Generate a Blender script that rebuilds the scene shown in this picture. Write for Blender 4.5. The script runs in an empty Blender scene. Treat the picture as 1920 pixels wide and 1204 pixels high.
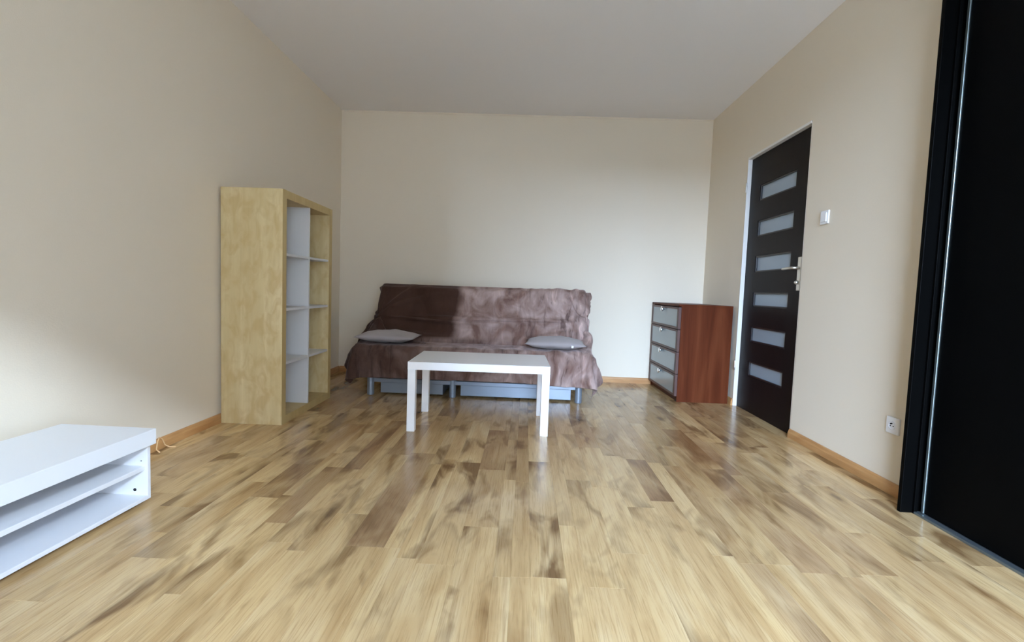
import bpy, bmesh, math, random
from mathutils import Vector, Matrix, noise

SC = bpy.context.scene
COL = SC.collection

# ------------------------------------------------------------------ camera
CAM_H = 0.92146
PITCH, ROLL, YAW = -0.0643, 0.03625, 0.02626
cy, sy, cp, sp, cr, sr = math.cos(YAW), math.sin(YAW), math.cos(PITCH), math.sin(PITCH), math.cos(ROLL), math.sin(ROLL)
r0 = Vector((cy, sy, 0)); fw = Vector((-sy * cp, cy * cp, sp)); u0 = Vector((sy * sp, -cy * sp, cp))
rt = r0 * cr + u0 * sr; up = u0 * cr - r0 * sr
cam_data = bpy.data.cameras.new('camera'); cam = bpy.data.objects.new('camera', cam_data); COL.objects.link(cam)
cam.matrix_world = Matrix(((rt.x, up.x, -fw.x, 0), (rt.y, up.y, -fw.y, 0), (rt.z, up.z, -fw.z, CAM_H), (0, 0, 0, 1)))
cam_data.sensor_fit = 'HORIZONTAL'; cam_data.sensor_width = 36.0; cam_data.lens = 909.245 * 36 / 1920
cam_data.clip_start = 0.02
SC.camera = cam

# ------------------------------------------------------------------ sky, exposure
world = bpy.data.worlds.new('overcast_sky'); SC.world = world; world.use_nodes = True
wn = world.node_tree; bg = wn.nodes['Background']
tcw = wn.nodes.new('ShaderNodeTexCoord'); sepw = wn.nodes.new('ShaderNodeSeparateXYZ')
wn.links.new(tcw.outputs['Generated'], sepw.inputs[0])
rw = wn.nodes.new('ShaderNodeValToRGB'); rw.color_ramp.elements[0].position = 0.0; rw.color_ramp.elements[1].position = 0.75
rw.color_ramp.elements[0].color = (0.74, 0.97, 1.32, 1)      # hazy bright horizon
rw.color_ramp.elements[1].color = (0.27, 0.39, 0.58, 1)      # deeper zenith
wn.links.new(sepw.outputs[2], rw.inputs['Fac']); wn.links.new(rw.outputs['Color'], bg.inputs[0])
bg.inputs[1].default_value = 25.0
# veiled sun, soft-edged, coming in over the lintel from behind the camera's right shoulder
sun_data = bpy.data.lights.new('veiled_sun', 'SUN'); sun = bpy.data.objects.new('veiled_sun', sun_data); COL.objects.link(sun)
sun_data.energy = 1.15; sun_data.angle = math.radians(4); sun_data.color = (0.76, 0.93, 1.12)
sun.rotation_euler = Vector((0.86, -1.0, 0.63)).to_track_quat('Z', 'Y').to_euler()
SC.view_settings.view_transform = 'Standard'; SC.view_settings.look = 'None'
SC.view_settings.gamma = 1.0; SC.view_settings.use_curve_mapping = False
SC.view_settings.exposure = 1.08
SC.cycles.use_denoising = True
SC.cycles.max_bounces = 14; SC.cycles.diffuse_bounces = 10; SC.cycles.glossy_bounces = 6
SC.cycles.sample_clamp_indirect = 8.0

# room
XL, XR, YB, YF, ZC = -1.9425, 1.81, 5.017, -0.95, 2.686
# window opening in the wall behind the camera
WX0, WX1, WZ0, WZ1 = -0.20, 1.60, 0.10, 2.49
portal_data = bpy.data.lights.new('window_daylight', 'AREA'); portal_data.shape = 'RECTANGLE'
portal_data.size = WX1 - WX0; portal_data.size_y = WZ1 - WZ0; portal_data.cycles.is_portal = True
portal = bpy.data.objects.new('window_daylight', portal_data); COL.objects.link(portal)
portal.location = ((WX0 + WX1) / 2, YF - 0.10, (WZ0 + WZ1) / 2); portal.rotation_euler = (math.radians(90), 0, 0)

# ------------------------------------------------------------------ materials
def lin(r, g, b):
    f = lambda c: (c / 255 / 12.92) if c / 255 <= 0.04045 else ((c / 255 + 0.055) / 1.055) ** 2.4
    return (f(r), f(g), f(b), 1)

def mat(name, col, rough=0.5, metal=0.0, spec=0.5, bump=0.0, bscale=60.0, var=0.0, vscale=3.0, sheen=0.0, coat=0.0):
    m = bpy.data.materials.new(name); m.use_nodes = True; nt = m.node_tree; p = nt.nodes['Principled BSDF']
    p.inputs['Base Color'].default_value = col; p.inputs['Roughness'].default_value = rough
    p.inputs['Metallic'].default_value = metal; p.inputs['Specular IOR Level'].default_value = spec
    if coat: p.inputs['Coat Weight'].default_value = coat; p.inputs['Coat Roughness'].default_value = 0.1
    if sheen: p.inputs['Sheen Weight'].default_value = sheen
    tc = nt.nodes.new('ShaderNodeTexCoord')
    if var:
        n = nt.nodes.new('ShaderNodeTexNoise'); n.inputs['Scale'].default_value = vscale; n.inputs['Detail'].default_value = 3
        nt.links.new(tc.outputs['Object'], n.inputs['Vector'])
        mx = nt.nodes.new('ShaderNodeMix'); mx.data_type = 'RGBA'
        mx.inputs['A'].default_value = tuple(c * (1 - var) for c in col[:3]) + (1,)
        mx.inputs['B'].default_value = tuple(min(1, c * (1 + var)) for c in col[:3]) + (1,)
        nt.links.new(n.outputs['Fac'], mx.inputs['Factor']); nt.links.new(mx.outputs['Result'], p.inputs['Base Color'])
    if bump:
        n2 = nt.nodes.new('ShaderNodeTexNoise'); n2.inputs['Scale'].default_value = bscale; n2.inputs['Detail'].default_value = 4
        nt.links.new(tc.outputs['Object'], n2.inputs['Vector'])
        b = nt.nodes.new('ShaderNodeBump'); b.inputs['Strength'].default_value = bump; b.inputs['Distance'].default_value = 0.004
        nt.links.new(n2.outputs['Fac'], b.inputs['Height']); nt.links.new(b.outputs['Normal'], p.inputs['Normal'])
    return m

def ramp(nt, src, stops):
    r = nt.nodes.new('ShaderNodeValToRGB'); e = r.color_ramp.elements
    while len(e) < len(stops): e.new(0.5)
    for el, (pos, c) in zip(e, stops): el.position = pos; el.color = c
    nt.links.new(src, r.inputs['Fac']); return r.outputs['Color']

def mixc(nt, fac, a, b, mode='MIX'):
    mx = nt.nodes.new('ShaderNodeMix'); mx.data_type = 'RGBA'; mx.blend_type = mode
    for s, v in (('Factor', fac), ('A', a), ('B', b)):
        if isinstance(v, (int, float)): mx.inputs[s].default_value = v
        elif isinstance(v, tuple): mx.inputs[s].default_value = v
        else: nt.links.new(v, mx.inputs[s])
    return mx.outputs['Result']

def math_n(nt, op, a, b=None):
    n = nt.nodes.new('ShaderNodeMath'); n.operation = op
    for i, v in enumerate((a, b)):
        if v is None: continue
        if isinstance(v, (int, float)): n.inputs[i].default_value = v
        else: nt.links.new(v, n.inputs[i])
    return n.outputs[0]

def noise_n(nt, vec, scale, detail=3, dist=0.0, rough=0.5):
    n = nt.nodes.new('ShaderNodeTexNoise'); n.inputs['Scale'].default_value = scale; n.inputs['Detail'].default_value = detail
    n.inputs['Distortion'].default_value = dist; n.inputs['Roughness'].default_value = rough
    nt.links.new(vec, n.inputs['Vector']); return n.outputs['Fac']

def scaled(nt, vec, s, off=None):
    m = nt.nodes.new('ShaderNodeVectorMath'); m.operation = 'MULTIPLY'; m.inputs[1].default_value = s
    nt.links.new(vec, m.inputs[0])
    if off is None: return m.outputs[0]
    a = nt.nodes.new('ShaderNodeVectorMath'); a.operation = 'ADD'
    nt.links.new(m.outputs[0], a.inputs[0]); nt.links.new(off, a.inputs[1]); return a.outputs[0]

K = (0, 0, 0, 1); Wt = (1, 1, 1, 1)

def plank_material():
    m = bpy.data.materials.new('oak_laminate'); m.use_nodes = True; nt = m.node_tree; p = nt.nodes['Principled BSDF']
    tc = nt.nodes.new('ShaderNodeTexCoord'); oi = nt.nodes.new('ShaderNodeObjectInfo')
    off = nt.nodes.new('ShaderNodeCombineXYZ')
    r1 = math_n(nt, 'MULTIPLY', oi.outputs['Random'], 41.0); r2 = math_n(nt, 'MULTIPLY', oi.outputs['Random'], 97.0)
    nt.links.new(r1, off.inputs[0]); nt.links.new(r2, off.inputs[1])
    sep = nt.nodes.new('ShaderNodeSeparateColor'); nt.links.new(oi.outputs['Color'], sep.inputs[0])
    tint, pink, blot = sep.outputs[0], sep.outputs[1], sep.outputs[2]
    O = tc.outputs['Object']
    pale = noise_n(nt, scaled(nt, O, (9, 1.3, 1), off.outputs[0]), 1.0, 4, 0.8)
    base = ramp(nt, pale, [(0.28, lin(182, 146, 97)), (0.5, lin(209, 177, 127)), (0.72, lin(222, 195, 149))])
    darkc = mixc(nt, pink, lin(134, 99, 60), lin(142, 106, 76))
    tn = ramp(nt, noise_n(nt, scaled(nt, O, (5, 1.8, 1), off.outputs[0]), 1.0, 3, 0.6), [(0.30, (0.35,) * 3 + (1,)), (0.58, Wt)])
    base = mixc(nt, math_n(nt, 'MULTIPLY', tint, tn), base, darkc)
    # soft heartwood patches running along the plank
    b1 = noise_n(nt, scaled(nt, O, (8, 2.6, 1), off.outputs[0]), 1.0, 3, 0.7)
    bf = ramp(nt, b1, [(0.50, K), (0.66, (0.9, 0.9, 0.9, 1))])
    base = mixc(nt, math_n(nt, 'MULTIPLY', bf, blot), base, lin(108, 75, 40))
    # knots
    vo = nt.nodes.new('ShaderNodeTexVoronoi'); vo.inputs['Scale'].default_value = 1.0; vo.inputs['Randomness'].default_value = 1.0
    nv = nt.nodes.new('ShaderNodeTexNoise'); nv.inputs['Scale'].default_value = 18
    nt.links.new(O, nv.inputs['Vector'])
    kv = nt.nodes.new('ShaderNodeVectorMath'); kv.operation = 'MULTIPLY_ADD'
    nt.links.new(nv.outputs['Color'], kv.inputs[0]); kv.inputs[1].default_value = (0.16, 0.16, 0)
    nt.links.new(scaled(nt, O, (8, 2.6, 0), off.outputs[0]), kv.inputs[2])
    nt.links.new(kv.outputs[0], vo.inputs['Vector'])
    kf = ramp(nt, vo.outputs['Distance'], [(0.05, (0.85, 0.85, 0.85, 1)), (0.13, (0.35, 0.35, 0.35, 1)), (0.24, K)])
    vsep = nt.nodes.new('ShaderNodeSeparateColor'); nt.links.new(vo.outputs['Color'], vsep.inputs[0])
    gate = ramp(nt, vsep.outputs[0], [(0.60, K), (0.64, Wt)])
    base = mixc(nt, math_n(nt, 'MULTIPLY', kf, gate), base, lin(104, 80, 54))
    # grain: long fibres and darker cracks
    g1 = noise_n(nt, scaled(nt, O, (190, 6, 1), off.outputs[0]), 1.0, 4, 0.6, 0.65)
    gc = ramp(nt, g1, [(0.34, (0.62, 0.55, 0.47, 1)), (0.52, Wt)])
    base = mixc(nt, 0.55, base, gc, 'MULTIPLY')
    g2 = noise_n(nt, scaled(nt, O, (34, 1.4, 1), off.outputs[0]), 1.0, 4, 2.0, 0.55)
    cc = ramp(nt, g2, [(0.30, (0.62, 0.54, 0.45, 1)), (0.40, Wt)])
    base = mixc(nt, 0.4, base, cc, 'MULTIPLY')
    nt.links.new(base, p.inputs['Base Color'])
    rr = ramp(nt, g1, [(0.3, (0.27,) * 3 + (1,)), (0.6, (0.19,) * 3 + (1,))])
    nt.links.new(rr, p.inputs['Roughness']); p.inputs['Specular IOR Level'].default_value = 0.45
    return m

def wood(name, stops, sv=(14, 14, 1.2), gv=(110, 110, 5), rough=0.45, gain=0.35, dist=0.8, patch=None, spec=0.5):
    m = bpy.data.materials.new(name); m.use_nodes = True; nt = m.node_tree; p = nt.nodes['Principled BSDF']
    tc = nt.nodes.new('ShaderNodeTexCoord'); O = tc.outputs['Object']
    c = ramp(nt, noise_n(nt, scaled(nt, O, sv), 1.0, 4, dist), stops)
    if patch:
        f = ramp(nt, noise_n(nt, scaled(nt, O, (17, 17, 9)), 1.0, 3, 0.8), [(0.42, K), (0.65, (0.75, 0.75, 0.75, 1))])
        c = mixc(nt, f, c, patch)
    g = noise_n(nt, scaled(nt, O, gv), 1.0, 3, 0.2)
    c = mixc(nt, gain, c, ramp(nt, g, [(0.3, (0.7, 0.66, 0.62, 1)), (0.6, Wt)]), 'MULTIPLY')
    nt.links.new(c, p.inputs['Base Color']); p.inputs['Roughness'].default_value = rough; p.inputs['Specular IOR Level'].default_value = spec
    return m

def throw_material():
    m = bpy.data.materials.new('velvet_throw'); m.use_nodes = True; nt = m.node_tree; p = nt.nodes['Principled BSDF']
    tc = nt.nodes.new('ShaderNodeTexCoord'); O = tc.outputs['Object']
    sepx = nt.nodes.new('ShaderNodeSeparateXYZ'); nt.links.new(O, sepx.inputs[0])
    wob = math_n(nt, 'MULTIPLY', math_n(nt, 'SUBTRACT', noise_n(nt, scaled(nt, O, (3, 3, 3)), 1.0, 3), 0.5), 0.22)
    xx = math_n(nt, 'ADD', sepx.outputs[0], wob)
    # nap brushed one way left of the fold line, the other way right of it (only on the back rest)
    right = nt.nodes.new('ShaderNodeMapRange'); right.inputs['From Min'].default_value = -0.27; right.inputs['From Max'].default_value = -0.18
    nt.links.new(xx, right.inputs['Value'])
    pn = noise_n(nt, scaled(nt, O, (5, 4, 3.6)), 1.0, 4, 1.0)
    patch = ramp(nt, pn, [(0.36, K), (0.64, Wt)])
    light = mixc(nt, patch, lin(124, 96, 86), lin(184, 161, 154))
    darkn = mixc(nt, patch, lin(66, 45, 36), lin(76, 54, 45))
    wide = nt.nodes.new('ShaderNodeMapRange'); wide.inputs['From Min'].default_value = -1.1; wide.inputs['From Max'].default_value = 0.5
    nt.links.new(xx, wide.inputs['Value'])
    onback = nt.nodes.new('ShaderNodeMapRange'); onback.inputs['From Min'].default_value = 0.44; onback.inputs['From Max'].default_value = 0.47
    nt.links.new(sepx.outputs[2], onback.inputs['Value'])
    nap = mixc(nt, onback.outputs[0], wide.outputs[0], right.outputs[0])
    c = mixc(nt, nap, darkn, light)
    # crushed nap: streaks that also paint fold sheen and dark creases, strongest where bunched up
    warp = nt.nodes.new('ShaderNodeTexNoise'); warp.inputs['Scale'].default_value = 5; nt.links.new(O, warp.inputs['Vector'])
    wv = nt.nodes.new('ShaderNodeVectorMath'); wv.operation = 'MULTIPLY_ADD'; nt.links.new(warp.outputs['Color'], wv.inputs[0])
    wv.inputs[1].default_value = (1.6, .6, .6); nt.links.new(scaled(nt, O, (19, 2.5, 3.4)), wv.inputs[2])
    st = noise_n(nt, wv.outputs[0], 1.0, 3, 0.6, 0.6)
    sc_ = ramp(nt, st, [(0.32, (0.36, 0.32, 0.31, 1)), (0.43, (0.88, 0.87, 0.87, 1)), (0.57, (1.0, 1.0, 1.0, 1)), (0.66, (1.38, 1.36, 1.36, 1))])
    bunch = nt.nodes.new('ShaderNodeMapRange'); bunch.inputs['From Min'].default_value = -0.1; bunch.inputs['From Max'].default_value = 0.8
    bunch.inputs['To Min'].default_value = 0.2; bunch.inputs['To Max'].default_value = 1.0
    nt.links.new(xx, bunch.inputs['Value'])
    front = math_n(nt, 'SUBTRACT', 1.0, onback.outputs[0])
    bf2 = math_n(nt, 'MAXIMUM', bunch.outputs[0], math_n(nt, 'MULTIPLY', front, 0.75))
    c = mixc(nt, bf2, c, sc_, 'MULTIPLY')
    nt.links.new(c, p.inputs['Base Color']); p.inputs['Roughness'].default_value = 0.85
    p.inputs['Specular IOR Level'].default_value = 0.15
    p.inputs['Sheen Weight'].default_value = 0.35; p.inputs['Sheen Roughness'].default_value = 0.45
    p.inputs['Sheen Tint'].default_value = lin(215, 200, 200)
    n2 = noise_n(nt, scaled(nt, O, (26, 14, 20)), 1.0, 4, 1.0)
    b = nt.nodes.new('ShaderNodeBump'); b.inputs['Strength'].default_value = 0.5; b.inputs['Distance'].default_value = 0.008
    nt.links.new(n2, b.inputs['Height']); nt.links.new(b.outputs['Normal'], p.inputs['Normal'])
    return m

M = dict(
    wall=mat('beige_wall_paint', lin(229, 218, 199), 0.6, spec=0.25, bump=0.12, bscale=160, var=0.012, vscale=2),
    ceiling=mat('ceiling_paint', lin(238, 236, 235), 0.8, spec=0.2, bump=0.08, bscale=140),
    base=wood('beech_skirting', [(0.3, lin(176, 126, 76)), (0.7, lin(202, 154, 100))], sv=(3, 3, 14), gv=(8, 8, 120), rough=0.4),
    screed=mat('floor_underlay', lin(70, 56, 42), 0.9),
    plank=plank_material(),
    white=mat('white_lacquer', lin(246, 247, 249), 0.32, bump=0.04, bscale=500),
    bench_white=mat('bench_white_foil', lin(226, 228, 231), 0.42, bump=0.04, bscale=500),
    white_foil=mat('white_foil', lin(224, 225, 228), 0.5, bump=0.05, bscale=400),
    shelf_white=mat('pale_grey_white_foil', lin(214, 214, 214), 0.5, bump=0.05, bscale=400),
    birch=wood('birch_veneer', [(0.3, lin(208, 186, 138)), (0.5, lin(214, 194, 147)), (0.72, lin(224, 206, 163))], sv=(12, 12, 1.6), gv=(60, 60, 4), rough=0.45, gain=0.15, patch=lin(200, 173, 121)),
    birch_edge=wood('birch_edge_band', [(0.3, lin(188, 162, 108)), (0.7, lin(200, 176, 122))], rough=0.5, gain=0.1),
    walnut=wood('brown_walnut_foil', [(0.25, lin(70, 31, 15)), (0.5, lin(90, 43, 23)), (0.75, lin(106, 56, 32))], sv=(9, 9, 0.7), gv=(70, 70, 3), spec=0.08, rough=0.45, gain=0.3, dist=1.4),
    walnut_frame=mat('drawer_frame_brown', lin(92, 68, 63), 0.45, spec=0.3, var=0.08, vscale=8),
    frost=mat('frosted_drawer_glass', lin(150, 163, 168), 0.22, bump=0.02, bscale=200),
    door_frost=mat('frosted_door_glass', lin(150, 165, 178), 0.35, bump=0.02, bscale=200),
    chrome=mat('polished_chrome', lin(242, 243, 246), 0.28, metal=1.0),
    satin=mat('satin_nickel', lin(232, 230, 224), 0.38, metal=1.0),
    wenge=wood('dark_wenge_foil', [(0.3, lin(20, 15, 16)), (0.7, lin(27, 20, 21))], sv=(20, 20, 1.0), gv=(160, 160, 6), spec=0.12, rough=0.42, gain=0.5),
    bead=mat('dark_glazing_bead', lin(32, 27, 29), 0.35),
    black_panel=mat('black_brown_wardrobe_foil', lin(5, 5, 5), 0.4, spec=0.04, var=0.1, vscale=6),
    alu=mat('brushed_aluminium', lin(140, 150, 149), 0.35, metal=0.9),
    track=mat('grey_track_metal', lin(120, 128, 130), 0.4, metal=0.8),
    plastic=mat('white_switch_plastic', lin(238, 239, 242), 0.3),
    hole=mat('dark_hole', lin(22, 22, 24), 0.6),
    silver=mat('silver_grey_lacquer', lin(138, 148, 160), 0.4, metal=0.35, var=0.03),
    mattress=mat('off_white_ticking', lin(196, 188, 178), 0.9),
    cushion=mat('grey_cotton_cover', lin(166, 158, 158), 0.9, bump=0.35, bscale=900, var=0.05, vscale=6, sheen=0.2),
    tag=mat('white_fabric_tag', lin(238, 238, 240), 0.8),
    throw=throw_material(),
    cable=mat('tan_cable_sheath', lin(214, 176, 128), 0.5),
    facade=mat('grey_plaster_facade', lin(120, 112, 104), 0.9, var=0.05),
    ground=mat('pale_paved_yard', lin(160, 158, 152), 0.95, var=0.15, vscale=0.2),
)

# ------------------------------------------------------------------ geometry helpers
def box(bm, x0, x1, y0, y1, z0, z1, bev=0.0, seg=2):
    t = bmesh.new(); bmesh.ops.create_cube(t, size=1.0)
    for v in t.verts:
        v.co = Vector(((x0 + x1) / 2 + v.co.x * (x1 - x0), (y0 + y1) / 2 + v.co.y * (y1 - y0), (z0 + z1) / 2 + v.co.z * (z1 - z0)))
    if bev: bmesh.ops.bevel(t, geom=list(t.edges), offset=bev, segments=seg, affect='EDGES', profile=0.5)
    merge(bm, t)

def merge(bm, t):
    me = bpy.data.meshes.new('tmp'); t.to_mesh(me); t.free(); bm.from_mesh(me); bpy.data.meshes.remove(me)

def lathe(bm, prof, n=24, mtx=Matrix()):
    t = bmesh.new(); rings = []
    for r, z in prof:
        rings.append([t.verts.new((r * math.cos(2 * math.pi * k / n), r * math.sin(2 * math.pi * k / n), z)) for k in range(n)])
    for a, b in zip(rings, rings[1:]):
        for k in range(n): t.faces.new((a[k], a[(k + 1) % n], b[(k + 1) % n], b[k]))
    t.faces.new(rings[0][::-1]); t.faces.new(rings[-1])
    bmesh.ops.transform(t, matrix=mtx, verts=t.verts); bmesh.ops.recalc_face_normals(t, faces=t.faces); merge(bm, t)

def tube(bm, pts, r, n=8):
    t = bmesh.new(); rings = []; pts = [Vector(p) for p in pts]
    for i, p in enumerate(pts):
        d = (pts[min(i + 1, len(pts) - 1)] - pts[max(i - 1, 0)]).normalized()
        a = d.orthogonal().normalized() if i == 0 else (a - d * a.dot(d)).normalized()
        b = d.cross(a); rings.append([t.verts.new(p + (a * math.cos(2 * math.pi * k / n) + b * math.sin(2 * math.pi * k / n)) * r) for k in range(n)])
    for q, w in zip(rings, rings[1:]):
        for k in range(n): t.faces.new((q[k], q[(k + 1) % n], w[(k + 1) % n], w[k]))
    t.faces.new(rings[0][::-1]); t.faces.new(rings[-1]); bmesh.ops.recalc_face_normals(t, faces=t.faces); merge(bm, t)

def prism_x(bm, poly, x0, x1):
    """extrude a (y, z) outline along x"""
    t = bmesh.new(); a = [t.verts.new((x0, *p)) for p in poly]; b = [t.verts.new((x1, *p)) for p in poly]; n = len(poly)
    t.faces.new(a); t.faces.new(b[::-1])
    for k in range(n): t.faces.new((a[k], b[k], b[(k + 1) % n], a[(k + 1) % n]))
    bmesh.ops.recalc_face_normals(t, faces=t.faces); merge(bm, t)

def obj(name, bm, material, parent=None, smooth=False, **props):
    me = bpy.data.meshes.new(name); bm.to_mesh(me); bm.free(); me.materials.append(material)
    if smooth:
        for f in me.polygons: f.use_smooth = True
    o = bpy.data.objects.new(name, me); COL.objects.link(o)
    if parent: o.parent = parent
    for k, v in props.items(): o[k] = v
    return o

def boxobj(name, dims, material, parent=None, bev=0.0015, **props):
    bm = bmesh.new(); box(bm, *dims, bev); return obj(name, bm, material, parent, **props)

def thing(name, label, cat, loc=(0, 0, 0), rz=0.0, group=None):
    o = bpy.data.objects.new(name, None); COL.objects.link(o); o.location = loc; o.rotation_euler = (0, 0, rz)
    o.empty_display_size = 0.1; o['label'] = label; o['category'] = cat
    if group: o['group'] = group
    return o

def tag(o, label, cat, group=None):
    o['label'] = label; o['category'] = cat
    if group: o['group'] = group
    return o

# ------------------------------------------------------------------ room shell
T = 0.14
boxobj('floor', (XL - T, XR + 0.9, YF - T, YB + T, -0.12, -0.008), M['screed'], bev=0, kind='structure')
FLOOR = bpy.data.objects['floor']
boxobj('ceiling', (XL - T, XR + 0.9, YF - T, YB + T, ZC, ZC + 0.15), M['ceiling'], bev=0, kind='structure')
boxobj('wall_left', (XL - T, XL, YF - T, YB + T, -0.12, ZC), M['wall'], bev=0, kind='structure')
boxobj('wall_back', (XL, XR + 0.2, YB, YB + T, -0.12, ZC), M['wall'], bev=0, kind='structure')
DY0, DY1, DZ = 3.262, 4.163, 2.087          # door opening in the right wall
WY = 2.162                                   # right wall ends at the wardrobe
bm = bmesh.new()
box(bm, XR, XR + T, WY, DY0, -0.12, ZC); box(bm, XR, XR + T, DY1, YB, -0.12, ZC); box(bm, XR, XR + T, DY0, DY1, DZ, ZC)
obj('wall_right', bm, M['wall'], kind='structure')
bm = bmesh.new()
box(bm, XL, WX0, YF - T, YF, -0.12, ZC); box(bm, WX1, XR + 0.9, YF - T, YF, -0.12, ZC)
box(bm, WX0, WX1, YF - T, YF, -0.12, WZ0); box(bm, WX0, WX1, YF - T, YF, WZ1, ZC)
obj('wall_front', bm, M['wall'], kind='structure')
boxobj('wall_niche', (XR + 0.62, XR + 0.62 + T, YF, WY + 0.1, -0.12, ZC), M['wall'], bev=0, kind='structure')
boxobj('wall_niche_end', (XR + T, XR + 0.62, WY, WY + T, -0.12, ZC), M['wall'], bev=0, kind='structure')
bm = bmesh.new()
for a, b in ((WX0, WX0 + .05), (WX1 - .05, WX1)): box(bm, a, b, YF - T, YF - T + .06, WZ0, WZ1, .004)
box(bm, WX0, WX1, YF - T, YF - T + .06, WZ0, WZ0 + .05, .004); box(bm, WX0, WX1, YF - T, YF - T + .06, WZ1 - .05, WZ1, .004)
obj('window_1', bm, M['plastic'], kind='structure')

# painted edge line where back wall meets the ceiling
boxobj('trim_1', (XL, XR, YB - 0.006, YB, ZC - 0.016, ZC), M['wall'], bev=0.002, kind='structure')

# skirting boards
def skirting(name, p0, p1, inward):
    p0, p1 = Vector(p0), Vector(p1); d = (p1 - p0).normalized(); n = Vector(inward)
    prof = [(0, 0), (0.016, 0), (0.016, 0.034), (0.012, 0.044), (0.010, 0.052), (0.006, 0.058), (0, 0.058)]
    bm = bmesh.new(); t = []
    for p in (p0, p1): t.append([bm.verts.new((p.x + n.x * a, p.y + n.y * a, z)) for a, z in prof])
    k = len(prof)
    for i in range(k): bm.faces.new((t[0][i], t[1][i], t[1][(i + 1) % k], t[0][(i + 1) % k]))
    bm.faces.new(t[0]); bm.faces.new(t[1][::-1]); bmesh.ops.recalc_face_normals(bm, faces=bm.faces)
    return obj(name, bm, M['base'], kind='structure')
skirting('baseboard_left', (XL, YF, 0), (XL, YB, 0), (1, 0, 0))
skirting('baseboard_back', (XL + .016, YB, 0), (XR - .016, YB, 0), (0, -1, 0))
skirting('baseboard_right', (XR, WY + .002, 0), (XR, DY0 - .004, 0), (-1, 0, 0))
skirting('baseboard_right', (XR, DY1 + .004, 0), (XR, YB, 0), (-1, 0, 0))

# floor planks
random.seed(11)
seams = [XL + .002, -1.82, -1.695, -1.57, -1.445, -1.32, -1.262, -1.145, -1.02, -.97, -.88, -.79, -.725, -.60, -.465, -.405, -.33, -.205, -.072,
         -.015, .05, .165, .23, .35, .475, .595, .702, .777, .865, .97, 1.10, 1.17, 1.30, 1.42, 1.545, 1.62, 1.745, 1.87, 2.1, 2.42]
fixed = {  # seam index -> joints along the room that the photograph shows
    -.60: [1.64, 2.62], -.465: [1.64], -.205: [1.822, 2.42, 3.12], -.072: [1.50, 2.3], -.015: [1.505, 2.28], .05: [1.51, 2.57],
    .595: [2.137, 2.675], .777: [1.655, 2.6], -1.145: [1.987, 2.38], -.97: [1.775, 2.36], -.88: [1.64], .97: [2.58, 3.32], .865: [1.657]}
darks = {(-1.145, 1.987): (.85, .3), (-.97, 1.775): (.8, .9), (-.60, 1.64): (.75, .9), (.595, 2.137): (.95, .6), (-.205, 2.42): (.85, .5),
         (-.205, 1.822): (.45, .4), (.97, 2.58): (.9, .4), (-.015, 1.505): (.35, .2), (.05, 1.51): (.3, .3), (-.465, 1.64): (.05, 0), (-.015, 2.28): (.75, .2)}
for i in range(len(seams) - 1):
    random.seed(500 + i)
    a, b = seams[i], seams[i + 1]
    js = sorted(fixed.get(a, []))
    if not js: js = [random.uniform(0.9, 1.7)]
    while js[0] > YF: js.insert(0, js[0] - random.uniform(.62, 1.15))
    while js[-1] < YB: js.append(js[-1] + random.uniform(.5, 1.0))
    js[0] = YF; js[-1] = YB - .002
    if js[-1] - js[-2] < .1: js.pop(-2)
    if a > XR and False: continue
    for y0, y1 in zip(js, js[1:]):
        if a >= XR - .01: y1 = min(y1, WY - .002)
        if b > XR and y0 < WY < y1 and a < XR - .01: pass
        if y1 - y0 < .02 or y1 < 0.45: continue
        w, l = b - a, y1 - y0
        bm = bmesh.new(); c = .0006
        vs = [bm.verts.new(v) for v in ((0, 0, -.008), (w, 0, -.008), (w, l, -.008), (0, l, -.008), (0, 0, -c), (w, 0, -c), (w, l, -c), (0, l, -c), (c, c, 0), (w - c, c, 0), (w - c, l - c, 0), (c, l - c, 0))]
        for lo, hi in ((0, 4), (4, 8)):
            for k in range(4): bm.faces.new((vs[lo + k], vs[lo + (k + 1) % 4], vs[hi + (k + 1) % 4], vs[hi + k]))
        bm.faces.new(vs[8:12])
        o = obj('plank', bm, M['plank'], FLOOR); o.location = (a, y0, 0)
        d = darks.get((a, round(y0, 3)))
        if d is None:
            r = random.random(); d = (random.uniform(.45, .85), random.random()) if r < (.22 if y0 > 1.6 else .04) else (random.uniform(0, .3), random.random())
        if y1 < 1.8 and (a, round(y0, 3)) not in darks: d = (min(d[0], .16), d[1])
        if a > .75 and d[0] < .4: d = (d[0] + random.uniform(.08, .38), d[1])   # right-hand boards darkened: dimmer light painted into the tint, along with wood variation
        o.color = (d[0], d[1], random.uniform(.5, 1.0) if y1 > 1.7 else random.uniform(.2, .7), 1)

# ------------------------------------------------------------------ door
boxobj('wall_hallway', (XR + T, XR + T + .05, DY0 - .1, DY1 + .1, -.12, DZ + .1), M['wall'], bev=0, kind='structure')
door = bpy.data.objects.new('door_1', None); COL.objects.link(door); door.location = (XR, DY0, 0)
door['kind'] = 'structure'; door['label'] = 'dark wenge door with six horizontal frosted glass strips in right wall'
H = DY1 - DY0
bm = bmesh.new()   # slim pale frame lining the opening
box(bm, .004, T, 0.0, .016, 0, DZ, .001); box(bm, -.003, T, H - .005, H, 0, DZ, .001); box(bm, -.002, T, .016, H - .005, DZ - .017, DZ, .001)
obj('door_frame', bm, mat('pale_door_frame', lin(232, 230, 226), 0.4), door)
LY0, LY1, LZ1 = .018, H - .007, 2.068        # leaf
pan = [(1.702, 1.827), (1.418, 1.545), (1.133, 1.262), (.857, .971), (.570, .697), (.290, .410)]
PY0, PY1 = 3.462 - DY0, 3.992 - DY0
bm = bmesh.new()
X0, X1 = .030, .070
box(bm, X0, X1, LY0, PY0, .001, LZ1); box(bm, X0, X1, PY1, LY1, .001, LZ1)
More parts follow.
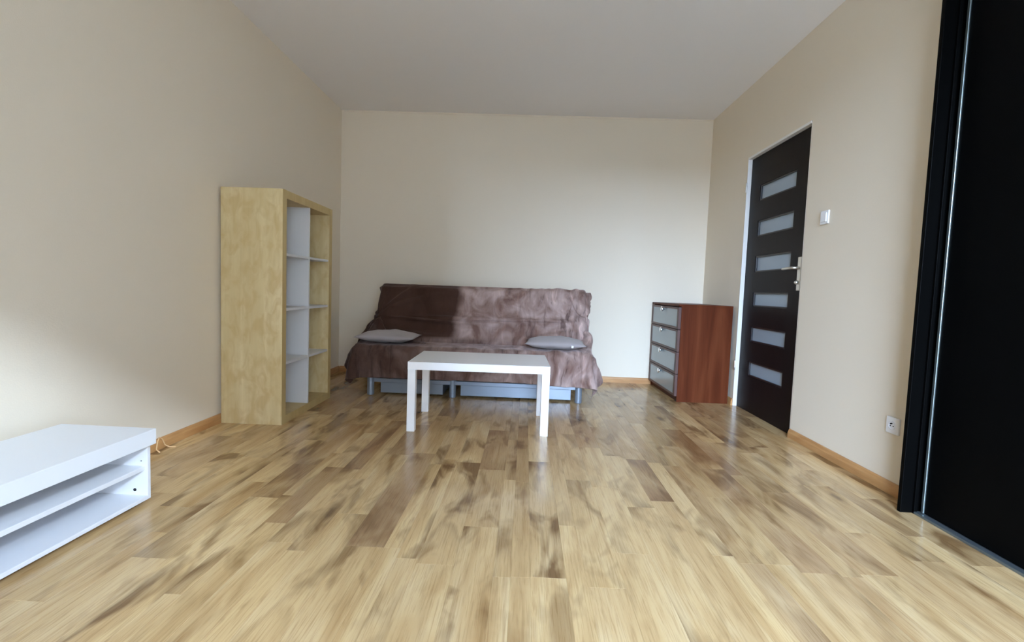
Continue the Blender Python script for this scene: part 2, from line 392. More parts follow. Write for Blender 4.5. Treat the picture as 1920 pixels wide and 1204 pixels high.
zs = [.001] + [z for q in sorted(pan) for z in q] + [LZ1]
for k in range(0, len(zs), 2): box(bm, X0, X1, PY0, PY1, zs[k], zs[k + 1])
leaf = obj('door_leaf', bm, M['wenge'], door)
for k, (z0, z1) in enumerate(pan):
    boxobj('glass_pane', (.046, .054, PY0, PY1, z0, z1), M['door_frost'], leaf, bev=0)
    bm = bmesh.new(); w = .012
    for q in ((PY0, PY0 + w, z0, z1), (PY1 - w, PY1, z0, z1), (PY0 + w, PY1 - w, z0, z0 + w), (PY0 + w, PY1 - w, z1 - w, z1)): box(bm, .034, .046, *q, .002)
    obj('glazing_bead', bm, M['bead'], leaf)
hd = boxobj('handle_plate', (.022, .030, 3.315 - DY0, 3.357 - DY0, .985, 1.212), M['satin'], door, bev=.003, label='satin metal handle plate')
bm = bmesh.new(); yv = 3.336 - DY0
tube(bm, [(.026, yv, 1.137), (-.012, yv, 1.137), (-.022, yv + .012, 1.137), (-.024, yv + .05, 1.136), (-.022, yv + .125, 1.133)], .009, 12)
obj('lever', bm, M['satin'], hd, smooth=True)
bm = bmesh.new(); lathe(bm, [(.010, 0), (.013, .004), (.013, .016), (.009, .022)], 16, Matrix.Translation((.022, yv, 1.04)) @ Matrix.Rotation(-math.pi / 2, 4, 'Y'))
obj('lock_knob', bm, M['satin'], hd, smooth=True)
for z in (.31, 1.80):
    bm = bmesh.new(); lathe(bm, [(.005, 0), (.0065, .002), (.0065, .078), (.005, .08)], 12, Matrix.Translation((-.006, LY1 + .004, z)))
    obj('hinge', bm, M['satin'], door, smooth=True)

# ------------------------------------------------------------------ wardrobe on the right
wd = thing('sliding_wardrobe', 'tall black sliding door wardrobe with silver edge profile at right edge', 'wardrobe', (1.694, 0, 0))
boxobj('side_panel', (0, XR + .6 - 1.694, 2.140, 2.160, 0, ZC - .004), M['black_panel'], wd, bev=.0015)
bm = bmesh.new(); box(bm, .050, .064, 2.128, 2.139, .0, ZC - .01, .001)
obj('stop_strip', bm, M['black_panel'], wd)
boxobj('bottom_track', (.050, .108, -.30, 2.137, .0, .011), M['track'], wd, bev=.002, label='grey metal floor track')
boxobj('top_track', (.050, .16, -.30, 2.137, ZC - .06, ZC - .004), M['black_panel'], wd, bev=.002)
for y0, y1, x in ((1.10, 2.118, .076), (-.28, 1.14, .112)):
    dr = boxobj('sliding_door', (x, x + .018, y0 + .012, y1 - .012, .014, ZC - .062), M['black_panel'], wd, bev=.001)
    for a in (y0, y1 - .013):
        boxobj('edge_profile', (x - .006, x + .022, a, a + .013, .013, ZC - .062), M['alu'], dr, bev=.002, label='silver aluminium edge profile')
boxobj('back_panel', (XR + .585 - 1.694, XR + .6 - 1.694, -.30, 2.14, 0, ZC - .01), M['black_panel'], wd, bev=0)

# ------------------------------------------------------------------ switch and socket
sw = thing('light_switch', 'white square light switch on right wall beside the door', 'light switch', (XR, 3.045, 1.43))
bm = bmesh.new(); box(bm, -.010, -.001, -.041, .041, -.041, .041, .003); obj('plate', bm, M['plastic'], sw)
bm = bmesh.new(); box(bm, -.016, -.010, -.026, .026, -.027, .027, .002); obj('rocker', bm, M['plastic'], sw)
so = thing('wall_socket', 'white square power socket low on right wall near wardrobe', 'socket', (XR, 2.366, .331))
bm = bmesh.new(); box(bm, -.012, -.001, -.040, .040, -.040, .040, .003); obj('plate', bm, M['plastic'], so)
ry = Matrix.Rotation(-math.pi / 2, 4, 'Y')
bm = bmesh.new(); lathe(bm, [(.021, 0), (.021, .003), (.018, .004), (.0175, .0008)], 24, Matrix.Translation((-.012, 0, 0)) @ ry); obj('socket_well', bm, M['plastic'], so, smooth=False)
bm = bmesh.new(); lathe(bm, [(.003, 0), (.003, .009), (.002, .010)], 10, Matrix.Translation((-.0125, 0, .010)) @ ry); obj('earth_pin', bm, M['hole'], so)
for s in (-1, 1):
    bm = bmesh.new(); lathe(bm, [(.003, 0), (.003, .0012)], 10, Matrix.Translation((-.0125, s * .0095, -.002)) @ ry); obj('pin_hole', bm, M['hole'], so)

# ------------------------------------------------------------------ bookcase
bk = thing('bookcase', 'tall open birch bookcase with eight cubbies against left wall', 'bookcase', (-1.9245, 3.015, 0), .0152)
D, Wd, Ht, t = .390, .803, 1.498, .052
boxobj('side_panel', (0, D, 0, t, 0, Ht), M['birch'], bk, bev=.001)
boxobj('side_panel', (0, D, Wd - t, Wd, 0, Ht), M['birch'], bk, bev=.001)
boxobj('top_panel', (0, D, t, Wd - t, Ht - t, Ht), M['birch_edge'], bk, bev=.001)
boxobj('bottom_panel', (0, D, t, Wd - t, 0, t), M['birch_edge'], bk, bev=.001)
boxobj('edge_band', (D, D + .0012, 0, t, 0, Ht), M['birch_edge'], bk, bev=0)
boxobj('edge_band', (D, D + .0012, Wd - t, Wd, 0, Ht), M['birch_edge'], bk, bev=0)
yc = Wd / 2
boxobj('divider', (.002, D - .004, yc - .0085, yc + .0085, t, Ht - t), M['shelf_white'], bk, bev=.001, label='pale grey white upright divider')
for z in (.392, .742, 1.094):
    for a, b in ((t, yc - .0085), (yc + .0085, Wd - t)):
        boxobj('shelf', (.002, D - .006, a, b, z - .0085, z + .0085), M['shelf_white'], bk, bev=.001)

# ------------------------------------------------------------------ tv bench
tv = thing('tv_bench', 'low white open tv bench with one shelf at left edge', 'tv bench', (-1.4895, 1.910, 0), -.008)
BL, BD, BH, BT = 1.05, .400, .304, .063
boxobj('top_panel', (-BD, 0, -BL, 0, BH - BT, BH), M['bench_white'], tv, bev=.0015)
ix0, ix1, iy0, iy1, ib = -BD + .012, -.014, -BL + .015, -.014, .018
pn = boxobj('side_panel', (ix0, ix1, iy1 - .016, iy1, ib, BH - BT), M['white_foil'], tv)
for x, z, r in ((-.068, .055, .0065), (-.040, .176, .0022)):
    bm = bmesh.new(); lathe(bm, [(r, 0), (r, .0015)], 14, Matrix.Translation((x, iy1 - .0155, z)) @ Matrix.Rotation(math.pi / 2, 4, 'X')); obj('dowel_hole', bm, M['hole'], pn)
boxobj('side_panel', (ix0, ix1, iy0, iy0 + .016, ib, BH - BT), M['white_foil'], tv)
boxobj('bottom_panel', (ix0, ix1, iy0 + .016, iy1 - .016, ib, ib + .016), M['white_foil'], tv)
boxobj('back_panel', (ix0, ix0 + .006, iy0 + .016, iy1 - .016, ib + .016, BH - BT), M['white_foil'], tv, bev=0)
boxobj('shelf', (ix0 + .006, ix1 - .012, iy0 + .016, iy1 - .016, .138, .156), M['white_foil'], tv)
for x in (ix0 + .05, ix1 - .05):
    for y in (iy0 + .05, iy1 - .05):
        bm = bmesh.new(); lathe(bm, [(.014, 0), (.016, .002), (.016, ib)], 14, Matrix.Translation((x, y, 0))); obj('foot', bm, M['hole'], tv)
bm = bmesh.new()
tube(bm, [(-1.885, 2.440, .004), (-1.915, 2.455, .012), (-1.921, 2.472, .050), (-1.926, 2.490, .066), (-1.922, 2.506, .054), (-1.918, 2.520, .018), (-1.900, 2.528, .0045), (-1.870, 2.536, .004)], .0035, 8)
tag(obj('cable', bm, M['cable'], smooth=True), 'thin tan cable looped against left skirting beyond the white tv bench', 'cable')

# ------------------------------------------------------------------ coffee table
tb = thing('coffee_table', 'square-legged white coffee table standing in front of sofa', 'table', (-.7258, 3.0087, 0), .0241)
TW, TD, TH = .899, .550, .4465
boxobj('tabletop', (0, TW, 0, TD, TH - .050, TH), M['white'], tb, bev=.0012)
for x in (.0008, TW - .0508):
    for y in (.0008, TD - .0508): boxobj('leg', (x, x + .050, y, y + .050, 0, TH - .0505), M['white'], tb, bev=.0012)

# ------------------------------------------------------------------ chest of drawers
ch = thing('chest_of_drawers', 'brown chest with four frosted glass drawers beside the door', 'chest', (1.3201, 4.2014, 0), .0278)
CW, CD, CH, ft = .795, .4660, .8485, .022
boxobj('side_panel', (ft + .001, CD, 0, .018, 0, CH - .018), M['walnut'], ch)
boxobj('side_panel', (ft + .001, CD, CW - .018, CW, 0, CH - .018), M['walnut'], ch)
boxobj('top_panel', (0, CD, 0, CW, CH - .018, CH), M['walnut'], ch, bev=.001)
boxobj('back_panel', (CD - .006, CD, .018, CW - .018, .05, CH - .018), M['walnut'], ch, bev=0)
boxobj('plinth', (.034, .050, .018, CW - .018, 0, .052), M['walnut'], ch)
boxobj('bottom_panel', (.030, CD - .006, .018, CW - .018, .052, .066), M['walnut'], ch, bev=0)
pitch_d, zb = .1945, .050
for k in range(4):
    z0 = zb + k * pitch_d; z1 = z0 + pitch_d - .005
    bm = bmesh.new()
    for q in ((.001, .042, z0, z1), (CW - .042, CW - .001, z0, z1), (.042, CW - .042, z0, z0 + .020), (.042, CW - .042, z1 - .018, z1)): box(bm, 0, ft, *q, .001)
    box(bm, ft, .40, .030, .042, z0 + .02, z1 - .03); box(bm, ft, .40, CW - .042, CW - .030, z0 + .02, z1 - .03)
    box(bm, ft, .40, .042, CW - .042, z0 + .02, z0 + .03)
    dw = obj('drawer', bm, M['walnut_frame'], ch)
    boxobj('glass_front', (.003, .008, .042, CW - .042, z0 + .020, z1 - .018), M['frost'], dw, bev=0, label='frosted grey glass front')
    bm = bmesh.new(); lathe(bm, [(.009, 0), (.009, .010), (.021, .016), (.024, .023), (.021, .029), (.012, .032)], 24,
                            Matrix.Translation((.003, CW / 2 + .015, z1 - .030)) @ Matrix.Rotation(-math.pi / 2, 4, 'Y'))
    obj('knob', bm, M['chrome'], dw, smooth=True, label='round chrome knob')

# ------------------------------------------------------------------ sofa bed
SX0, SX1 = -1.42, .585
sf = thing('sofa_bed', 'low sofa bed with silver legs and under-seat boxes against back wall', 'sofa', (-.40, 4.45, 0))
def local(poly): return [(y - 4.45, z) for y, z in poly]
def padded(poly, x0, x1, bev):
    t = bmesh.new(); prism_x(t, local(poly), x0, x1); bmesh.ops.bevel(t, geom=list(t.edges), offset=bev, segments=4, affect='EDGES'); return t
obj('seat_cushion', padded([(3.945, .205), (4.50, .205), (4.50, .385), (3.945, .395)], SX0 + .415, SX1 + .385, .035), M['mattress'], sf, smooth=True)
obj('backrest', padded([(4.42, .30), (4.56, .26), (4.845, .89), (4.70, .915)], SX0 + .415, SX1 + .385, .035), M['mattress'], sf, smooth=True)
boxobj('seat_frame', (-.875 - .02, .87 + .02, -.455, .02, .172, .203), M['silver'], sf, bev=.003)
boxobj('front_rail', (-.850, .845, -.452, -.425, .108, .142), M['silver'], sf, bev=.003)
for x, y in ((-.873, -.45), (.869, -.45), (-.184, -.43), (-.873, .30), (.869, .30)):
    bm = bmesh.new(); lathe(bm, [(.022, 0), (.0275, .003), (.0285, .006), (.0285, .172)], 28, Matrix.Translation((x, y, 0))); obj('leg', bm, M['silver'], sf, smooth=False)
for x0, x1 in ((-.796, -.268), (-.118, .808)):
    b = bmesh.new(); box(b, x0, x1, -.425, -.405, .016, .104, .002); box(b, x0, x0 + .012, -.405, .10, .016, .10); box(b, x1 - .012, x1, -.405, .10, .016, .10); box(b, x0, x1, -.405, .10, .016, .022)
    obj('storage_drawer', b, M['silver'], sf, label='silver grey under-seat storage box')
bm = bmesh.new(); lathe(bm, [(.008, 0), (.008, .003), (.005, .005)], 14, Matrix.Translation((.60, -.452, .126)) @ Matrix.Rotation(math.pi / 2, 4, 'X')); obj('bolt', bm, M['chrome'], sf)

# velvet throw over the sofa (draped shape, stored as millimetre steps)
NU, NV = 112, 78
q = [-1423,4866,502,9,16,1,19,1,-1,18,-2,2,19,0,0,18,0,0,19,0,0,18,0,0,19,-1,1,18,0,-1,19,2,-1,18,1,-1,19,0,0,18,0,0,18,-1,1,19,0,0,18,1,-1,19,0,0,18,-1,1,19,-2,2,18,-1,1,19,-1,
1,18,0,0,18,2,-2,19,3,-3,18,-2,2,19,-1,1,18,1,-1,19,1,-1,18,0,0,19,0,0,18,-1,1,19,1,-1,18,0,-1,19,0,1,18,0,0,18,0,0,19,-1,1,18,-1,1,19,-1,1,18,0,0,19,-1,1,18,-1,1,19,1,-1,
18,2,-2,18,2,-2,19,1,-1,18,0,0,19,-1,1,18,-1,1,19,-1,1,18,0,0,19,0,0,18,1,-1,19,1,-1,18,0,-1,19,0,1,18,-1,1,18,0,0,19,0,0,18,1,-1,19,0,0,18,-1,1,19,0,0,18,-1,1,19,1,-1,18,
0,0,18,1,-1,19,0,0,18,0,0,19,0,0,18,1,-1,19,-1,1,18,-1,1,19,1,-1,18,0,0,19,0,0,18,1,-1,19,0,0,18,-2,2,18,0,0,19,0,0,18,2,-2,19,-3,3,18,-1,1,19,0,0,18,1,-1,19,0,-1,18,0,1,18,
0,0,19,1,-1,18,1,-1,19,1,-1,18,-1,1,19,0,0,18,1,-1,19,0,0,18,0,0,19,-2,2,18,-1,1,19,-2,2,18,-1,1,18,1,-1,19,1,-1,18,1,-1,19,1,-1,18,-1,1,19,0,0,18,-1,1,19,1,-1,8,-16,-6,8,
-16,-5,16,-8,-2,-1424,4864,528,11,15,2,18,1,-2,18,-2,0,19,0,1,18,0,0,19,0,0,18,0,0,19,-1,1,18,1,0,18,1,-1,19,1,-1,18,0,0,19,0,0,18,-1,0,19,0,0,18,1,0,18,-1,0,19,-1,1,18,-1,
2,19,-1,1,18,0,1,19,2,-1,18,1,-2,19,0,-2,18,0,1,19,0,1,18,0,-1,19,-1,-1,18,0,0,19,0,1,18,0,1,19,1,-1,18,0,-1,19,0,0,18,0,1,19,0,1,18,-1,0,19,0,1,18,-1,0,18,-1,1,19,0,0,18,
0,1,19,0,-1,18,1,-2,19,1,-2,18,1,0,19,1,0,18,-1,0,19,-1,1,18,0,1,19,-1,1,18,0,-1,18,1,0,19,1,-2,18,0,0,19,0,0,18,-1,1,19,0,1,18,0,-1,19,1,-1,18,0,0,19,0,1,18,-1,1,19,0,1,18,
0,1,19,0,-1,18,1,-1,19,0,-1,18,0,0,18,1,0,19,0,-1,18,0,0,19,-2,0,18,-2,-1,19,0,0,18,1,0,19,1,0,18,1,0,19,1,2,18,0,1,19,-1,0,18,0,-2,19,2,1,18,-3,2,18,-2,1,19,0,-1,18,1,0,19,
0,1,18,0,0,19,0,0,18,1,-2,19,1,-1,18,0,-1,19,0,0,18,0,0,18,0,1,19,1,-1,18,-1,0,19,-1,2,18,-3,2,18,-1,0,19,0,0,18,1,-1,19,0,-1,18,-2,-1,18,-2,0,19,-1,0,18,0,0,18,3,0,8,-16,
-6,10,-15,-4,18,-4,-1,-1425,4861,553,12,15,1,18,2,0,18,-3,0,19,0,0,18,0,0,19,0,0,18,0,0,18,-1,1,19,1,0,18,1,-1,19,0,0,18,0,0,19,0,0,18,0,-1,18,0,1,19,0,0,18,0,0,19,-1,1,18,
-1,2,19,0,1,18,2,1,19,-1,-1,18,0,-2,19,0,-2,18,0,0,19,0,0,18,0,0,19,0,0,18,0,0,19,0,1,18,0,1,19,0,0,18,1,-2,19,0,-1,18,0,1,19,0,1,18,-1,1,19,0,1,18,-1,0,19,0,0,18,0,1,19,-1,
0,18,1,-2,19,0,-1,18,1,-1,19,1,0,18,0,0,18,0,1,19,-1,0,18,0,0,19,0,0,18,0,-1,19,0,0,18,0,0,19,1,0,18,0,0,19,0,0,18,-1,1,19,0,0,18,1,-1,19,0,0,18,0,0,19,0,2,18,-1,1,19,0,1,
18,0,0,19,1,-1,18,0,-1,18,1,0,19,0,-1,19,0,0,18,0,-1,18,0,0,19,-2,-1,18,-2,1,19,-1,0,18,0,-1,19,0,0,18,1,1,19,2,0,18,1,1,19,0,-1,18,1,-1,19,2,2,18,-3,1,18,-2,1,19,-1,1,18,
1,0,19,0,0,18,0,0,19,0,-1,18,1,-2,19,1,-1,18,0,0,19,0,1,18,0,0,18,0,0,19,1,-2,18,-1,2,18,-3,1,19,-2,1,18,-1,0,19,1,-1,18,0,-1,18,-3,-1,18,4,-1,19,0,0,18,-2,0,18,-4,-1,7,-16,
-5,14,-12,-3,18,0,-1,-1425,4858,577,12,15,2,18,2,0,18,-3,1,19,0,0,18,0,-1,18,0,0,19,0,1,18,-1,1,19,1,0,18,1,-2,18,0,2,19,0,0,18,0,-1,19,0,-1,18,0,0,19,0,0,18,-1,1,19,0,1,18,
-1,1,18,1,1,19,-1,1,18,0,-1,19,0,-1,18,0,-2,19,0,-1,19,0,1,18,0,0,18,0,0,19,1,0,19,0,1,18,0,1,19,0,0,18,0,-1,19,0,0,18,1,-1,19,0,-1,18,0,1,19,-1,1,18,0,1,19,0,0,18,-1,1,19,
0,0,18,0,-1,19,1,-1,18,0,-1,19,0,0,18,1,0,19,0,1,18,-1,0,19,0,-1,18,0,0,19,0,-1,18,0,0,19,0,1,18,0,1,18,0,0,19,0,-1,19,0,0,18,0,1,18,0,-1,19,1,0,19,0,0,18,0,1,19,0,1,18,-1,
2,19,1,0,18,0,0,19,0,-1,18,1,-1,19,0,0,18,0,-1,19,1,-1,18,0,0,19,-1,0,18,-1,0,19,-2,1,18,-1,0,19,-2,-1,18,0,-1,19,0,0,18,2,1,18,2,0,19,1,0,18,1,-2,19,2,3,18,-2,1,19,-3,1,18,
-1,1,19,1,0,18,0,-1,19,0,-1,18,1,-1,18,0,-1,19,1,0,18,-1,1,19,0,0,18,0,0,18,1,-2,19,1,1,18,-2,0,18,-3,1,19,-2,0,18,0,-1,18,0,0,19,-1,-2,18,5,-1,18,-2,0,16,-9,-2,19,-1,1,8,
-16,-4,17,-7,-2,18,5,-2,-1425,4856,603,12,13,1,18,4,0,18,-5,1,19,1,0,18,0,-1,18,0,0,19,-1,1,18,0,1,19,1,0,18,1,-1,18,0,1,19,0,0,18,0,0,19,0,-1,18,0,-1,18,0,0,19,-1,1,18,0,
1,19,0,1,18,-1,1,19,0,0,18,0,0,19,0,-1,18,0,-2,19,0,0,18,0,1,19,0,0,18,0,0,19,0,1,19,0,1,18,1,0,18,0,1,19,0,0,19,0,-1,18,0,0,19,1,-1,18,0,-2,19,0,0,18,-1,1,19,0,1,18,0,1,19,
0,0,18,-1,1,19,1,-1,18,0,-1,19,0,-1,18,1,0,19,0,0,18,0,0,19,-1,-1,18,0,0,19,0,0,18,0,1,19,0,0,18,0,1,19,0,0,18,0,-1,19,1,-1,18,0,1,19,0,0,18,0,-1,19,0,0,18,0,1,19,0,1,19,0,
2,18,0,1,19,0,-1,18,0,0,19,1,-1,18,0,0,19,1,-1,18,0,0,19,1,-1,18,0,0,19,0,1,18,-1,1,19,-1,0,18,-3,-1,19,-2,-2,18,-1,-1,19,-1,1,18,1,0,19,2,1,18,2,-2,19,1,1,18,2,2,19,-1,2,
18,-3,0,18,-1,0,19,1,0,18,0,-1,19,1,-1,18,0,-1,19,0,0,18,1,1,18,-1,1,19,0,-2,18,0,-1,19,2,0,18,-1,1,18,-2,-1,18,-3,-1,19,-1,0,18,0,0,18,-1,-1,18,6,0,17,-8,-2,16,-8,-1,18,-3,
0,12,-14,-3,18,0,-1,17,8,-2,-1426,4853,628,13,13,2,18,4,1,18,-5,-1,18,1,0,19,0,0,18,0,0,18,0,0,19,0,1,18,0,1,19,1,-1,18,0,-1,19,0,1,18,0,0,18,0,0,19,0,0,18,-1,-1,19,0,0,18,
0,1,19,0,1,18,-1,0,19,0,0,18,0,0,19,0,-1,18,0,-2,19,0,3,18,0,1,19,0,1,18,0,0,19,0,0,18,1,1,19,0,1,18,0,0,19,0,0,19,0,0,18,0,-1,18,1,-1,19,0,-2,19,0,-1,18,0,-1,19,0,1,18,-1,
1,19,0,2,18,0,1,19,0,0,19,0,-1,18,0,-1,19,0,-1,18,0,-1,19,0,-1,18,0,1,19,0,-1,18,0,0,19,0,1,18,0,1,19,0,1,18,0,1,19,0,-1,18,0,-2,19,1,0,18,0,0,19,0,0,18,0,-1,19,0,2,19,0,2,
18,0,1,19,0,0,18,0,-1,19,1,0,18,0,-1,19,1,-1,18,0,1,19,1,0,18,0,0,19,1,0,19,0,1,18,0,0,19,0,0,18,-1,-1,19,-2,-1,18,-2,-1,18,-2,0,19,-2,0,19,-1,-1,18,2,-1,18,2,1,19,1,2,18,
2,2,19,1,0,18,-3,0,18,-2,0,19,1,0,19,1,-1,18,0,-1,18,0,0,19,0,1,18,0,0,19,0,-1,18,0,-2,18,1,0,19,1,0,18,-2,0,18,-3,0,18,-2,0,19,0,0,18,0,-1,18,5,-1,17,-6,-1,14,-13,-2,16,-8,
-1,18,-6,-1,17,7,-1,16,8,-3,-1426,4850,654,13,12,2,18,5,1,18,-5,-2,18,1,1,19,0,0,18,0,0,18,-1,0,19,1,0,18,0,0,19,1,1,18,0,0,18,0,-1,19,0,0,18,0,0,19,0,0,18,0,0,18,-1,0,19,
0,2,19,-1,0,18,0,-1,18,0,-1,19,0,0,19,0,-1,18,0,1,19,0,2,18,0,2,19,0,0,18,0,0,19,1,0,18,0,1,19,0,1,18,0,0,19,0,0,18,1,0,19,0,-1,18,0,-1,19,0,-2,19,0,-2,18,0,0,19,0,0,18,0,
1,19,-1,2,19,0,2,18,0,0,19,0,-1,18,0,-1,19,0,-1,18,1,-1,19,0,-1,18,-1,1,19,0,-1,18,0,0,19,0,0,18,0,2,19,0,1,19,0,1,18,0,-1,19,0,-1,18,0,0,19,0,0,18,1,-1,19,0,0,18,0,1,19,0,
2,19,0,0,18,0,0,19,1,-1,18,0,-1,19,1,-1,18,0,0,19,1,0,18,0,1,19,1,1,19,0,0,18,1,1,19,0,0,18,1,0,19,0,0,18,0,-1,19,-2,-1,19,-2,-1,18,-2,0,18,-3,-1,19,-2,-2,18,0,1,19,1,1,18,
2,1,18,3,1,19,1,0,18,-3,1,19,-1,0,18,0,-1,19,1,0,18,0,-1,19,0,0,18,0,0,18,0,-1,19,-1,0,18,1,0,18,1,0,19,0,0,18,-2,0,18,-4,0,18,-1,0,19,1,-1,18,5,-1,17,-7,-1,14,-12,-3,16,-8,
-1,19,0,-1,15,10,-1,18,4,-2,-1427,4847,680,14,11,2,18,6,0,18,-5,0,18,1,1,18,0,0,19,0,-1,18,0,0,19,0,-1,18,0,1,18,1,0,19,0,0,18,0,1,19,0,0,18,0,-1,18,0,-1,19,-1,1,18,0,1,19,
0,1,18,0,0,19,0,-2,18,0,-1,19,0,-1,18,0,0,19,0,2,19,0,2,18,0,1,19,0,0,18,0,0,19,1,-1,18,0,1,19,0,1,18,0,0,19,0,0,18,0,-1,19,1,-1,19,0,-1,18,0,-1,19,0,0,18,0,0,19,-1,1,18,0,
1,19,0,1,19,-1,1,18,0,0,19,0,-1,18,0,-1,19,0,0,18,0,-1,19,0,-1,19,0,1,18,0,0,19,0,0,18,0,0,19,0,2,18,0,1,19,0,0,18,0,0,19,0,-1,19,0,0,18,0,-1,19,1,-2,18,0,1,19,0,1,18,0,1,
19,0,0,19,0,-1,18,1,-1,19,0,-1,18,1,0,19,0,0,18,1,0,19,0,0,19,1,1,18,1,1,19,0,0,19,1,0,18,1,0,19,0,1,18,1,0,19,0,0,18,-1,-2,19,-1,-1,18,-3,-2,19,-3,-1,18,-3,1,18,-1,0,19,0,
1,19,2,0,18,2,1,18,2,2,19,-2,0,18,-2,-1,19,1,-1,18,0,0,18,0,0,19,0,-1,18,0,2,19,-1,0,18,0,0,18,1,-1,18,1,0,19,-1,-1,18,-3,-1,18,-3,1,19,1,0,18,4,0,17,-7,-2,14,-11,-3,18,-6,
-2,17,5,-1,16,10,-2,18,-2,-1,-1428,4844,706,15,11,1,18,6,0,17,-5,1,19,1,1,18,0,0,19,-1,-1,18,0,0,18,1,-1,19,1,1,18,0,-1,19,0,1,18,0,1,18,0,1,19,0,-1,18,0,0,19,0,0,18,-1,1,
19,0,0,18,0,-1,19,0,-2,18,0,-1,19,0,0,18,0,0,19,1,1,18,0,2,19,0,1,19,1,0,18,0,-1,19,0,-1,18,0,0,19,0,1,18,0,0,19,0,0,18,0,0,19,1,-1,18,0,-2,19,-1,2,19,0,2,18,0,0,19,0,0,19,
-1,1,18,0,1,19,0,0,18,0,-1,19,0,-1,18,0,0,19,0,-1,19,-1,0,18,1,-1,19,-1,1,18,0,1,19,0,0,18,0,1,19,0,0,19,0,1,18,0,0,19,0,-1,18,0,0,19,0,0,18,0,-1,19,1,-2,19,0,0,18,0,1,19,
0,0,19,0,-1,18,1,0,19,0,0,18,0,0,19,1,0,18,0,-1,19,1,-1,19,1,0,18,0,0,19,1,2,19,0,0,18,1,0,19,1,0,18,1,1,19,1,1,19,1,0,18,0,-1,19,0,-2,18,-1,-1,19,-2,-1,18,-4,-1,18,-3,0,19,
-3,0,18,-1,0,19,1,2,18,3,2,19,2,1,18,-2,-1,18,-1,-1,19,0,-1,18,0,0,19,0,2,18,0,2,18,-1,0,19,0,0,18,0,0,19,1,0,18,1,-1,18,-3,-1,18,-3,-3,19,0,1,18,4,0,16,-8,-2,16,-9,-2,18,
-3,-3,16,10,-2,17,4,-1,16,-8,-2,-1429,4842,731,16,9,2,17,7,0,18,-5,-1,18,1,2,19,0,0,18,0,0,19,0,0,18,0,-1,18,0,0,19,1,1,18,0,-1,19,0,0,18,0,2,19,0,0,18,0,0,19,0,0,18,0,0,18,
-1,0,19,0,-1,19,1,-1,18,0,-1,19,0,0,18,1,-1,19,1,1,18,0,2,19,1,0,18,0,0,19,0,0,18,0,-1,19,0,-1,19,0,1,18,0,0,19,0,0,18,0,0,19,0,-1,18,-1,1,19,0,1,19,0,2,18,-1,1,19,0,0,19,
0,1,18,-1,0,19,0,0,18,0,-2,19,0,-1,18,0,-1,19,0,0,19,0,0,18,-1,0,19,0,0,18,0,1,19,0,1,19,0,0,18,0,1,19,0,0,18,0,0,19,0,-1,19,0,0,18,0,-1,19,0,0,19,1,-2,18,0,0,19,0,0,18,0,
0,19,0,1,19,0,0,18,1,-1,19,0,-1,18,1,0,19,1,0,19,0,0,18,1,0,19,1,-1,19,0,1,18,1,0,19,0,0,18,1,0,19,1,1,19,1,1,18,0,0,19,2,-1,18,0,-1,19,1,-1,19,-1,0,18,-1,-1,19,-3,0,18,-3,
0,18,-4,0,19,-2,1,18,-1,1,18,2,1,19,2,0,18,-1,0,19,-1,-1,18,0,0,18,0,2,19,0,2,18,-1,1,19,0,-1,18,-1,0,18,1,0,19,2,0,18,-1,-1,18,-4,-2,19,-1,-3,18,4,1,16,-8,-1,17,-8,-2,18,
3,-2,15,10,-3,19,-2,-1,11,-14,-4,-1430,4840,757,17,7,1,17,8,2,18,-4,-1,18,0,0,19,0,-1,18,0,1,18,-1,1,19,1,0,18,1,-2,19,0,1,18,0,0,19,0,-1,18,0,2,18,0,0,19,0,0,18,0,0,19,0,
0,18,0,0,19,1,0,18,0,-1,19,1,-1,18,1,0,19,1,-1,18,1,0,19,0,2,18,0,0,19,0,0,19,0,-1,18,0,0,19,0,0,18,-1,0,19,0,0,18,0,0,19,0,0,19,0,0,18,-1,0,19,0,2,19,-1,1,18,0,1,19,0,1,18,
-1,0,19,0,0,19,-1,0,18,0,-1,19,0,-1,18,0,-1,19,0,-1,19,0,0,18,0,-1,19,0,1,19,-1,0,18,0,1,19,0,1,19,0,1,18,0,0,19,0,-1,18,0,-1,19,0,0,19,0,0,18,0,0,19,1,-1,18,0,0,19,0,0,19,
0,1,19,0,1,18,0,0,19,0,0,18,1,-1,19,1,-1,19,0,0,18,1,0,19,1,-1,19,0,-1,18,1,0,19,1,0,19,0,-1,18,1,1,19,1,0,19,0,0,18,1,0,19,1,0,18,1,-1,19,1,1,18,1,0,19,1,-1,19,-1,0,18,-2,
-1,19,-3,1,18,-4,1,18,-4,1,18,-2,0,19,1,-1,18,2,1,19,-1,0,18,0,-1,19,-1,3,18,0,2,18,-1,0,19,0,0,18,0,-1,19,-1,1,18,1,0,18,2,-1,18,-3,-1,19,-3,-3,18,4,-2,17,-7,0,17,-6,-1,16,
9,-2,18,4,-2,16,-8,-3,10,-16,-5,-1432,4840,783,18,4,1,17,8,2,18,-4,0,19,0,0,18,0,0,19,0,-2,18,0,1,19,0,1,18,1,-1,18,0,0,19,0,-1,18,0,1,19,1,1,18,0,0,19,0,-1,18,0,-1,19,1,0,
18,1,0,18,1,1,19,2,0,18,1,-1,19,1,-1,18,1,-1,19,0,1,19,-1,1,18,0,1,19,-1,0,18,0,-1,19,0,0,18,-1,0,19,0,0,19,0,0,18,-1,0,19,0,0,18,0,0,19,-1,-1,19,0,2,18,-1,1,19,0,1,19,-1,
0,18,0,0,19,-1,1,18,0,0,19,0,-1,19,-1,-1,18,0,-2,19,0,0,19,0,0,18,0,1,19,-1,1,19,0,-1,18,0,-1,19,0,1,19,0,1,18,0,0,19,0,0,19,0,-1,18,0,0,19,0,-1,19,0,1,18,0,0,19,1,1,19,0,
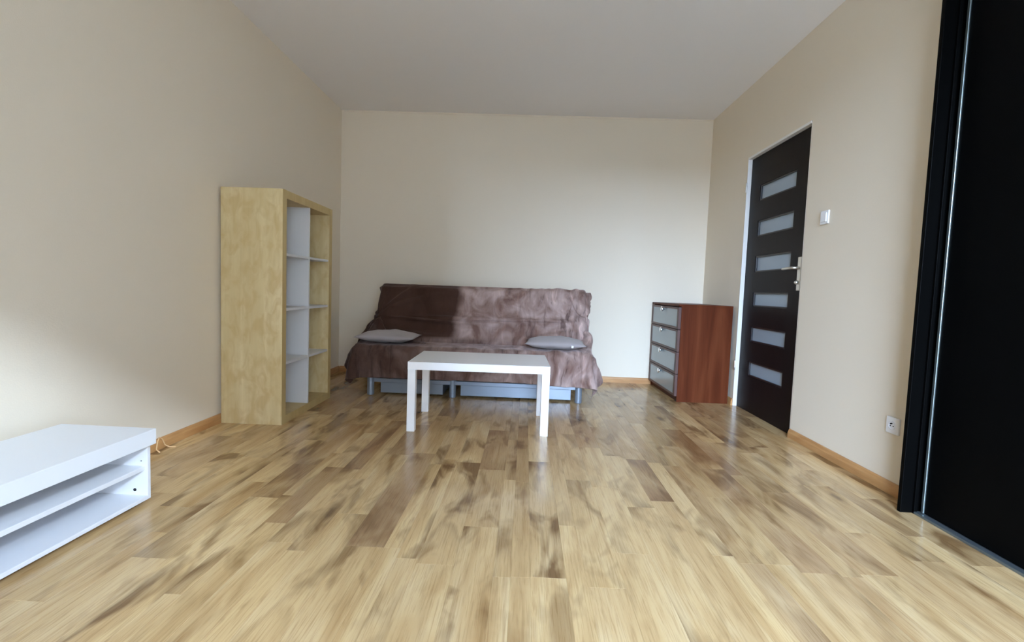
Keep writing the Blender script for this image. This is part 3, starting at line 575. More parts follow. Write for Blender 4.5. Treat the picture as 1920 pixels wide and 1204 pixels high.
0,18,0,0,19,0,1,19,0,0,18,0,0,19,1,-1,19,0,0,18,1,0,19,1,0,19,0,-2,18,1,-1,19,1,-1,19,1,0,18,1,-1,19,0,0,19,1,1,18,1,-1,19,0,0,19,1,0,18,1,0,19,0,1,18,2,0,19,1,0,19,1,-1,18,
0,-1,19,0,1,18,-2,1,18,-4,0,18,-5,-1,19,-4,1,18,0,0,19,1,1,18,0,1,19,-1,2,18,-1,1,19,0,1,18,-1,-1,18,0,-1,19,-1,0,18,0,0,19,2,0,18,-1,-1,18,-3,-1,18,3,-3,18,-6,-1,18,-2,0,
16,10,-2,18,-2,-3,13,-12,-4,9,-15,-5,-1433,4842,809,18,0,1,18,6,1,18,-3,1,18,0,1,19,0,-1,18,0,-1,19,0,-1,18,0,1,19,1,1,18,0,0,19,0,0,18,0,0,19,1,0,18,1,0,18,1,-1,19,1,-1,18,
2,-1,19,2,0,18,2,0,18,1,1,19,1,0,19,0,-1,18,-1,-1,19,0,0,18,-1,2,19,-1,1,18,0,0,19,-1,0,19,0,-1,18,0,0,19,-1,1,18,0,-1,19,0,0,19,-1,0,18,0,-1,19,-1,0,18,0,1,19,-1,1,19,0,1,
18,-1,0,19,0,0,19,-1,0,18,-1,0,19,0,0,19,0,-2,18,-1,0,19,0,0,19,0,0,18,0,1,19,-1,1,19,0,-1,18,0,-1,19,0,0,19,0,1,18,0,0,19,0,-1,19,0,0,19,0,0,18,0,0,19,0,1,19,1,1,19,0,0,18,
0,0,19,0,0,19,0,0,18,0,0,19,0,0,19,0,0,18,1,0,19,0,0,19,1,-1,18,1,0,19,1,-1,19,1,-1,18,1,0,19,1,-1,19,1,-1,18,0,0,19,1,0,19,1,-1,18,0,0,19,1,1,19,0,1,18,1,0,19,1,-1,19,1,0,
18,1,-1,19,1,0,18,1,0,19,-1,0,18,-3,1,18,-5,2,18,-4,0,19,-2,0,18,-1,1,19,-1,2,18,0,1,19,-1,0,18,-1,-1,19,0,-2,18,0,0,18,0,0,19,0,0,18,1,0,18,-3,-1,19,1,-2,18,-3,-1,18,1,-1,
16,10,-2,16,-10,-4,8,-15,-6,14,-11,-1,-1417,4830,828,1,17,8,19,-4,0,18,-1,1,18,0,0,18,0,-1,19,0,-1,18,0,0,19,0,2,18,1,1,19,1,1,18,-1,0,19,1,0,18,1,-1,19,2,0,18,3,-1,18,3,-1,
19,2,-1,18,2,-1,19,1,1,18,-1,0,19,-1,0,18,0,0,19,-1,0,18,-1,-1,19,0,0,19,0,1,18,0,1,19,-1,0,18,0,-1,19,-1,0,18,0,1,19,-1,0,19,-1,0,18,0,-1,19,0,-1,19,-1,1,18,0,1,19,-1,1,19,
0,0,18,-1,0,19,-1,0,19,-1,0,18,-1,-1,19,0,0,19,-1,-1,18,0,1,19,0,0,19,-1,-1,18,0,1,19,0,1,19,0,-1,19,0,-1,18,0,1,19,0,0,19,0,0,18,0,-1,19,0,1,19,0,0,19,0,-1,18,0,1,19,1,1,
19,0,1,19,0,-1,18,0,0,19,0,0,19,0,0,19,0,0,18,-1,-1,19,1,0,19,0,0,19,1,0,19,1,0,18,1,0,19,1,0,18,1,-1,19,1,-1,19,1,0,18,1,0,19,1,0,19,0,-1,18,1,-1,19,1,-1,18,1,1,19,0,1,19,
1,0,18,0,0,19,1,0,19,1,0,18,1,0,19,1,1,18,0,0,19,-1,1,18,-3,0,18,-5,0,18,-4,1,19,-3,1,18,-1,1,19,0,-1,18,-1,-1,19,-1,-1,19,0,-1,18,0,0,18,0,-1,19,0,0,18,0,0,19,-1,-2,18,-1,
-1,15,9,-1,19,-2,-2,8,-15,-6,13,-13,-1,17,-6,-2,-1413,4826,854,14,10,0,0,20,8,19,4,-3,19,0,-1,18,0,0,19,0,1,18,0,1,18,-1,2,19,0,2,18,-1,1,18,0,-2,19,0,-1,18,0,-1,19,0,0,18,
0,0,19,0,0,18,0,0,19,0,-1,18,-1,0,19,0,1,18,1,0,19,0,0,19,0,0,18,0,0,19,0,-2,18,1,0,19,0,1,19,0,0,18,0,-1,19,0,0,18,0,1,19,0,0,19,0,1,18,0,0,19,0,-1,19,0,-1,18,0,1,19,0,0,
19,0,0,18,0,0,19,0,0,19,0,0,18,1,-1,19,0,-1,19,0,-1,18,-1,0,19,0,0,19,0,0,19,0,1,18,0,0,19,0,-1,19,1,0,19,0,1,18,0,0,19,0,-1,19,0,1,18,0,0,19,0,-1,19,0,0,19,0,2,19,0,1,18,
0,1,19,0,0,19,-1,0,19,1,0,18,0,0,19,0,-1,19,0,-1,19,-1,-1,18,0,0,19,-1,0,19,0,1,18,0,0,19,0,0,19,0,0,18,0,-1,19,-1,1,19,0,0,18,0,1,19,0,0,19,0,-2,18,0,-2,19,0,1,19,0,1,18,
0,0,19,0,1,19,0,1,18,0,-1,19,0,0,19,1,0,18,0,1,18,1,0,19,1,0,19,0,-1,18,0,0,18,0,1,19,0,1,18,0,-1,19,0,0,18,0,-2,18,0,0,19,-1,-1,19,-1,-1,18,0,0,18,0,-1,19,-1,-1,19,-5,-1,
18,-2,0,13,-12,-3,6,-17,-4,15,-10,-1,18,-4,-1,-1421,4831,879,18,-6,-6,8,11,7,13,15,3,20,-1,-1,18,0,2,19,0,0,18,-1,0,19,-1,1,18,-1,1,18,-1,0,19,2,-1,18,2,-1,19,0,-1,18,0,0,
19,0,1,18,0,0,19,0,0,18,1,0,19,0,0,19,0,1,18,1,0,19,0,0,18,0,0,19,0,0,18,0,-1,19,0,-1,19,0,1,18,0,-1,19,-1,0,19,0,0,18,-1,1,19,-1,1,19,-1,1,18,0,0,19,1,-1,19,1,-2,18,1,0,19,
-1,1,19,0,0,18,0,0,19,0,0,19,-1,0,18,1,0,19,0,-1,19,0,-1,19,1,0,18,0,0,19,0,-1,19,0,0,19,0,0,18,0,0,19,0,0,19,0,1,18,-1,0,19,0,0,19,1,0,19,0,0,18,-1,0,19,0,1,19,0,1,19,-1,
1,19,-1,0,19,0,0,18,0,0,19,0,0,19,0,-1,18,0,0,19,1,0,19,1,-1,19,1,-1,18,1,0,19,-1,0,19,0,0,18,0,0,19,1,0,19,0,0,18,0,0,19,0,2,19,-1,1,19,1,0,18,0,-1,19,1,-2,19,0,-1,18,0,1,
19,-1,0,19,0,1,18,0,1,19,0,0,19,0,-1,18,0,0,19,-1,0,18,0,0,19,-1,-1,18,0,0,19,0,0,19,-1,0,18,0,1,19,0,0,18,1,0,19,0,0,18,0,-1,19,1,0,18,1,-1,18,0,0,18,0,0,18,1,-1,19,3,-2,
16,-12,-2,6,-16,-4,15,-12,-2,16,-7,-1,17,-7,-1,-1415,4812,891,16,3,6,-1,21,9,18,5,5,20,-1,0,18,0,1,19,0,0,18,0,0,19,0,1,18,0,0,19,-1,-1,18,1,-2,19,0,-1,18,-1,1,19,0,-1,18,
1,-1,19,0,0,19,1,0,18,-1,0,19,1,0,18,1,-1,19,-1,0,19,0,0,18,0,1,19,1,0,19,0,-1,18,0,1,19,0,0,19,1,0,18,0,0,19,-1,0,19,-1,1,18,-1,1,19,-1,1,19,-1,0,19,1,-1,19,2,-2,18,1,0,19,
-1,1,19,-1,0,19,0,1,19,-1,0,18,0,0,19,0,0,19,1,-1,19,0,0,19,0,-1,18,1,-1,19,0,0,19,0,1,18,0,-1,19,0,0,19,0,1,19,-1,1,19,-1,1,18,1,0,19,-1,0,19,0,0,19,0,1,19,0,1,19,0,0,19,
0,1,19,0,0,19,0,-1,18,0,-1,19,0,0,19,1,0,19,0,0,19,-1,-1,18,1,-1,19,1,-2,19,1,-1,18,0,1,19,0,0,19,0,0,19,-1,0,19,1,0,18,1,-1,19,-1,1,19,-1,1,19,0,-1,19,1,-1,18,1,-1,19,0,0,
19,1,0,19,0,0,18,-2,1,19,0,0,19,0,0,19,1,-1,18,0,0,19,-1,1,19,0,0,18,0,1,19,0,0,18,-1,1,19,-1,0,18,0,1,19,0,0,19,0,1,18,0,1,19,0,0,18,0,0,19,0,0,18,0,0,20,1,0,25,0,-2,2,-10,
-18,14,-11,-5,15,0,10,18,-3,-2,15,-11,-1,4,-17,-3,-1396,4802,899,-17,0,6,13,11,10,16,6,9,21,-3,-1,19,0,0,19,1,0,18,0,-1,19,0,0,18,-1,0,19,1,0,18,3,1,19,-2,1,18,-1,1,19,0,1,
19,1,0,19,1,-1,18,1,0,19,0,-1,19,0,0,19,1,-1,18,1,0,19,0,-1,19,0,0,18,0,0,19,0,0,19,-1,0,18,0,0,19,1,0,19,0,-1,19,-2,1,18,-1,1,19,-2,0,19,0,0,19,0,0,18,3,-1,19,2,0,19,-2,1,
19,-1,1,19,-1,0,19,0,0,19,0,0,18,0,0,19,0,0,19,0,0,19,1,0,19,1,0,19,1,-1,19,1,0,18,-1,0,19,1,0,19,-1,0,19,-1,1,19,-1,0,19,-1,0,19,-1,0,19,-1,1,19,0,0,19,-1,-1,19,0,0,19,0,
-1,19,-1,0,19,0,0,19,1,-1,18,1,1,19,1,0,19,0,0,19,0,0,19,1,0,19,2,0,19,2,0,19,0,0,19,0,1,18,-1,0,19,0,0,19,0,-1,19,1,0,19,2,-1,19,-1,0,19,-1,1,18,0,-1,19,2,-1,19,0,0,19,0,
0,18,0,0,19,0,0,19,-1,1,19,1,0,19,0,-1,18,0,1,19,0,0,19,0,0,19,-1,0,19,-1,0,18,-1,1,19,0,0,19,0,1,18,0,-1,19,-1,0,18,-1,1,19,-2,-1,18,-1,0,19,0,0,18,2,0,19,0,0,20,1,0,25,1,
-1,9,-8,-19,2,-16,-10,15,-2,1,10,2,16,16,-4,7,19,0,-1,-1417,4789,898,18,-5,1,0,6,21,17,0,7,20,-2,0,19,0,0,18,1,-1,19,1,0,18,0,0,19,1,0,19,1,-1,18,0,0,19,-1,0,19,-1,1,18,0,
0,19,0,0,19,2,-1,18,1,0,19,1,0,19,1,0,18,0,0,19,0,0,19,1,0,19,1,0,18,0,0,19,-1,-1,19,-1,0,19,1,0,18,1,0,19,-1,0,19,0,0,19,-2,1,19,-1,0,18,0,0,19,1,0,19,2,-1,19,-2,1,19,-2,
0,19,-1,0,19,0,0,18,0,0,19,1,0,19,1,0,19,-1,0,19,0,0,19,-1,0,19,1,0,19,1,0,19,2,0,19,-1,0,19,0,0,20,0,0,19,-2,0,19,-1,0,19,0,1,19,-1,0,19,0,0,19,-2,0,19,0,0,19,1,0,19,0,0,
19,0,0,19,-1,0,19,1,0,19,2,0,19,1,-1,19,0,0,19,0,0,19,1,0,19,1,0,19,2,-1,19,-1,1,19,-1,0,19,0,0,18,0,0,19,1,0,19,1,-1,19,2,0,19,-2,0,19,0,0,19,1,1,19,1,1,19,2,0,18,-1,0,19,
0,-1,19,-1,-1,19,0,0,19,0,0,18,1,0,19,-1,0,19,0,0,19,0,0,18,-1,0,19,-2,0,19,-1,1,18,0,0,19,0,0,19,-1,1,18,-1,0,19,-2,0,19,-2,1,18,0,0,19,1,0,19,2,0,18,1,0,21,1,2,18,-2,-4,
-1,-8,-24,13,-8,9,17,-2,0,19,-1,0,10,6,-14,16,-8,4,-1405,4767,895,-6,0,17,13,-1,13,16,-1,8,20,-2,-1,19,0,0,18,1,0,19,1,-1,18,1,0,19,0,-1,19,2,0,19,0,0,19,-1,0,18,-1,0,19,0,
0,19,0,0,18,2,0,19,1,0,19,1,0,19,0,0,18,0,1,19,1,2,19,1,-2,19,0,-2,18,0,0,19,0,1,19,-1,0,19,1,0,19,-1,0,18,-1,0,19,1,0,19,1,0,19,-1,0,19,0,0,19,0,0,19,0,0,18,-2,0,19,-1,0,
19,-1,0,19,0,0,19,1,0,19,2,0,19,0,0,19,-1,0,19,-1,0,19,0,0,19,0,0,20,2,0,19,-1,0,19,0,0,19,0,0,19,-1,0,19,-1,0,19,-1,0,20,1,0,19,0,0,19,-1,1,19,-2,0,19,0,0,19,1,0,19,0,0,20,
0,0,19,0,0,19,1,-1,19,2,0,19,1,0,19,0,0,19,1,0,19,0,0,19,1,0,20,-1,0,19,0,0,19,0,0,19,0,0,19,0,0,19,1,0,19,1,-1,19,2,0,19,-2,0,19,0,0,19,1,0,19,1,0,18,1,1,19,1,2,19,0,2,19,
0,0,19,0,-2,18,-1,-2,19,-1,-1,19,0,1,19,-1,0,19,0,-1,18,1,0,19,-2,1,19,-2,0,19,-1,0,18,-1,0,19,-1,0,19,-1,1,19,-2,1,19,0,0,18,1,1,19,1,0,18,0,1,20,1,0,25,1,-1,12,-2,-10,-3,
-8,-21,17,2,-6,18,3,-6,17,2,-4,18,-7,2,3,13,-13,-1414,4750,911,18,-3,-1,-6,-8,23,19,1,7,21,-3,0,19,0,0,18,1,-1,19,1,-1,19,2,0,19,0,-1,19,1,0,18,0,-1,19,0,0,19,0,0,19,1,0,19,
0,0,18,0,-1,19,1,0,19,0,1,19,0,2,18,0,1,19,1,-4,19,1,0,18,1,1,19,0,0,19,-1,0,19,0,-1,19,1,0,18,-2,0,19,-1,1,19,0,0,19,1,0,19,0,0,19,1,-1,19,1,0,19,-1,0,19,-1,0,19,-2,0,19,
0,1,19,1,-1,19,1,0,19,1,0,19,-1,1,19,0,0,20,-1,0,19,-1,0,19,1,0,19,0,1,19,-2,-1,20,1,1,19,0,0,19,0,1,19,-1,-1,19,0,0,20,0,0,19,0,0,19,-2,1,19,0,0,20,0,0,19,1,-1,19,0,0,20,
0,0,19,1,0,19,1,-1,19,2,0,19,-1,0,20,0,1,19,0,0,19,-1,0,20,0,0,19,0,0,19,0,-1,19,1,0,19,1,0,20,0,-1,19,1,0,19,1,-1,19,2,0,19,-1,0,19,1,0,19,1,0,19,0,0,19,0,0,18,0,0,19,-1,
1,19,0,3,19,1,2,19,0,0,19,-1,-2,18,-1,-2,19,0,2,19,1,1,18,-1,-4,19,-1,0,19,-2,1,18,-1,2,19,-3,1,19,-2,1,19,-2,0,19,-1,0,19,1,0,19,0,0,19,1,1,20,3,-1,31,-1,0,16,5,-3,2,-5,-23,
9,-4,-10,18,2,-5,16,3,-1,9,-1,-17,7,7,-16,3,14,-12,-1422,4731,903,15,-6,3,8,-10,13,11,-5,18,25,1,0,20,1,0,19,1,0,19,1,0,19,0,1,18,0,0,19,1,0,19,0,1,19,2,0,19,1,0,19,0,0,19,
1,1,18,-1,0,19,0,1,19,0,1,18,0,-1,19,1,-2,19,1,1,18,1,1,19,0,-1,19,-1,-1,19,0,0,19,1,0,18,0,1,19,-1,0,19,-1,-1,19,-1,0,19,0,0,19,0,0,19,1,0,19,1,0,19,0,0,20,0,0,19,-1,0,19,
0,0,19,1,0,19,-1,0,19,-1,0,19,0,0,19,0,0,20,0,0,19,-1,0,19,1,1,19,-3,0,20,1,-1,19,0,1,19,-1,-1,20,0,1,19,0,0,19,0,0,20,0,0,19,1,0,19,-1,-2,20,0,0,19,0,0,19,1,0,20,-1,1,19,
1,0,20,2,1,19,-1,0,20,-2,-1,19,0,1,19,1,0,20,0,-1,19,0,-1,20,0,0,19,0,0,19,-1,1,20,2,1,19,1,0,19,1,0,19,1,0,20,2,0,19,2,0,19,0,0,19,0,-1,19,0,0,19,1,1,19,0,0,19,-1,0,19,-1,
0,19,-1,0,19,0,1,18,1,2,19,0,2,19,1,-1,18,-1,-5,19,1,0,18,0,3,19,-2,-2,19,-3,0,18,-2,-1,19,-3,-1,19,-1,-1,19,-1,-1,19,-1,0,19,1,0,19,-1,1,18,0,1,20,-2,0,25,4,2,22,0,-12,0,
-1,-19,19,-4,1,14,6,-12,-2,10,-19,1,9,-17,6,9,-15,9,8,-14,-1430,4704,901,16,-3,10,16,-7,-1,19,0,4,18,2,0,19,0,0,19,2,-1,19,2,0,19,1,1,19,1,0,19,0,0,19,0,0,19,0,1,19,0,1,19,
0,3,19,-1,2,19,-4,3,17,-4,8,18,2,-4,19,-1,5,19,1,1,18,2,-3,18,3,-5,19,0,-2,19,0,-1,19,0,0,19,1,0,19,1,0,19,1,-1,19,-1,-2,19,0,-1,19,0,-1,19,0,1,20,0,0,19,0,1,19,0,1,19,0,1,
19,1,0,19,-1,-1,19,0,-1,19,0,-1,19,0,-1,20,1,-1,19,2,0,19,-1,0,20,1,-1,19,0,0,20,-1,-1,19,-1,0,20,0,0,19,1,0,20,0,0,19,0,0,20,1,1,19,0,0,19,-1,-1,20,-1,0,19,-1,-1,20,1,1,19,
1,1,20,2,0,19,-1,0,20,-2,-1,19,0,0,20,0,0,19,1,0,20,-1,0,19,-1,-1,20,-1,0,20,0,0,19,1,0,20,1,1,19,1,1,20,0,1,19,0,2,19,0,2,20,-1,2,19,-1,1,19,0,2,19,0,1,19,0,0,20,1,1,19,-1,
0,19,0,-1,19,0,-1,19,0,-1,19,0,0,19,1,2,19,0,4,18,-2,6,18,-1,5,19,0,-1,17,0,-9,18,-1,-6,18,0,-6,18,0,-4,19,1,-2,19,-1,-1,19,-1,0,20,-2,1,19,-2,0,19,0,2,20,-1,1,26,-4,1,20,
-1,0,3,12,-8,15,-11,-10,14,0,-11,15,6,-12,-7,11,-17,10,8,-14,3,9,-16,15,5,-11,-1419,4690,880,16,-4,10,3,-18,13,18,-7,11,22,6,1,19,-1,-1,19,2,1,19,3,0,19,4,1,18,0,0,19,0,0,
19,0,0,19,0,0,19,0,1,19,1,1,19,-2,0,19,-3,-2,19,3,-1,16,-4,7,19,3,-2,18,5,-3,18,1,-1,19,-1,-1,19,-3,2,19,0,1,19,0,1,20,1,1,19,0,-1,19,0,0,19,0,0,19,0,-1,19,0,0,19,0,0,19,0,
-1,20,0,0,19,1,1,19,-1,-1,20,0,0,19,0,0,19,0,0,19,0,-1,20,0,0,19,1,0,19,1,1,20,0,1,19,1,1,20,-1,-1,19,-1,0,20,-1,-1,19,0,0,20,0,1,19,1,0,20,0,0,19,1,0,20,0,0,19,1,0,20,-1,
0,19,0,-1,20,0,1,20,1,0,20,-1,0,19,-2,-1,20,0,0,20,0,0,19,1,1,20,1,0,19,0,0,20,-1,-1,20,-1,0,19,0,0,20,0,0,19,1,0,20,1,0,19,1,0,20,0,0,20,0,0,19,0,-1,20,-1,0,19,0,0,20,0,1,
19,1,2,19,0,0,20,-1,0,19,0,1,19,0,0,20,0,0,19,1,-1,19,2,-1,19,3,0,19,2,2,18,-2,3,17,-7,6,19,-3,3,19,1,-1,19,1,-4,14,-2,-13,18,1,6,18,-2,-2,19,-2,-2,19,-3,-2,19,-2,0,19,-2,
0,19,-2,-1,25,-2,0,26,-1,-6,0,17,-23,8,10,-14,12,-9,-5,11,6,-13,10,8,-14,-7,10,-14,17,0,-8,0,10,-16,-1408,4681,858,11,-9,10,2,-17,12,18,-2,5,19,1,3,19,0,1,19,1,1,19,2,2,17,
-2,7,19,1,0,19,0,0,19,0,0,19,0,0,19,0,1,19,3,0,19,-2,-2,19,1,-3,14,-7,11,19,2,-2,18,3,-2,19,0,2,19,-1,1,20,-1,0,19,-1,-1,19,2,-2,19,3,-1,19,2,0,19,0,-1,19,0,0,19,-1,0,19,0,
0,20,-1,0,19,0,0,19,0,0,20,0,0,19,-1,-1,19,-1,0,20,1,0,19,0,0,20,0,1,19,-1,0,19,-1,0,20,0,0,20,1,1,19,1,0,19,1,1,20,0,-1,20,-1,-1,19,0,-1,20,0,0,19,1,1,20,0,0,20,1,1,19,-1,
0,20,-1,0,19,0,1,20,1,0,20,1,1,20,0,0,20,-1,-1,19,-1,-1,20,0,-1,20,1,0,19,0,0,20,1,1,20,0,1,20,-1,0,19,0,0,20,0,-1,20,0,0,20,1,0,19,0,1,20,0,1,20,0,1,19,-1,0,20,-1,0,20,-1,
-1,20,0,0,20,0,-1,19,2,1,20,1,0,19,1,0,20,0,0,19,1,0,20,0,1,19,-1,0,19,-1,1,20,1,2,19,2,2,19,0,1,19,1,0,19,2,-1,18,2,0,17,-7,2,18,-5,3,17,-4,4,18,3,-8,11,4,-13,18,-1,-3,19,
-1,-2,19,-1,-2,20,-2,-2,18,-1,-3,18,-2,-4,25,-2,-6,5,16,-16,3,10,-15,14,-12,-3,14,2,-10,10,8,-13,-3,12,-15,9,12,-12,17,-2,-8,-1403,4670,838,3,-14,11,7,-14,11,18,0,3,19,2,2,
18,-2,5,19,0,2,18,-2,5,17,9,-2,19,1,0,19,0,0,19,0,0,19,0,0,18,-4,2,19,5,-1,17,-6,3,14,-8,10,19,-1,0,19,1,-1,19,1,-1,19,2,-2,19,3,-1,19,3,-2,18,5,-2,19,1,-1,19,0,-1,19,0,0,
20,0,0,19,0,-1,19,-1,0,19,-1,0,20,0,-1,19,0,0,19,-1,1,20,-1,0,19,0,-1,19,0,0,20,-2,2,19,0,0,19,0,0,20,2,0,19,2,-2,20,1,0,19,0,0,20,0,0,19,0,1,20,0,-1,19,0,0,20,0,0,19,0,0,
20,0,0,20,0,0,19,0,0,20,0,1,20,0,-1,20,0,0,19,0,1,20,1,0,20,0,0,19,0,0,20,0,0,20,-1,0,19,1,0,20,0,0,20,0,1,20,0,0,20,0,0,19,0,0,20,0,0,20,0,0,19,0,0,20,0,1,20,0,0,20,0,1,19,
0,0,20,0,-1,20,0,0,20,0,-1,19,0,0,20,0,1,20,0,1,19,0,0,20,1,0,20,0,1,19,0,0,20,1,1,19,0,0,19,-1,2,20,-1,2,19,-1,2,19,-3,2,19,0,1,20,3,1,17,5,-3,19,2,3,18,-1,3,6,-18,-1,19,
-2,-4,12,6,-13,18,1,-4,20,-3,0,19,-1,-3,16,4,-7,18,-2,-4,18,-2,-4,22,1,-7,1,12,-16,7,8,-14,12,-14,0,16,3,-10,6,12,-14,2,12,-14,5,12,-14,-1405,4656,816,3,-15,12,12,-11,9,19,
4,1,18,-2,4,18,-3,6,18,-3,4,19,3,2,14,11,-3,19,0,1,19,-1,0,18,-2,1,19,3,-1,19,-2,0,12,-9,12,17,-7,4,19,0,0,19,2,-2,18,4,-2,18,6,-2,19,5,-2,18,3,-1,19,0,-1,19,0,-1,19,0,-1,
20,0,0,19,-2,0,19,-1,0,19,-2,1,19,-2,0,20,-1,1,19,-1,0,19,-1,0,20,-1,1,19,-1,0,19,0,0,20,0,0,19,1,-1,20,2,-2,19,1,0,19,1,0,20,0,0,20,0,0,19,2,-1,19,2,-1,20,1,0,19,0,0,20,0,
-1,20,0,0,19,0,0,20,0,0,20,0,0,19,0,0,20,1,0,20,-1,0,20,1,0,19,0,1,20,0,0,19,0,0,20,0,0,20,0,0,19,0,0,20,0,0,20,0,0,20,0,0,20,0,0,19,0,1,20,0,0,20,0,0,20,0,0,19,0,1,20,0,0,
20,-1,1,20,-1,1,19,-1,1,20,-2,1,20,-2,1,19,-2,2,20,-1,1,20,1,0,20,1,-1,20,1,-1,20,1,0,19,2,-1,20,2,-1,19,2,-1,20,2,0,19,1,1,20,0,1,19,1,2,20,1,1,19,-1,2,19,-3,2,19,-2,2,19,
3,1,18,5,0,19,0,3,-3,-18,-7,15,-10,-1,16,4,-8,19,3,-6,18,-1,-3,19,0,-4,15,6,-8,17,-7,-1,19,-2,-3,13,7,-13,1,11,-16,11,5,-11,13,-14,-1,15,6,-10,4,12,-14,8,12,-13,-1406,4641,
795,4,-15,11,16,-7,7,19,3,2,17,-4,6,17,-5,7,18,-2,4,12,15,-2,18,3,-2,19,0,1,19,-2,1,18,3,-1,18,-5,3,10,-8,13,18,-7,3,19,3,-3,18,5,-2,18,7,-2,18,5,-2,18,3,-2,19,0,-1,19,0,0,
20,-1,-1,19,-2,-1,19,-2,1,19,-3,2,19,-2,1,19,-3,1,19,-1,0,19,-1,0,20,0,0,19,-1,0,20,0,-1,19,1,0,19,1,-1,20,2,-1,19,2,-2,19,2,-1,20,1,-1,19,2,0,20,1,0,19,1,0,20,0,-1,19,0,-1,
20,0,0,20,0,0,19,0,0,20,0,0,19,0,0,20,0,-1,20,0,1,19,0,0,20,0,0,20,0,0,19,0,0,20,0,0,20,0,1,20,0,0,19,0,0,20,0,0,20,0,0,19,0,0,20,0,0,20,0,0,20,0,0,19,1,0,20,0,1,20,0,0,20,
0,0,20,0,0,19,0,0,20,0,1,20,0,0,20,0,1,19,0,0,20,-1,1,20,-1,1,20,-2,2,20,-2,2,19,-3,0,20,-2,1,20,-1,1,20,0,0,20,0,1,20,1,1,20,1,0,19,2,0,20,3,-1,19,2,-2,20,4,0,19,3,0,19,1,
2,20,0,1,20,0,0,19,-1,3,18,0,3,19,4,0,19,-2,4,-7,-13,-13,8,-16,-2,17,2,-6,18,1,-4,19,-1,-2,17,4,-7,16,5,-8,18,-6,-2,18,-6,-3,4,10,-14,3,11,-16,14,2,-9,15,-12,-2,12,9,-10,2,
13,-14,-1407,4626,775,8,-14,9,17,-3,5,19,0,4,15,-7,8,17,-4,7,16,8,-1,11,12,-1,18,1,-1,19,-3,1,18,3,0,15,-8,6,11,-8,14,19,-3,0,17,6,-3,17,9,-3,18,6,-2,18,3,-2,19,-1,-1,19,-1,
-1,19,-2,1,19,-3,1,19,-4,1,19,-3,2,19,-3,1,19,-2,0,19,0,0,20,0,-1,19,1,-1,19,1,-1,20,1,-2,19,2,-1,19,2,0,20,2,-1,19,2,-1,20,2,-1,19,1,-1,19,1,-1,20,0,-1,20,0,0,19,0,0,20,0,
0,19,0,0,20,0,-1,20,-1,0,19,0,0,20,1,0,20,0,0,19,-1,0,20,0,-1,20,0,1,19,0,0,20,0,0,19,0,-1,20,0,1,20,1,0,20,0,1,19,0,0,20,0,0,20,0,0,20,0,-1,19,0,0,20,0,1,20,0,0,20,0,0,19,
0,0,20,0,0,20,0,0,20,0,0,19,0,1,20,1,1,20,0,0,20,0,-1,20,0,1,20,0,1,20,0,0,19,1,1,20,0,1,20,1,1,20,-1,1,20,-2,1,20,-2,1,20,-2,1,20,-3,1,19,-2,1,20,-2,1,20,-1,1,20,0,2,20,1,
0,20,2,1,20,4,0,19,4,-1,19,3,-2,20,4,-1,19,1,3,19,1,2,19,0,2,19,4,1,18,-7,3,-8,-9,-14,-1,-15,-7,19,-4,-2,18,-2,-2,18,0,-4,13,9,-10,18,1,-6,18,-4,-4,17,-7,-4,-1,10,-14,5,9,
-14,15,0,-8,16,-8,-3,10,11,-11,-1408,4611,753,11,-12,9,18,-1,4,17,-4,6,15,-8,9,18,2,3,5,18,-1,19,2,-1,18,-3,1,19,3,-1,10,-10,12,13,-9,9,19,3,-2,15,10,-1,17,10,-1,18,2,-3,19,
0,-2,19,-4,1,18,-4,2,19,-4,2,19,-4,2,19,-2,1,19,-2,0,19,-1,0,19,1,-2,20,1,-2,19,2,-2,19,2,-1,20,3,-1,19,2,-2,19,2,-1,19,2,-2,20,2,0,19,1,-1,20,0,0,20,-1,-1,19,0,0,20,0,-1,
19,0,0,20,0,-1,20,0,0,19,0,0,20,-1,0,20,0,-1,19,0,0,20,0,-1,20,0,1,19,0,0,20,0,0,20,0,-1,19,0,0,20,0,1,20,0,0,19,0,0,20,0,0,20,0,0,19,0,1,20,0,0,20,0,0,20,0,-1,20,0,0,19,0,
0,20,0,0,20,0,1,19,0,0,20,0,0,20,1,0,20,0,1,20,0,0,19,0,0,20,0,1,20,0,0,20,0,0,20,0,0,20,0,0,19,1,1,20,0,0,20,0,1,20,1,1,20,0,1,20,0,1,20,1,0,20,0,1,20,-1,1,20,0,1,20,-2,2,
20,-2,1,21,-3,0,20,-2,2,20,-2,1,20,-1,2,20,0,2,20,2,1,20,3,0,19,5,0,19,5,-2,19,3,1,18,1,1,20,4,2,15,-11,2,-8,-6,-13,-8,-13,-12,17,-6,-1,18,-5,-1,18,2,-5,11,10,-12,17,-2,-4,
17,-4,-4,17,-1,-14,-11,6,-9,15,-1,-4,15,3,-11,17,-1,-7,-1407,4597,732,14,-9,7,17,-4,5,16,-7,7,16,-5,8,4,17,1,15,8,-2,17,-2,3,20,1,-2,6,-7,15,15,-9,5,17,8,-1,14,13,1,18,4,-3,
19,-2,-2,18,-5,3,18,-4,4,18,-5,2,19,-3,1,19,-3,-1,20,0,-1,19,1,-2,19,2,-1,19,3,-2,19,3,-1,19,2,-2,20,3,-2,19,2,-2,20,1,-1,19,1,-1,20,0,-2,19,-1,0,20,0,0,20,0,0,19,0,-1,20,
0,-1,20,0,0,19,0,-1,20,-1,0,19,0,0,20,0,-1,20,0,0,20,0,0,19,0,-1,20,-1,0,20,0,-1,19,0,0,20,0,1,20,0,0,20,0,-1,19,0,0,20,0,0,19,0,0,20,0,1,20,1,0,20,0,1,19,0,0,20,0,0,20,0,
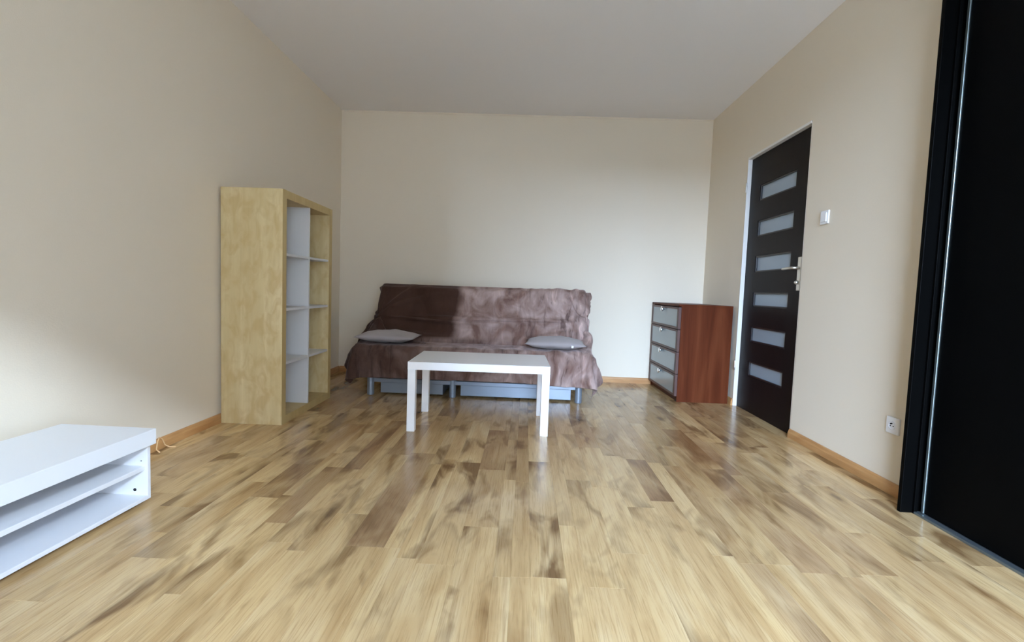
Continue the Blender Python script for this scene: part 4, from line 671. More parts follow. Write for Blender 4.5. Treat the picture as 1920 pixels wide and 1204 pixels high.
0,19,0,0,20,0,-1,20,-1,0,20,1,0,19,0,1,20,0,0,20,0,0,20,0,1,19,0,0,20,1,0,20,0,0,20,0,1,20,0,0,20,0,0,20,0,0,20,0,0,20,0,0,19,0,1,20,0,0,20,1,1,20,0,1,20,1,1,21,0,1,20,0,1,
20,1,1,20,0,1,20,1,0,20,0,1,20,0,1,21,0,1,20,-1,1,20,-1,1,21,-2,2,20,-1,2,20,-3,2,20,0,1,20,1,2,19,3,1,19,4,0,16,6,-2,21,3,1,10,-14,0,-8,-3,-14,-10,-12,-13,17,-7,-1,14,-10,
2,12,8,-10,16,-3,-3,16,-7,3,13,-2,-8,-14,-1,-27,12,8,-4,11,1,1,29,1,-8,-1404,4583,709,15,-7,7,15,-9,8,17,-4,6,14,6,6,-1,17,-2,16,-5,5,14,7,-2,9,-8,15,18,-6,3,12,14,4,16,9,
-1,18,-2,-3,17,-7,4,17,-7,5,19,-4,2,19,-3,-1,19,0,-1,19,2,-2,19,2,-3,19,4,-2,19,3,-1,19,3,-2,20,2,-2,19,2,-1,20,0,-2,19,0,-1,20,0,-2,19,-1,0,20,0,-1,20,0,-1,19,-1,-1,20,0,
0,20,0,0,20,0,-1,19,0,0,20,-1,-1,20,0,-1,19,0,0,20,0,0,20,0,0,20,0,0,19,0,0,20,-1,-1,20,0,-1,20,0,0,19,0,0,20,0,0,19,0,0,20,0,0,20,0,0,20,0,-1,19,0,0,20,0,1,20,0,1,19,0,0,
20,0,0,20,0,0,19,0,0,20,0,0,20,0,0,20,0,0,19,0,0,20,0,0,20,0,-1,20,0,1,20,1,1,19,0,0,20,0,0,20,0,0,20,0,0,20,0,1,19,1,1,20,0,0,20,0,0,20,0,0,20,0,0,20,0,0,20,0,1,20,0,0,20,
0,0,20,1,1,21,1,2,20,0,1,20,1,1,20,0,1,21,0,1,20,1,1,20,0,1,21,1,1,20,0,1,21,1,0,20,0,2,20,1,2,21,1,1,20,0,2,19,0,1,20,0,1,18,-1,2,17,6,-3,22,-2,3,0,-15,-6,-6,-1,-13,-7,-10,
-14,15,-10,1,15,-11,5,8,6,-14,13,-2,5,15,-12,-5,5,-3,-23,2,8,-12,12,5,-11,-1,-3,16,-1401,4563,691,15,-11,9,17,1,3,18,-2,3,-5,13,8,17,1,9,2,13,-7,13,-8,12,18,0,3,8,18,7,17,
-5,-2,15,-3,5,15,-7,6,19,-6,1,19,-1,-1,19,2,-3,18,4,-3,19,4,-2,19,3,-2,20,3,-2,19,1,-2,19,1,-2,20,0,-1,20,0,-2,19,-1,-1,20,-1,-1,19,0,-1,20,0,-1,20,-1,-1,20,0,-1,20,-1,-1,
19,0,-1,20,0,0,20,0,0,20,0,-1,20,-1,-1,19,0,0,20,0,0,20,-1,-1,20,0,0,20,0,0,19,0,0,20,0,0,20,0,0,19,0,-1,20,0,0,20,0,-1,20,0,0,19,0,0,20,0,0,20,-1,0,19,0,-1,20,0,0,20,1,1,
19,0,1,20,0,0,20,0,-1,19,0,1,20,0,0,20,0,0,20,0,0,19,0,0,20,0,0,20,0,0,19,0,0,20,0,-1,20,0,1,20,0,1,20,0,0,20,0,0,19,0,0,20,1,1,20,0,1,20,0,0,20,0,0,20,0,0,20,1,1,20,0,0,20,
0,0,20,0,1,20,0,0,20,0,1,21,1,0,20,0,1,20,1,1,21,0,1,20,0,1,20,1,1,21,1,1,20,0,2,21,1,1,21,0,1,20,1,0,21,0,2,21,1,2,20,1,1,20,0,1,21,0,2,20,-1,3,17,4,-2,21,9,-3,17,-12,5,-5,
-8,-11,-5,-7,-12,-10,-10,-13,9,-10,6,11,-9,-8,18,-5,4,9,3,-14,3,14,-10,25,34,-2,-10,10,-13,2,-26,-4,-1396,4545,668,14,-5,6,21,2,6,15,9,1,-6,10,9,2,9,14,9,-5,-9,14,-2,12,8,
14,9,15,0,-1,11,-8,10,17,-9,3,18,3,-3,19,3,-1,19,5,0,18,4,-3,20,2,-3,19,0,-3,19,0,-1,20,-1,-2,20,-1,-2,19,0,-1,20,-1,-1,20,0,-2,20,-1,-1,19,-1,-1,20,0,-2,20,-1,-1,20,0,-1,
20,-1,0,20,0,-2,20,-1,-1,20,0,0,19,0,-1,20,0,0,20,-1,-1,20,0,-1,20,0,0,20,0,0,19,0,0,20,0,0,20,0,0,20,0,0,20,0,0,19,-1,-1,20,0,-1,20,0,0,19,0,0,20,0,1,20,0,0,19,0,-1,20,0,
-1,20,0,1,19,0,0,20,0,0,20,0,0,19,0,0,20,0,0,20,0,0,19,0,1,20,0,0,20,0,0,20,0,1,19,0,0,20,0,0,20,0,-1,20,0,-1,19,0,1,20,0,0,20,1,1,20,0,0,20,0,1,20,0,0,20,1,1,20,0,0,20,0,
0,20,0,1,20,0,0,20,0,0,20,1,1,20,0,0,20,0,1,20,0,1,21,1,0,20,0,1,21,0,0,20,1,1,21,0,2,20,1,1,21,1,1,20,0,2,21,1,1,21,0,1,21,1,1,20,0,1,21,1,2,21,0,1,22,1,2,21,-1,3,20,3,-1,
24,6,-1,54,-3,0,2,-11,14,-9,-4,-6,-30,4,-10,-4,-7,-10,-1,-5,-10,1,-14,-3,9,7,-5,26,18,5,30,21,5,13,26,-7,-25,5,-21,-1393,4542,647,18,-9,2,6,9,10,-17,12,10,-8,5,9,3,-2,11,9,
13,6,41,2,-7,19,-4,4,7,-11,15,16,1,-3,16,11,1,19,3,-2,19,-1,-1,19,-1,-2,19,-1,-3,20,-1,-2,19,0,-2,20,-1,-1,20,-1,-2,20,-1,-2,20,-1,-1,20,0,-2,20,-1,-1,20,0,-1,20,-1,-2,20,
0,-1,20,-1,-1,20,-1,-1,20,0,-1,20,0,-1,20,-1,-2,20,-1,-1,20,0,-1,20,0,0,19,-1,-1,20,0,0,20,0,0,20,0,0,20,0,0,20,0,0,20,0,0,20,0,0,20,0,-1,20,0,0,19,-1,-1,20,0,0,20,0,0,20,
0,1,20,0,0,19,-1,0,20,-1,-1,20,0,0,19,0,0,20,0,0,20,0,0,19,-1,0,20,1,1,20,0,0,19,0,1,20,0,0,20,0,0,20,0,1,19,1,0,20,0,0,20,0,-1,20,0,0,20,0,0,20,0,0,20,0,0,20,1,1,19,0,0,20,
1,1,20,0,0,20,1,1,20,0,0,20,0,0,21,0,0,20,1,0,20,0,1,20,0,0,21,1,1,20,0,1,20,0,1,21,1,0,20,0,1,21,0,1,21,1,1,21,0,1,20,0,2,21,1,1,21,1,1,20,1,1,21,1,2,21,0,1,21,1,1,21,0,2,
21,1,1,22,0,3,20,0,0,21,3,-3,58,-4,-22,21,30,6,25,-21,32,-37,-16,10,-7,3,-9,-9,-5,-4,-3,4,-6,5,9,2,17,7,2,1,-2,-12,13,-2,-3,14,34,-1,-1404,4568,625,-2,-12,15,-4,6,11,-12,8,
16,-13,29,1,5,12,13,29,-26,-3,16,-14,2,46,-10,-4,16,-5,6,15,6,4,19,0,-2,19,0,-3,20,-1,-2,19,-1,-3,19,-1,-2,20,-1,-1,20,0,-2,20,-1,-1,20,-1,-2,20,-1,-2,20,-1,-2,20,0,-1,20,
-1,-1,21,-1,-2,20,-1,-1,20,0,-1,21,-1,-1,20,0,-1,20,-1,-1,20,-1,-1,20,0,-1,20,-1,-1,20,-1,-1,20,-1,0,20,-1,-1,20,-1,0,20,0,0,20,0,0,20,-1,0,20,0,0,20,-1,0,20,0,1,20,-1,0,20,
-1,1,20,-1,0,20,-1,0,19,-1,0,20,0,1,20,0,0,20,0,0,19,-1,0,20,0,0,20,0,1,20,0,0,19,0,0,20,-1,-1,20,0,0,20,1,1,19,0,0,20,1,0,20,0,0,20,1,0,20,0,0,19,0,0,20,0,0,20,0,0,20,0,-1,
20,0,0,20,1,0,20,1,0,20,1,1,20,0,0,20,1,0,20,1,0,20,1,0,20,1,0,21,0,0,20,0,0,20,0,0,20,1,0,21,1,0,20,1,1,21,1,0,20,1,1,21,1,1,21,0,0,21,2,1,21,0,1,20,1,2,21,0,2,21,1,1,20,
1,1,21,1,2,21,0,1,20,0,2,22,1,1,21,0,2,21,0,2,22,-2,3,20,-1,3,55,-1,-11,6,39,-26,48,33,-1,-15,-56,56,-24,-17,-18,0,18,-3,8,17,-5,2,3,4,-8,-4,12,9,3,-14,3,-8,-12,-4,-16,16,
-1422,4592,618,10,-14,-1,1,6,19,-25,4,20,2,31,-12,32,3,3,-5,-16,10,5,-31,-4,28,-15,12,39,-8,0,21,0,0,20,0,-3,20,-1,-2,19,-1,-3,19,-2,-3,20,-1,-2,20,-2,-1,20,-1,-1,20,-2,-1,
20,-2,-1,21,-2,0,20,-2,-1,20,-2,0,21,-2,0,20,-2,0,20,-1,0,21,-1,0,20,-2,0,21,0,1,20,-1,0,20,-1,1,20,-1,1,20,-1,0,20,-1,1,20,0,1,21,-1,0,20,-2,0,20,0,1,20,0,0,20,-1,1,20,-1,
-1,20,0,0,20,0,1,20,-1,-1,20,-1,-1,20,-1,-1,20,-1,-1,19,-1,-1,20,0,0,20,0,0,20,0,-1,20,0,0,20,0,0,20,0,0,19,0,0,20,0,0,20,-1,-1,20,0,-1,20,0,1,20,1,0,19,0,0,20,1,1,20,0,0,
20,0,0,20,0,0,20,0,0,20,0,-1,20,0,1,20,0,0,20,1,0,20,1,1,20,1,1,20,0,0,20,1,0,20,1,1,20,1,1,20,0,0,21,0,0,20,0,0,20,1,0,21,1,1,20,1,0,21,1,1,20,0,0,21,2,0,21,1,0,21,1,0,20,
1,0,21,1,0,21,2,-1,20,2,-1,21,2,-1,21,2,-1,20,3,0,21,3,-1,21,2,0,21,2,0,21,1,1,20,0,3,20,-2,6,13,7,8,20,0,1,55,-13,-16,-10,79,-34,50,-2,5,-14,-49,24,-21,11,15,12,17,-6,9,7,
2,0,3,7,1,0,13,-11,9,-9,0,-14,-11,-1432,4606,629,-4,0,-11,16,-27,4,-9,12,20,22,21,-16,41,10,-10,-31,-25,-1,-3,-37,9,27,-17,11,38,-2,9,19,-2,-1,18,1,-3,20,1,-3,19,-1,-3,19,
-1,-2,20,-1,-3,20,-1,-1,21,-1,-2,20,-2,0,21,-1,-2,20,-1,-1,21,1,-1,21,0,0,21,1,0,20,1,0,21,1,1,21,0,0,20,0,1,21,0,1,20,1,1,21,0,2,20,-1,0,20,-2,0,20,-2,0,20,-2,0,20,-2,0,20,
-2,0,20,-2,0,20,-3,0,19,-2,0,20,-2,0,20,-2,-1,20,-1,1,20,-2,0,20,-1,-1,20,0,-1,20,-1,-1,20,-1,-1,20,0,0,20,0,0,19,-1,0,20,0,-1,20,0,0,20,-1,0,20,0,0,20,0,0,20,1,-1,20,0,0,
19,0,-1,20,0,1,20,0,0,20,0,1,20,0,0,20,0,0,20,1,0,20,1,-1,20,0,0,20,0,0,20,1,1,20,-1,0,20,0,1,20,0,0,20,1,1,21,0,0,20,0,1,20,0,0,20,1,1,21,0,0,20,0,1,20,1,0,20,-1,1,21,0,1,
20,0,1,21,0,1,20,0,-1,21,0,2,21,0,0,21,-1,1,21,0,1,21,0,1,20,0,2,21,0,2,21,1,3,21,2,3,21,2,2,21,2,0,21,3,0,21,1,-1,20,4,0,21,4,0,14,16,0,21,-2,3,49,-9,-9,13,74,-45,32,-3,-2,
-19,-41,27,-15,12,19,1,11,8,9,9,-1,12,-15,6,10,1,7,-5,27,-4,-22,5,-9,-1428,4570,626,-6,15,6,12,-9,-1,-2,-16,10,-29,48,1,78,19,-46,-10,-18,-8,-27,-48,29,26,-23,15,50,-5,-14,
13,-5,8,16,-5,4,20,-4,0,21,-2,-1,20,-2,1,21,-2,2,21,-1,4,22,1,2,22,0,2,21,0,0,21,0,-1,21,0,-1,21,-1,-2,21,0,-2,20,0,-1,21,0,-2,20,0,-2,21,-1,-2,20,0,-3,21,1,-3,20,1,-3,20,
0,-2,20,0,-3,20,0,-2,20,1,-2,20,0,-2,20,1,-2,20,0,-1,20,2,-1,20,1,0,20,1,-1,20,3,0,20,2,2,20,2,1,19,2,2,21,1,1,20,1,2,20,0,2,19,1,2,20,1,1,20,0,1,20,0,1,20,1,1,20,-1,2,19,
0,1,20,0,0,20,1,0,20,1,0,20,0,0,20,0,1,20,-1,2,20,0,2,20,0,1,20,0,1,19,0,0,21,1,0,19,0,0,21,0,2,19,1,0,21,-1,2,20,0,0,20,1,1,20,0,1,20,0,0,20,0,1,20,0,1,20,0,0,21,0,1,20,1,
0,20,0,1,21,0,1,20,0,0,21,0,0,20,0,-1,21,0,0,21,0,0,21,0,0,20,0,-1,21,0,-1,21,0,0,21,0,0,20,0,-1,21,0,-1,20,0,-1,21,0,-1,20,1,-2,21,0,-1,20,0,-1,21,-3,1,20,-1,-1,21,-1,0,21,
-2,2,51,-4,-2,6,76,-42,40,-5,0,-26,-49,27,-1,13,-17,-2,9,12,-7,10,17,9,5,16,10,-19,0,1,14,-11,-1,12,-9,-1429,4593,602,5,-18,8,-4,-10,-7,9,-9,4,-25,16,17,39,52,-39,41,-12,-15,
-33,-14,14,-7,-40,30,24,-27,-6,49,-7,-2,20,3,2,22,1,2,23,2,1,21,0,1,21,-1,1,22,-4,1,21,-4,0,20,-5,0,21,-4,0,21,-3,0,20,-3,-1,21,-3,0,20,-3,0,21,-3,-1,21,-2,1,20,-2,0,21,-3,
0,21,-1,1,20,-1,1,21,-1,2,21,0,1,20,1,0,21,1,1,20,1,0,20,2,0,21,1,0,20,2,-1,20,1,0,20,2,-1,20,0,-1,20,2,-2,19,1,-1,20,0,-1,20,2,-1,20,2,-2,19,1,-2,20,1,-1,20,1,-2,20,2,-1,
20,1,-1,20,1,0,20,1,0,19,2,0,20,1,0,20,1,0,20,1,-1,20,0,0,20,1,0,20,1,1,20,1,0,19,1,1,20,2,0,20,1,1,20,0,0,20,1,1,20,0,0,20,0,1,20,1,0,20,0,1,20,1,1,20,0,1,20,0,0,20,1,1,20,
0,1,21,0,1,20,1,1,20,0,0,20,0,1,20,-1,0,21,0,0,20,0,1,20,-1,0,21,0,0,20,0,0,21,-1,0,21,0,0,21,-1,0,20,0,-1,21,0,0,21,0,0,20,0,-1,21,0,-1,20,0,-1,20,0,-1,21,0,-2,20,1,-2,21,
0,0,20,-2,1,21,-1,-1,21,-2,1,29,0,1,40,4,-8,11,70,-30,36,2,9,-22,-55,14,-2,18,-15,6,17,-3,-3,-3,16,-10,9,24,10,12,16,6,-27,-15,7,-1,-2,-1417,4577,598,-3,9,-5,-4,3,-11,-3,-25,
9,-9,-12,-7,14,50,-24,47,0,-14,-11,-12,12,-17,-40,25,14,-23,0,53,-6,-1,25,-1,4,22,-3,3,22,2,1,22,1,0,22,0,1,21,1,0,21,-1,0,21,0,0,21,1,1,21,1,1,21,-1,1,21,-1,1,21,-2,1,20,
-2,1,21,-2,0,21,-2,1,20,-2,0,20,-2,0,21,-2,0,20,-2,0,20,-2,-1,21,-2,-1,20,-2,-1,20,-2,-1,20,-2,0,20,-2,0,20,-1,0,20,-1,0,20,-1,-1,20,-1,0,20,-2,1,20,0,0,20,-1,0,20,-1,1,20,
0,1,20,-1,1,20,0,1,20,1,1,20,0,1,20,1,2,20,2,2,19,1,3,20,2,1,20,2,1,20,0,0,20,1,0,20,1,-1,20,1,1,20,1,1,19,2,0,20,1,0,20,1,1,20,1,0,20,0,-1,20,0,-1,20,0,-1,20,0,-1,20,0,-1,
20,1,0,20,1,-1,19,0,0,20,1,-1,21,0,0,20,1,-1,20,1,0,20,1,0,20,0,-1,20,1,-1,20,0,-1,20,1,-1,21,1,-1,20,0,-1,20,1,-1,21,1,-1,20,1,0,21,1,-1,20,1,-1,21,1,-1,21,1,0,20,1,-1,20,
0,-1,21,0,-1,20,0,-1,21,-1,-1,20,0,-2,21,0,-1,21,-1,0,20,0,0,21,-1,1,22,-2,1,28,0,0,41,6,-1,13,65,-32,30,7,7,-11,-41,18,-15,-4,-9,5,16,-12,8,15,6,-3,-14,14,-11,19,15,9,13,
17,16,-2,-7,-1401,4529,614,-13,42,-20,-2,12,-15,-9,-15,1,3,-16,-8,-13,-2,-1,1,44,-27,10,-11,-4,16,-34,-1,24,-35,18,51,-4,6,23,-3,2,22,0,2,22,2,1,22,1,0,21,0,0,22,1,1,21,-1,
0,21,1,0,21,0,1,21,0,0,21,1,1,20,0,1,21,0,0,21,0,0,21,0,1,20,1,0,21,0,1,20,0,1,21,0,0,20,0,0,20,1,1,21,0,0,20,0,1,20,0,1,20,0,1,20,-1,1,20,-1,1,20,0,0,20,-1,0,20,-1,2,20,-1,
1,20,-1,0,20,0,0,20,-1,0,20,-1,0,20,0,0,20,-1,0,19,-1,0,20,0,1,20,-1,0,20,0,0,19,-1,1,20,0,0,20,0,0,20,0,-1,20,0,-1,19,0,0,20,1,1,20,0,0,20,1,1,20,0,0,19,0,0,20,1,0,20,1,-1,
20,0,-1,20,1,0,20,1,-1,20,0,-1,19,1,0,20,0,-1,20,0,-1,20,1,0,20,0,-1,20,0,0,20,1,0,20,0,-1,20,0,0,21,0,-2,20,0,-1,20,0,-1,20,1,-1,20,0,-1,20,0,-1,21,-1,-1,20,0,0,21,0,-1,20,
0,-1,21,-1,0,21,0,0,20,0,0,21,0,-1,20,0,-1,21,-1,-1,20,-1,-1,20,-1,-2,21,0,-1,21,0,0,21,0,0,20,-1,2,22,-3,1,19,4,1,40,-2,1,2,37,-16,37,42,-19,17,-40,-10,-12,-9,15,-11,3,7,
4,9,3,2,8,8,2,-3,8,-2,15,6,6,16,5,-1365,4524,625,-29,-6,-12,-15,6,-15,-8,6,-14,8,-6,-10,3,7,-13,-23,-1,7,-1,-16,-4,16,-2,-14,30,-10,-15,54,-1,7,24,1,4,19,-6,0,22,3,-1,22,0,
0,22,1,0,21,0,1,21,0,0,21,1,1,21,0,0,21,0,1,21,1,1,21,0,1,20,0,0,21,0,0,21,0,0,20,1,1,21,0,1,20,0,0,21,0,1,20,0,0,20,0,0,20,1,0,21,0,1,20,0,0,20,0,1,20,1,1,20,0,0,20,0,0,20,
0,1,20,1,1,20,0,1,20,0,0,20,0,0,19,0,0,20,0,0,20,0,1,20,1,0,20,0,0,19,0,0,20,0,0,20,0,1,19,0,0,20,0,0,20,0,-1,20,0,0,19,-1,0,20,1,0,20,0,1,19,0,0,20,0,0,20,0,0,20,0,0,20,0,
0,19,0,-1,20,-1,-1,20,0,0,20,0,-1,19,0,0,20,-1,-1,20,0,0,20,0,-1,20,0,0,20,-1,-1,20,0,0,20,0,0,20,0,0,20,0,-1,20,0,-1,20,-1,-1,20,0,-1,20,-1,-1,20,0,-1,21,-1,-1,20,0,0,20,
0,-1,21,-1,-1,20,0,0,21,0,0,20,0,-1,21,0,0,20,-1,-1,21,-2,1,20,-3,1,21,-4,2,20,-3,3,20,-1,3,20,-1,2,20,-1,0,19,2,-5,11,16,-1,19,-4,2,20,2,1,35,5,-5,7,46,-15,48,7,-25,-18,-36,
15,-14,2,3,-2,10,5,16,13,0,12,10,5,1,15,15,8,-16,20,-1346,4507,628,2,10,-5,0,-4,-18,-21,-3,-13,3,-5,-9,-14,-8,-4,-8,-2,-8,11,3,-14,16,-13,-12,5,-8,-17,22,14,-8,24,3,2,21,-7,
2,20,1,-1,22,1,0,21,0,1,21,1,0,21,0,0,21,0,0,21,1,1,21,0,1,21,0,0,21,1,1,20,0,0,21,0,1,21,0,0,21,0,0,20,0,1,20,1,0,21,0,1,20,0,0,21,0,0,20,0,0,20,1,1,20,0,1,20,0,0,20,0,1,
20,0,0,20,1,1,20,0,0,20,0,1,20,1,1,20,0,0,20,0,0,20,0,0,20,0,0,20,0,1,20,0,0,19,0,0,20,0,0,20,0,0,20,0,1,19,0,0,20,0,-1,20,0,0,20,0,0,19,0,0,20,0,1,20,1,0,20,0,0,19,0,0,20,
0,0,20,0,0,20,-1,0,19,0,-1,20,0,-1,20,0,0,20,-1,0,20,0,-1,19,-1,-1,20,0,0,20,0,0,20,0,-1,20,0,0,20,0,-1,20,0,0,20,0,0,20,0,-1,20,-1,-1,20,0,-1,20,-1,0,20,0,-1,21,0,-1,20,-1,
-1,20,-1,-1,21,-1,-1,20,-1,1,21,-3,1,20,-2,2,20,-3,3,20,-3,3,21,-2,4,20,-3,4,20,-3,2,20,-4,2,21,-2,-1,19,2,-3,19,2,-4,16,12,-5,10,14,0,19,-2,-2,17,3,0,17,-1,4,20,-3,6,28,6,
-8,16,40,-18,23,-7,-7,-26,-38,30,3,15,6,-5,27,-4,7,11,1,10,11,8,14,9,-4,-1365,4491,620,-2,16,-7,21,-3,-3,13,5,-12,7,3,-11,-1,-9,-14,-11,-4,-9,2,-7,-12,5,-5,-14,5,-8,-14,-7,
-4,-23,22,5,-3,21,-3,2,20,0,1,22,-1,1,20,-4,4,21,-2,3,21,-1,2,22,0,1,20,1,0,22,1,0,21,2,-1,21,1,-1,21,2,-1,21,1,-1,20,1,-1,21,1,-1,21,1,-1,21,1,0,21,1,1,20,0,0,20,0,1,21,1,
0,20,0,1,21,1,1,20,0,1,20,0,1,20,0,0,20,0,0,21,0,0,20,0,0,20,1,1,20,0,1,20,0,0,20,0,0,20,0,0,20,0,1,20,0,0,20,0,0,20,0,0,20,0,0,19,0,1,20,0,0,20,0,-1,20,0,1,20,0,0,20,0,1,
20,0,0,20,0,0,19,0,0,20,0,0,20,0,0,20,0,0,20,-1,0,20,0,-1,20,-1,0,20,0,0,20,0,-1,20,-1,-1,20,0,-1,20,0,-1,20,1,0,20,0,-1,20,0,0,20,1,0,20,0,-1,20,-1,0,21,0,-1,20,-1,-1,20,
0,0,20,-2,0,20,-2,0,21,-3,1,20,-3,1,20,-4,3,20,-2,3,20,-3,4,20,-3,3,20,-3,4,21,-3,2,20,-3,2,21,-1,2,20,-2,-1,21,0,-3,20,3,-4,18,6,-5,18,9,-3,13,12,-2,18,2,-2,19,1,-3,19,0,
-1,18,1,1,18,-4,4,12,-4,6,7,12,-6,19,-8,7,20,12,-10,-16,-10,25,-5,9,17,14,19,9,11,17,-9,21,0,6,-15,9,-9,-1384,4468,611,-3,18,-6,18,0,-3,18,1,-7,1,8,-11,13,-9,-6,17,-4,-9,9,
9,-13,2,-3,-18,6,-13,-17,-5,-6,-14,-2,-9,-19,12,7,-12,21,-2,1,21,2,0,22,2,2,21,-3,4,20,-5,3,21,-4,3,21,-3,3,21,-2,3,21,-2,3,22,0,2,21,1,1,22,1,0,21,1,0,21,1,-1,21,2,-2,21,
2,-2,20,2,-2,21,1,-1,20,2,-2,21,1,-1,20,2,0,21,2,0,21,1,0,20,1,0,20,1,0,21,-1,0,20,0,0,21,0,0,20,1,0,20,0,1,21,0,1,20,0,0,20,-1,0,20,0,0,20,1,1,21,-1,1,20,0,0,20,0,-1,20,0,
1,20,0,0,20,0,0,20,0,0,20,0,0,21,0,1,20,1,0,20,-1,0,20,0,0,20,0,0,20,1,0,20,0,0,20,0,0,21,0,-1,20,0,-1,20,0,0,20,0,-1,20,0,-2,20,0,-1,21,1,-1,20,0,0,20,-1,0,21,0,0,20,-1,0,
20,-1,1,21,-2,0,20,-3,1,20,-2,2,20,-3,2,20,-3,3,20,-3,3,20,-4,3,20,-4,3,21,-3,3,20,-2,2,21,-3,2,21,-2,0,20,-1,-1,21,0,-1,21,2,-2,20,4,-3,19,5,-3,19,7,-3,18,8,-4,18,8,-4,18,
5,-3,20,-1,-2,20,-1,-1,19,0,-2,19,-1,0,19,1,0,12,-6,7,15,7,1,15,1,9,20,4,4,10,-2,20,-11,3,13,0,2,19,17,12,-6,18,6,3,-12,4,-16,4,6,-15,-1401,4440,602,-1,17,-8,10,13,-10,18,
-5,9,13,4,-13,-1,9,-17,16,-4,-9,17,-8,-5,19,-1,-5,17,0,-10,12,1,-17,-1,-4,-20,-3,-15,-14,3,0,-21,18,7,-8,22,4,-1,21,1,2,21,1,3,22,-1,3,21,-3,3,21,-3,3,21,-4,3,20,-4,3,21,-3,
3,21,-3,2,21,-3,2,22,-1,2,21,-1,2,21,0,0,22,2,1,21,1,-1,21,2,-1,20,2,-2,21,2,-1,21,2,-1,20,2,-1,21,1,-1,21,1,-1,21,1,-1,21,0,-1,20,2,-1,21,0,0,20,1,0,21,0,0,20,0,0,21,0,0,
20,1,1,21,0,0,20,0,0,20,0,0,21,0,0,20,0,0,21,0,0,20,0,0,21,0,0,20,0,1,21,0,0,20,0,0,20,0,-1,21,0,0,20,1,0,21,0,1,20,1,-1,20,0,0,21,0,-1,20,0,0,21,0,-1,20,0,-1,21,-1,0,20,0,
-1,21,-2,1,20,-1,1,21,-2,2,20,-2,2,21,-1,2,20,-2,2,20,-3,2,20,-3,2,21,-3,3,20,-3,2,20,-3,2,21,-3,1,21,-3,1,20,-2,0,21,0,-1,21,1,-1,21,1,-1,20,3,-2,21,4,-2,20,5,-3,19,6,-2,
20,6,-2,19,6,-4,20,5,-4,19,3,-4,20,1,-2,21,-1,-2,20,-2,-1,20,0,-2,20,0,-1,20,0,0,19,-3,5,19,-2,7,13,-3,14,6,0,20,-3,4,19,4,-2,20,17,2,9,17,10,-5,16,8,-9,-13,6,-15,-4,8,-17,
-8,7,-15,-1406,4408,592,-3,17,-9,-2,17,-10,19,4,-3,15,-5,13,8,6,-18,-1,8,-18,15,2,-14,19,-6,-5,19,-4,-5,19,-6,-3,19,-3,-6,16,5,-12,3,-3,-20,-4,-12,-17,15,3,-15,20,4,-7,21,
3,-3,21,3,0,21,2,0,22,1,1,21,1,1,21,-1,3,22,-2,3,21,-2,2,21,-2,3,21,-3,2,21,-4,2,21,-3,2,21,-3,2,21,-1,1,21,0,1,21,0,0,21,1,0,22,1,-1,21,1,0,21,1,0,21,0,0,21,0,-1,21,0,0,21,
2,-1,21,1,-1,21,1,-1,20,1,0,21,1,-1,21,1,0,21,0,-1,21,1,0,20,0,0,21,0,0,21,0,0,21,0,0,21,0,0,20,1,-1,21,0,1,21,0,0,20,0,0,21,1,-1,21,0,-1,21,0,0,21,0,1,20,0,1,21,0,0,21,-1,
-1,21,0,0,20,-1,1,21,0,0,21,-1,1,21,-1,1,20,-2,2,21,-2,2,20,-2,1,21,-2,1,21,-1,1,21,-1,1,20,-3,1,21,-3,1,21,-1,1,21,-1,0,21,0,0,21,-1,0,21,-1,-1,20,2,0,21,3,-1,20,3,-1,21,
3,-1,20,3,-2,20,5,-2,20,5,-3,21,4,-3,20,2,-2,21,2,-3,20,1,-2,21,-1,-2,21,-1,0,20,-2,0,21,-1,-1,21,-1,-1,20,-2,1,20,-3,5,19,-4,8,17,-3,11,8,1,19,6,-1,19,5,0,20,14,0,15,20,4,
2,16,8,-8,11,11,-14,-17,6,-11,-7,8,-17,-9,7,-16,11,5,-17,-1408,4377,582,-1,17,-10,-8,18,-8,5,16,-11,14,-5,14,18,-4,5,8,6,-18,1,6,-19,11,5,-17,19,0,-10,19,-2,-7,20,-4,-3,19,
-7,-4,20,-4,5,15,-1,-13,0,-9,-18,15,0,-14,18,3,-10,20,3,-6,21,3,-3,21,2,-2,21,2,-2,21,2,0,22,1,0,21,1,0,22,0,0,21,0,1,21,-1,1,22,-1,2,21,-1,1,21,-2,2,21,-2,1,21,-2,1,22,-1,
0,21,0,1,21,0,0,22,0,0,22,0,0,21,0,0,21,0,0,21,0,-1,22,1,0,21,0,0,21,0,0,21,1,-1,21,1,0,22,0,0,21,1,0,21,0,0,21,0,0,21,-1,1,21,0,-1,22,0,0,21,0,0,21,1,0,21,0,0,21,0,0,21,-1,
1,21,0,0,21,0,0,21,1,0,21,0,0,21,-1,0,22,-1,1,21,0,0,21,0,0,21,-1,0,21,-1,1,21,-1,1,21,-1,1,21,0,0,21,-1,0,21,0,0,21,0,0,22,0,0,21,-1,1,21,0,0,21,1,0,21,1,0,21,0,0,21,2,0,
21,2,-1,21,1,-1,20,1,-1,21,1,-1,21,1,-1,20,3,-2,21,2,-2,21,0,-1,21,0,0,21,-1,1,21,0,-1,21,-2,1,20,-1,0,21,-2,1,21,-2,0,21,-2,1,20,-3,3,20,-3,7,18,-3,11,16,-2,12,11,-1,18,9,
-1,18,11,0,18,17,1,11,20,5,0,14,9,-13,5,10,-16,-18,7,-9,-8,8,-16,-6,8,-18,11,7,-16,-5,7,-18,-1425,4354,565,17,11,-5,-6,17,-9,-8,17,-8,19,7,-1,4,-8,18,20,-2,4,7,6,-19,3,5,-20,
11,3,-17,20,-1,-3,16,1,-15,18,-7,9,20,-4,5,21,-1,-3,19,-1,-7,15,-2,-15,11,-5,-17,17,0,-12,20,1,-8,20,2,-6,21,2,-5,21,2,-3,21,2,-3,21,2,-3,22,2,-3,21,3,-2,22,1,-1,21,2,-1,22,
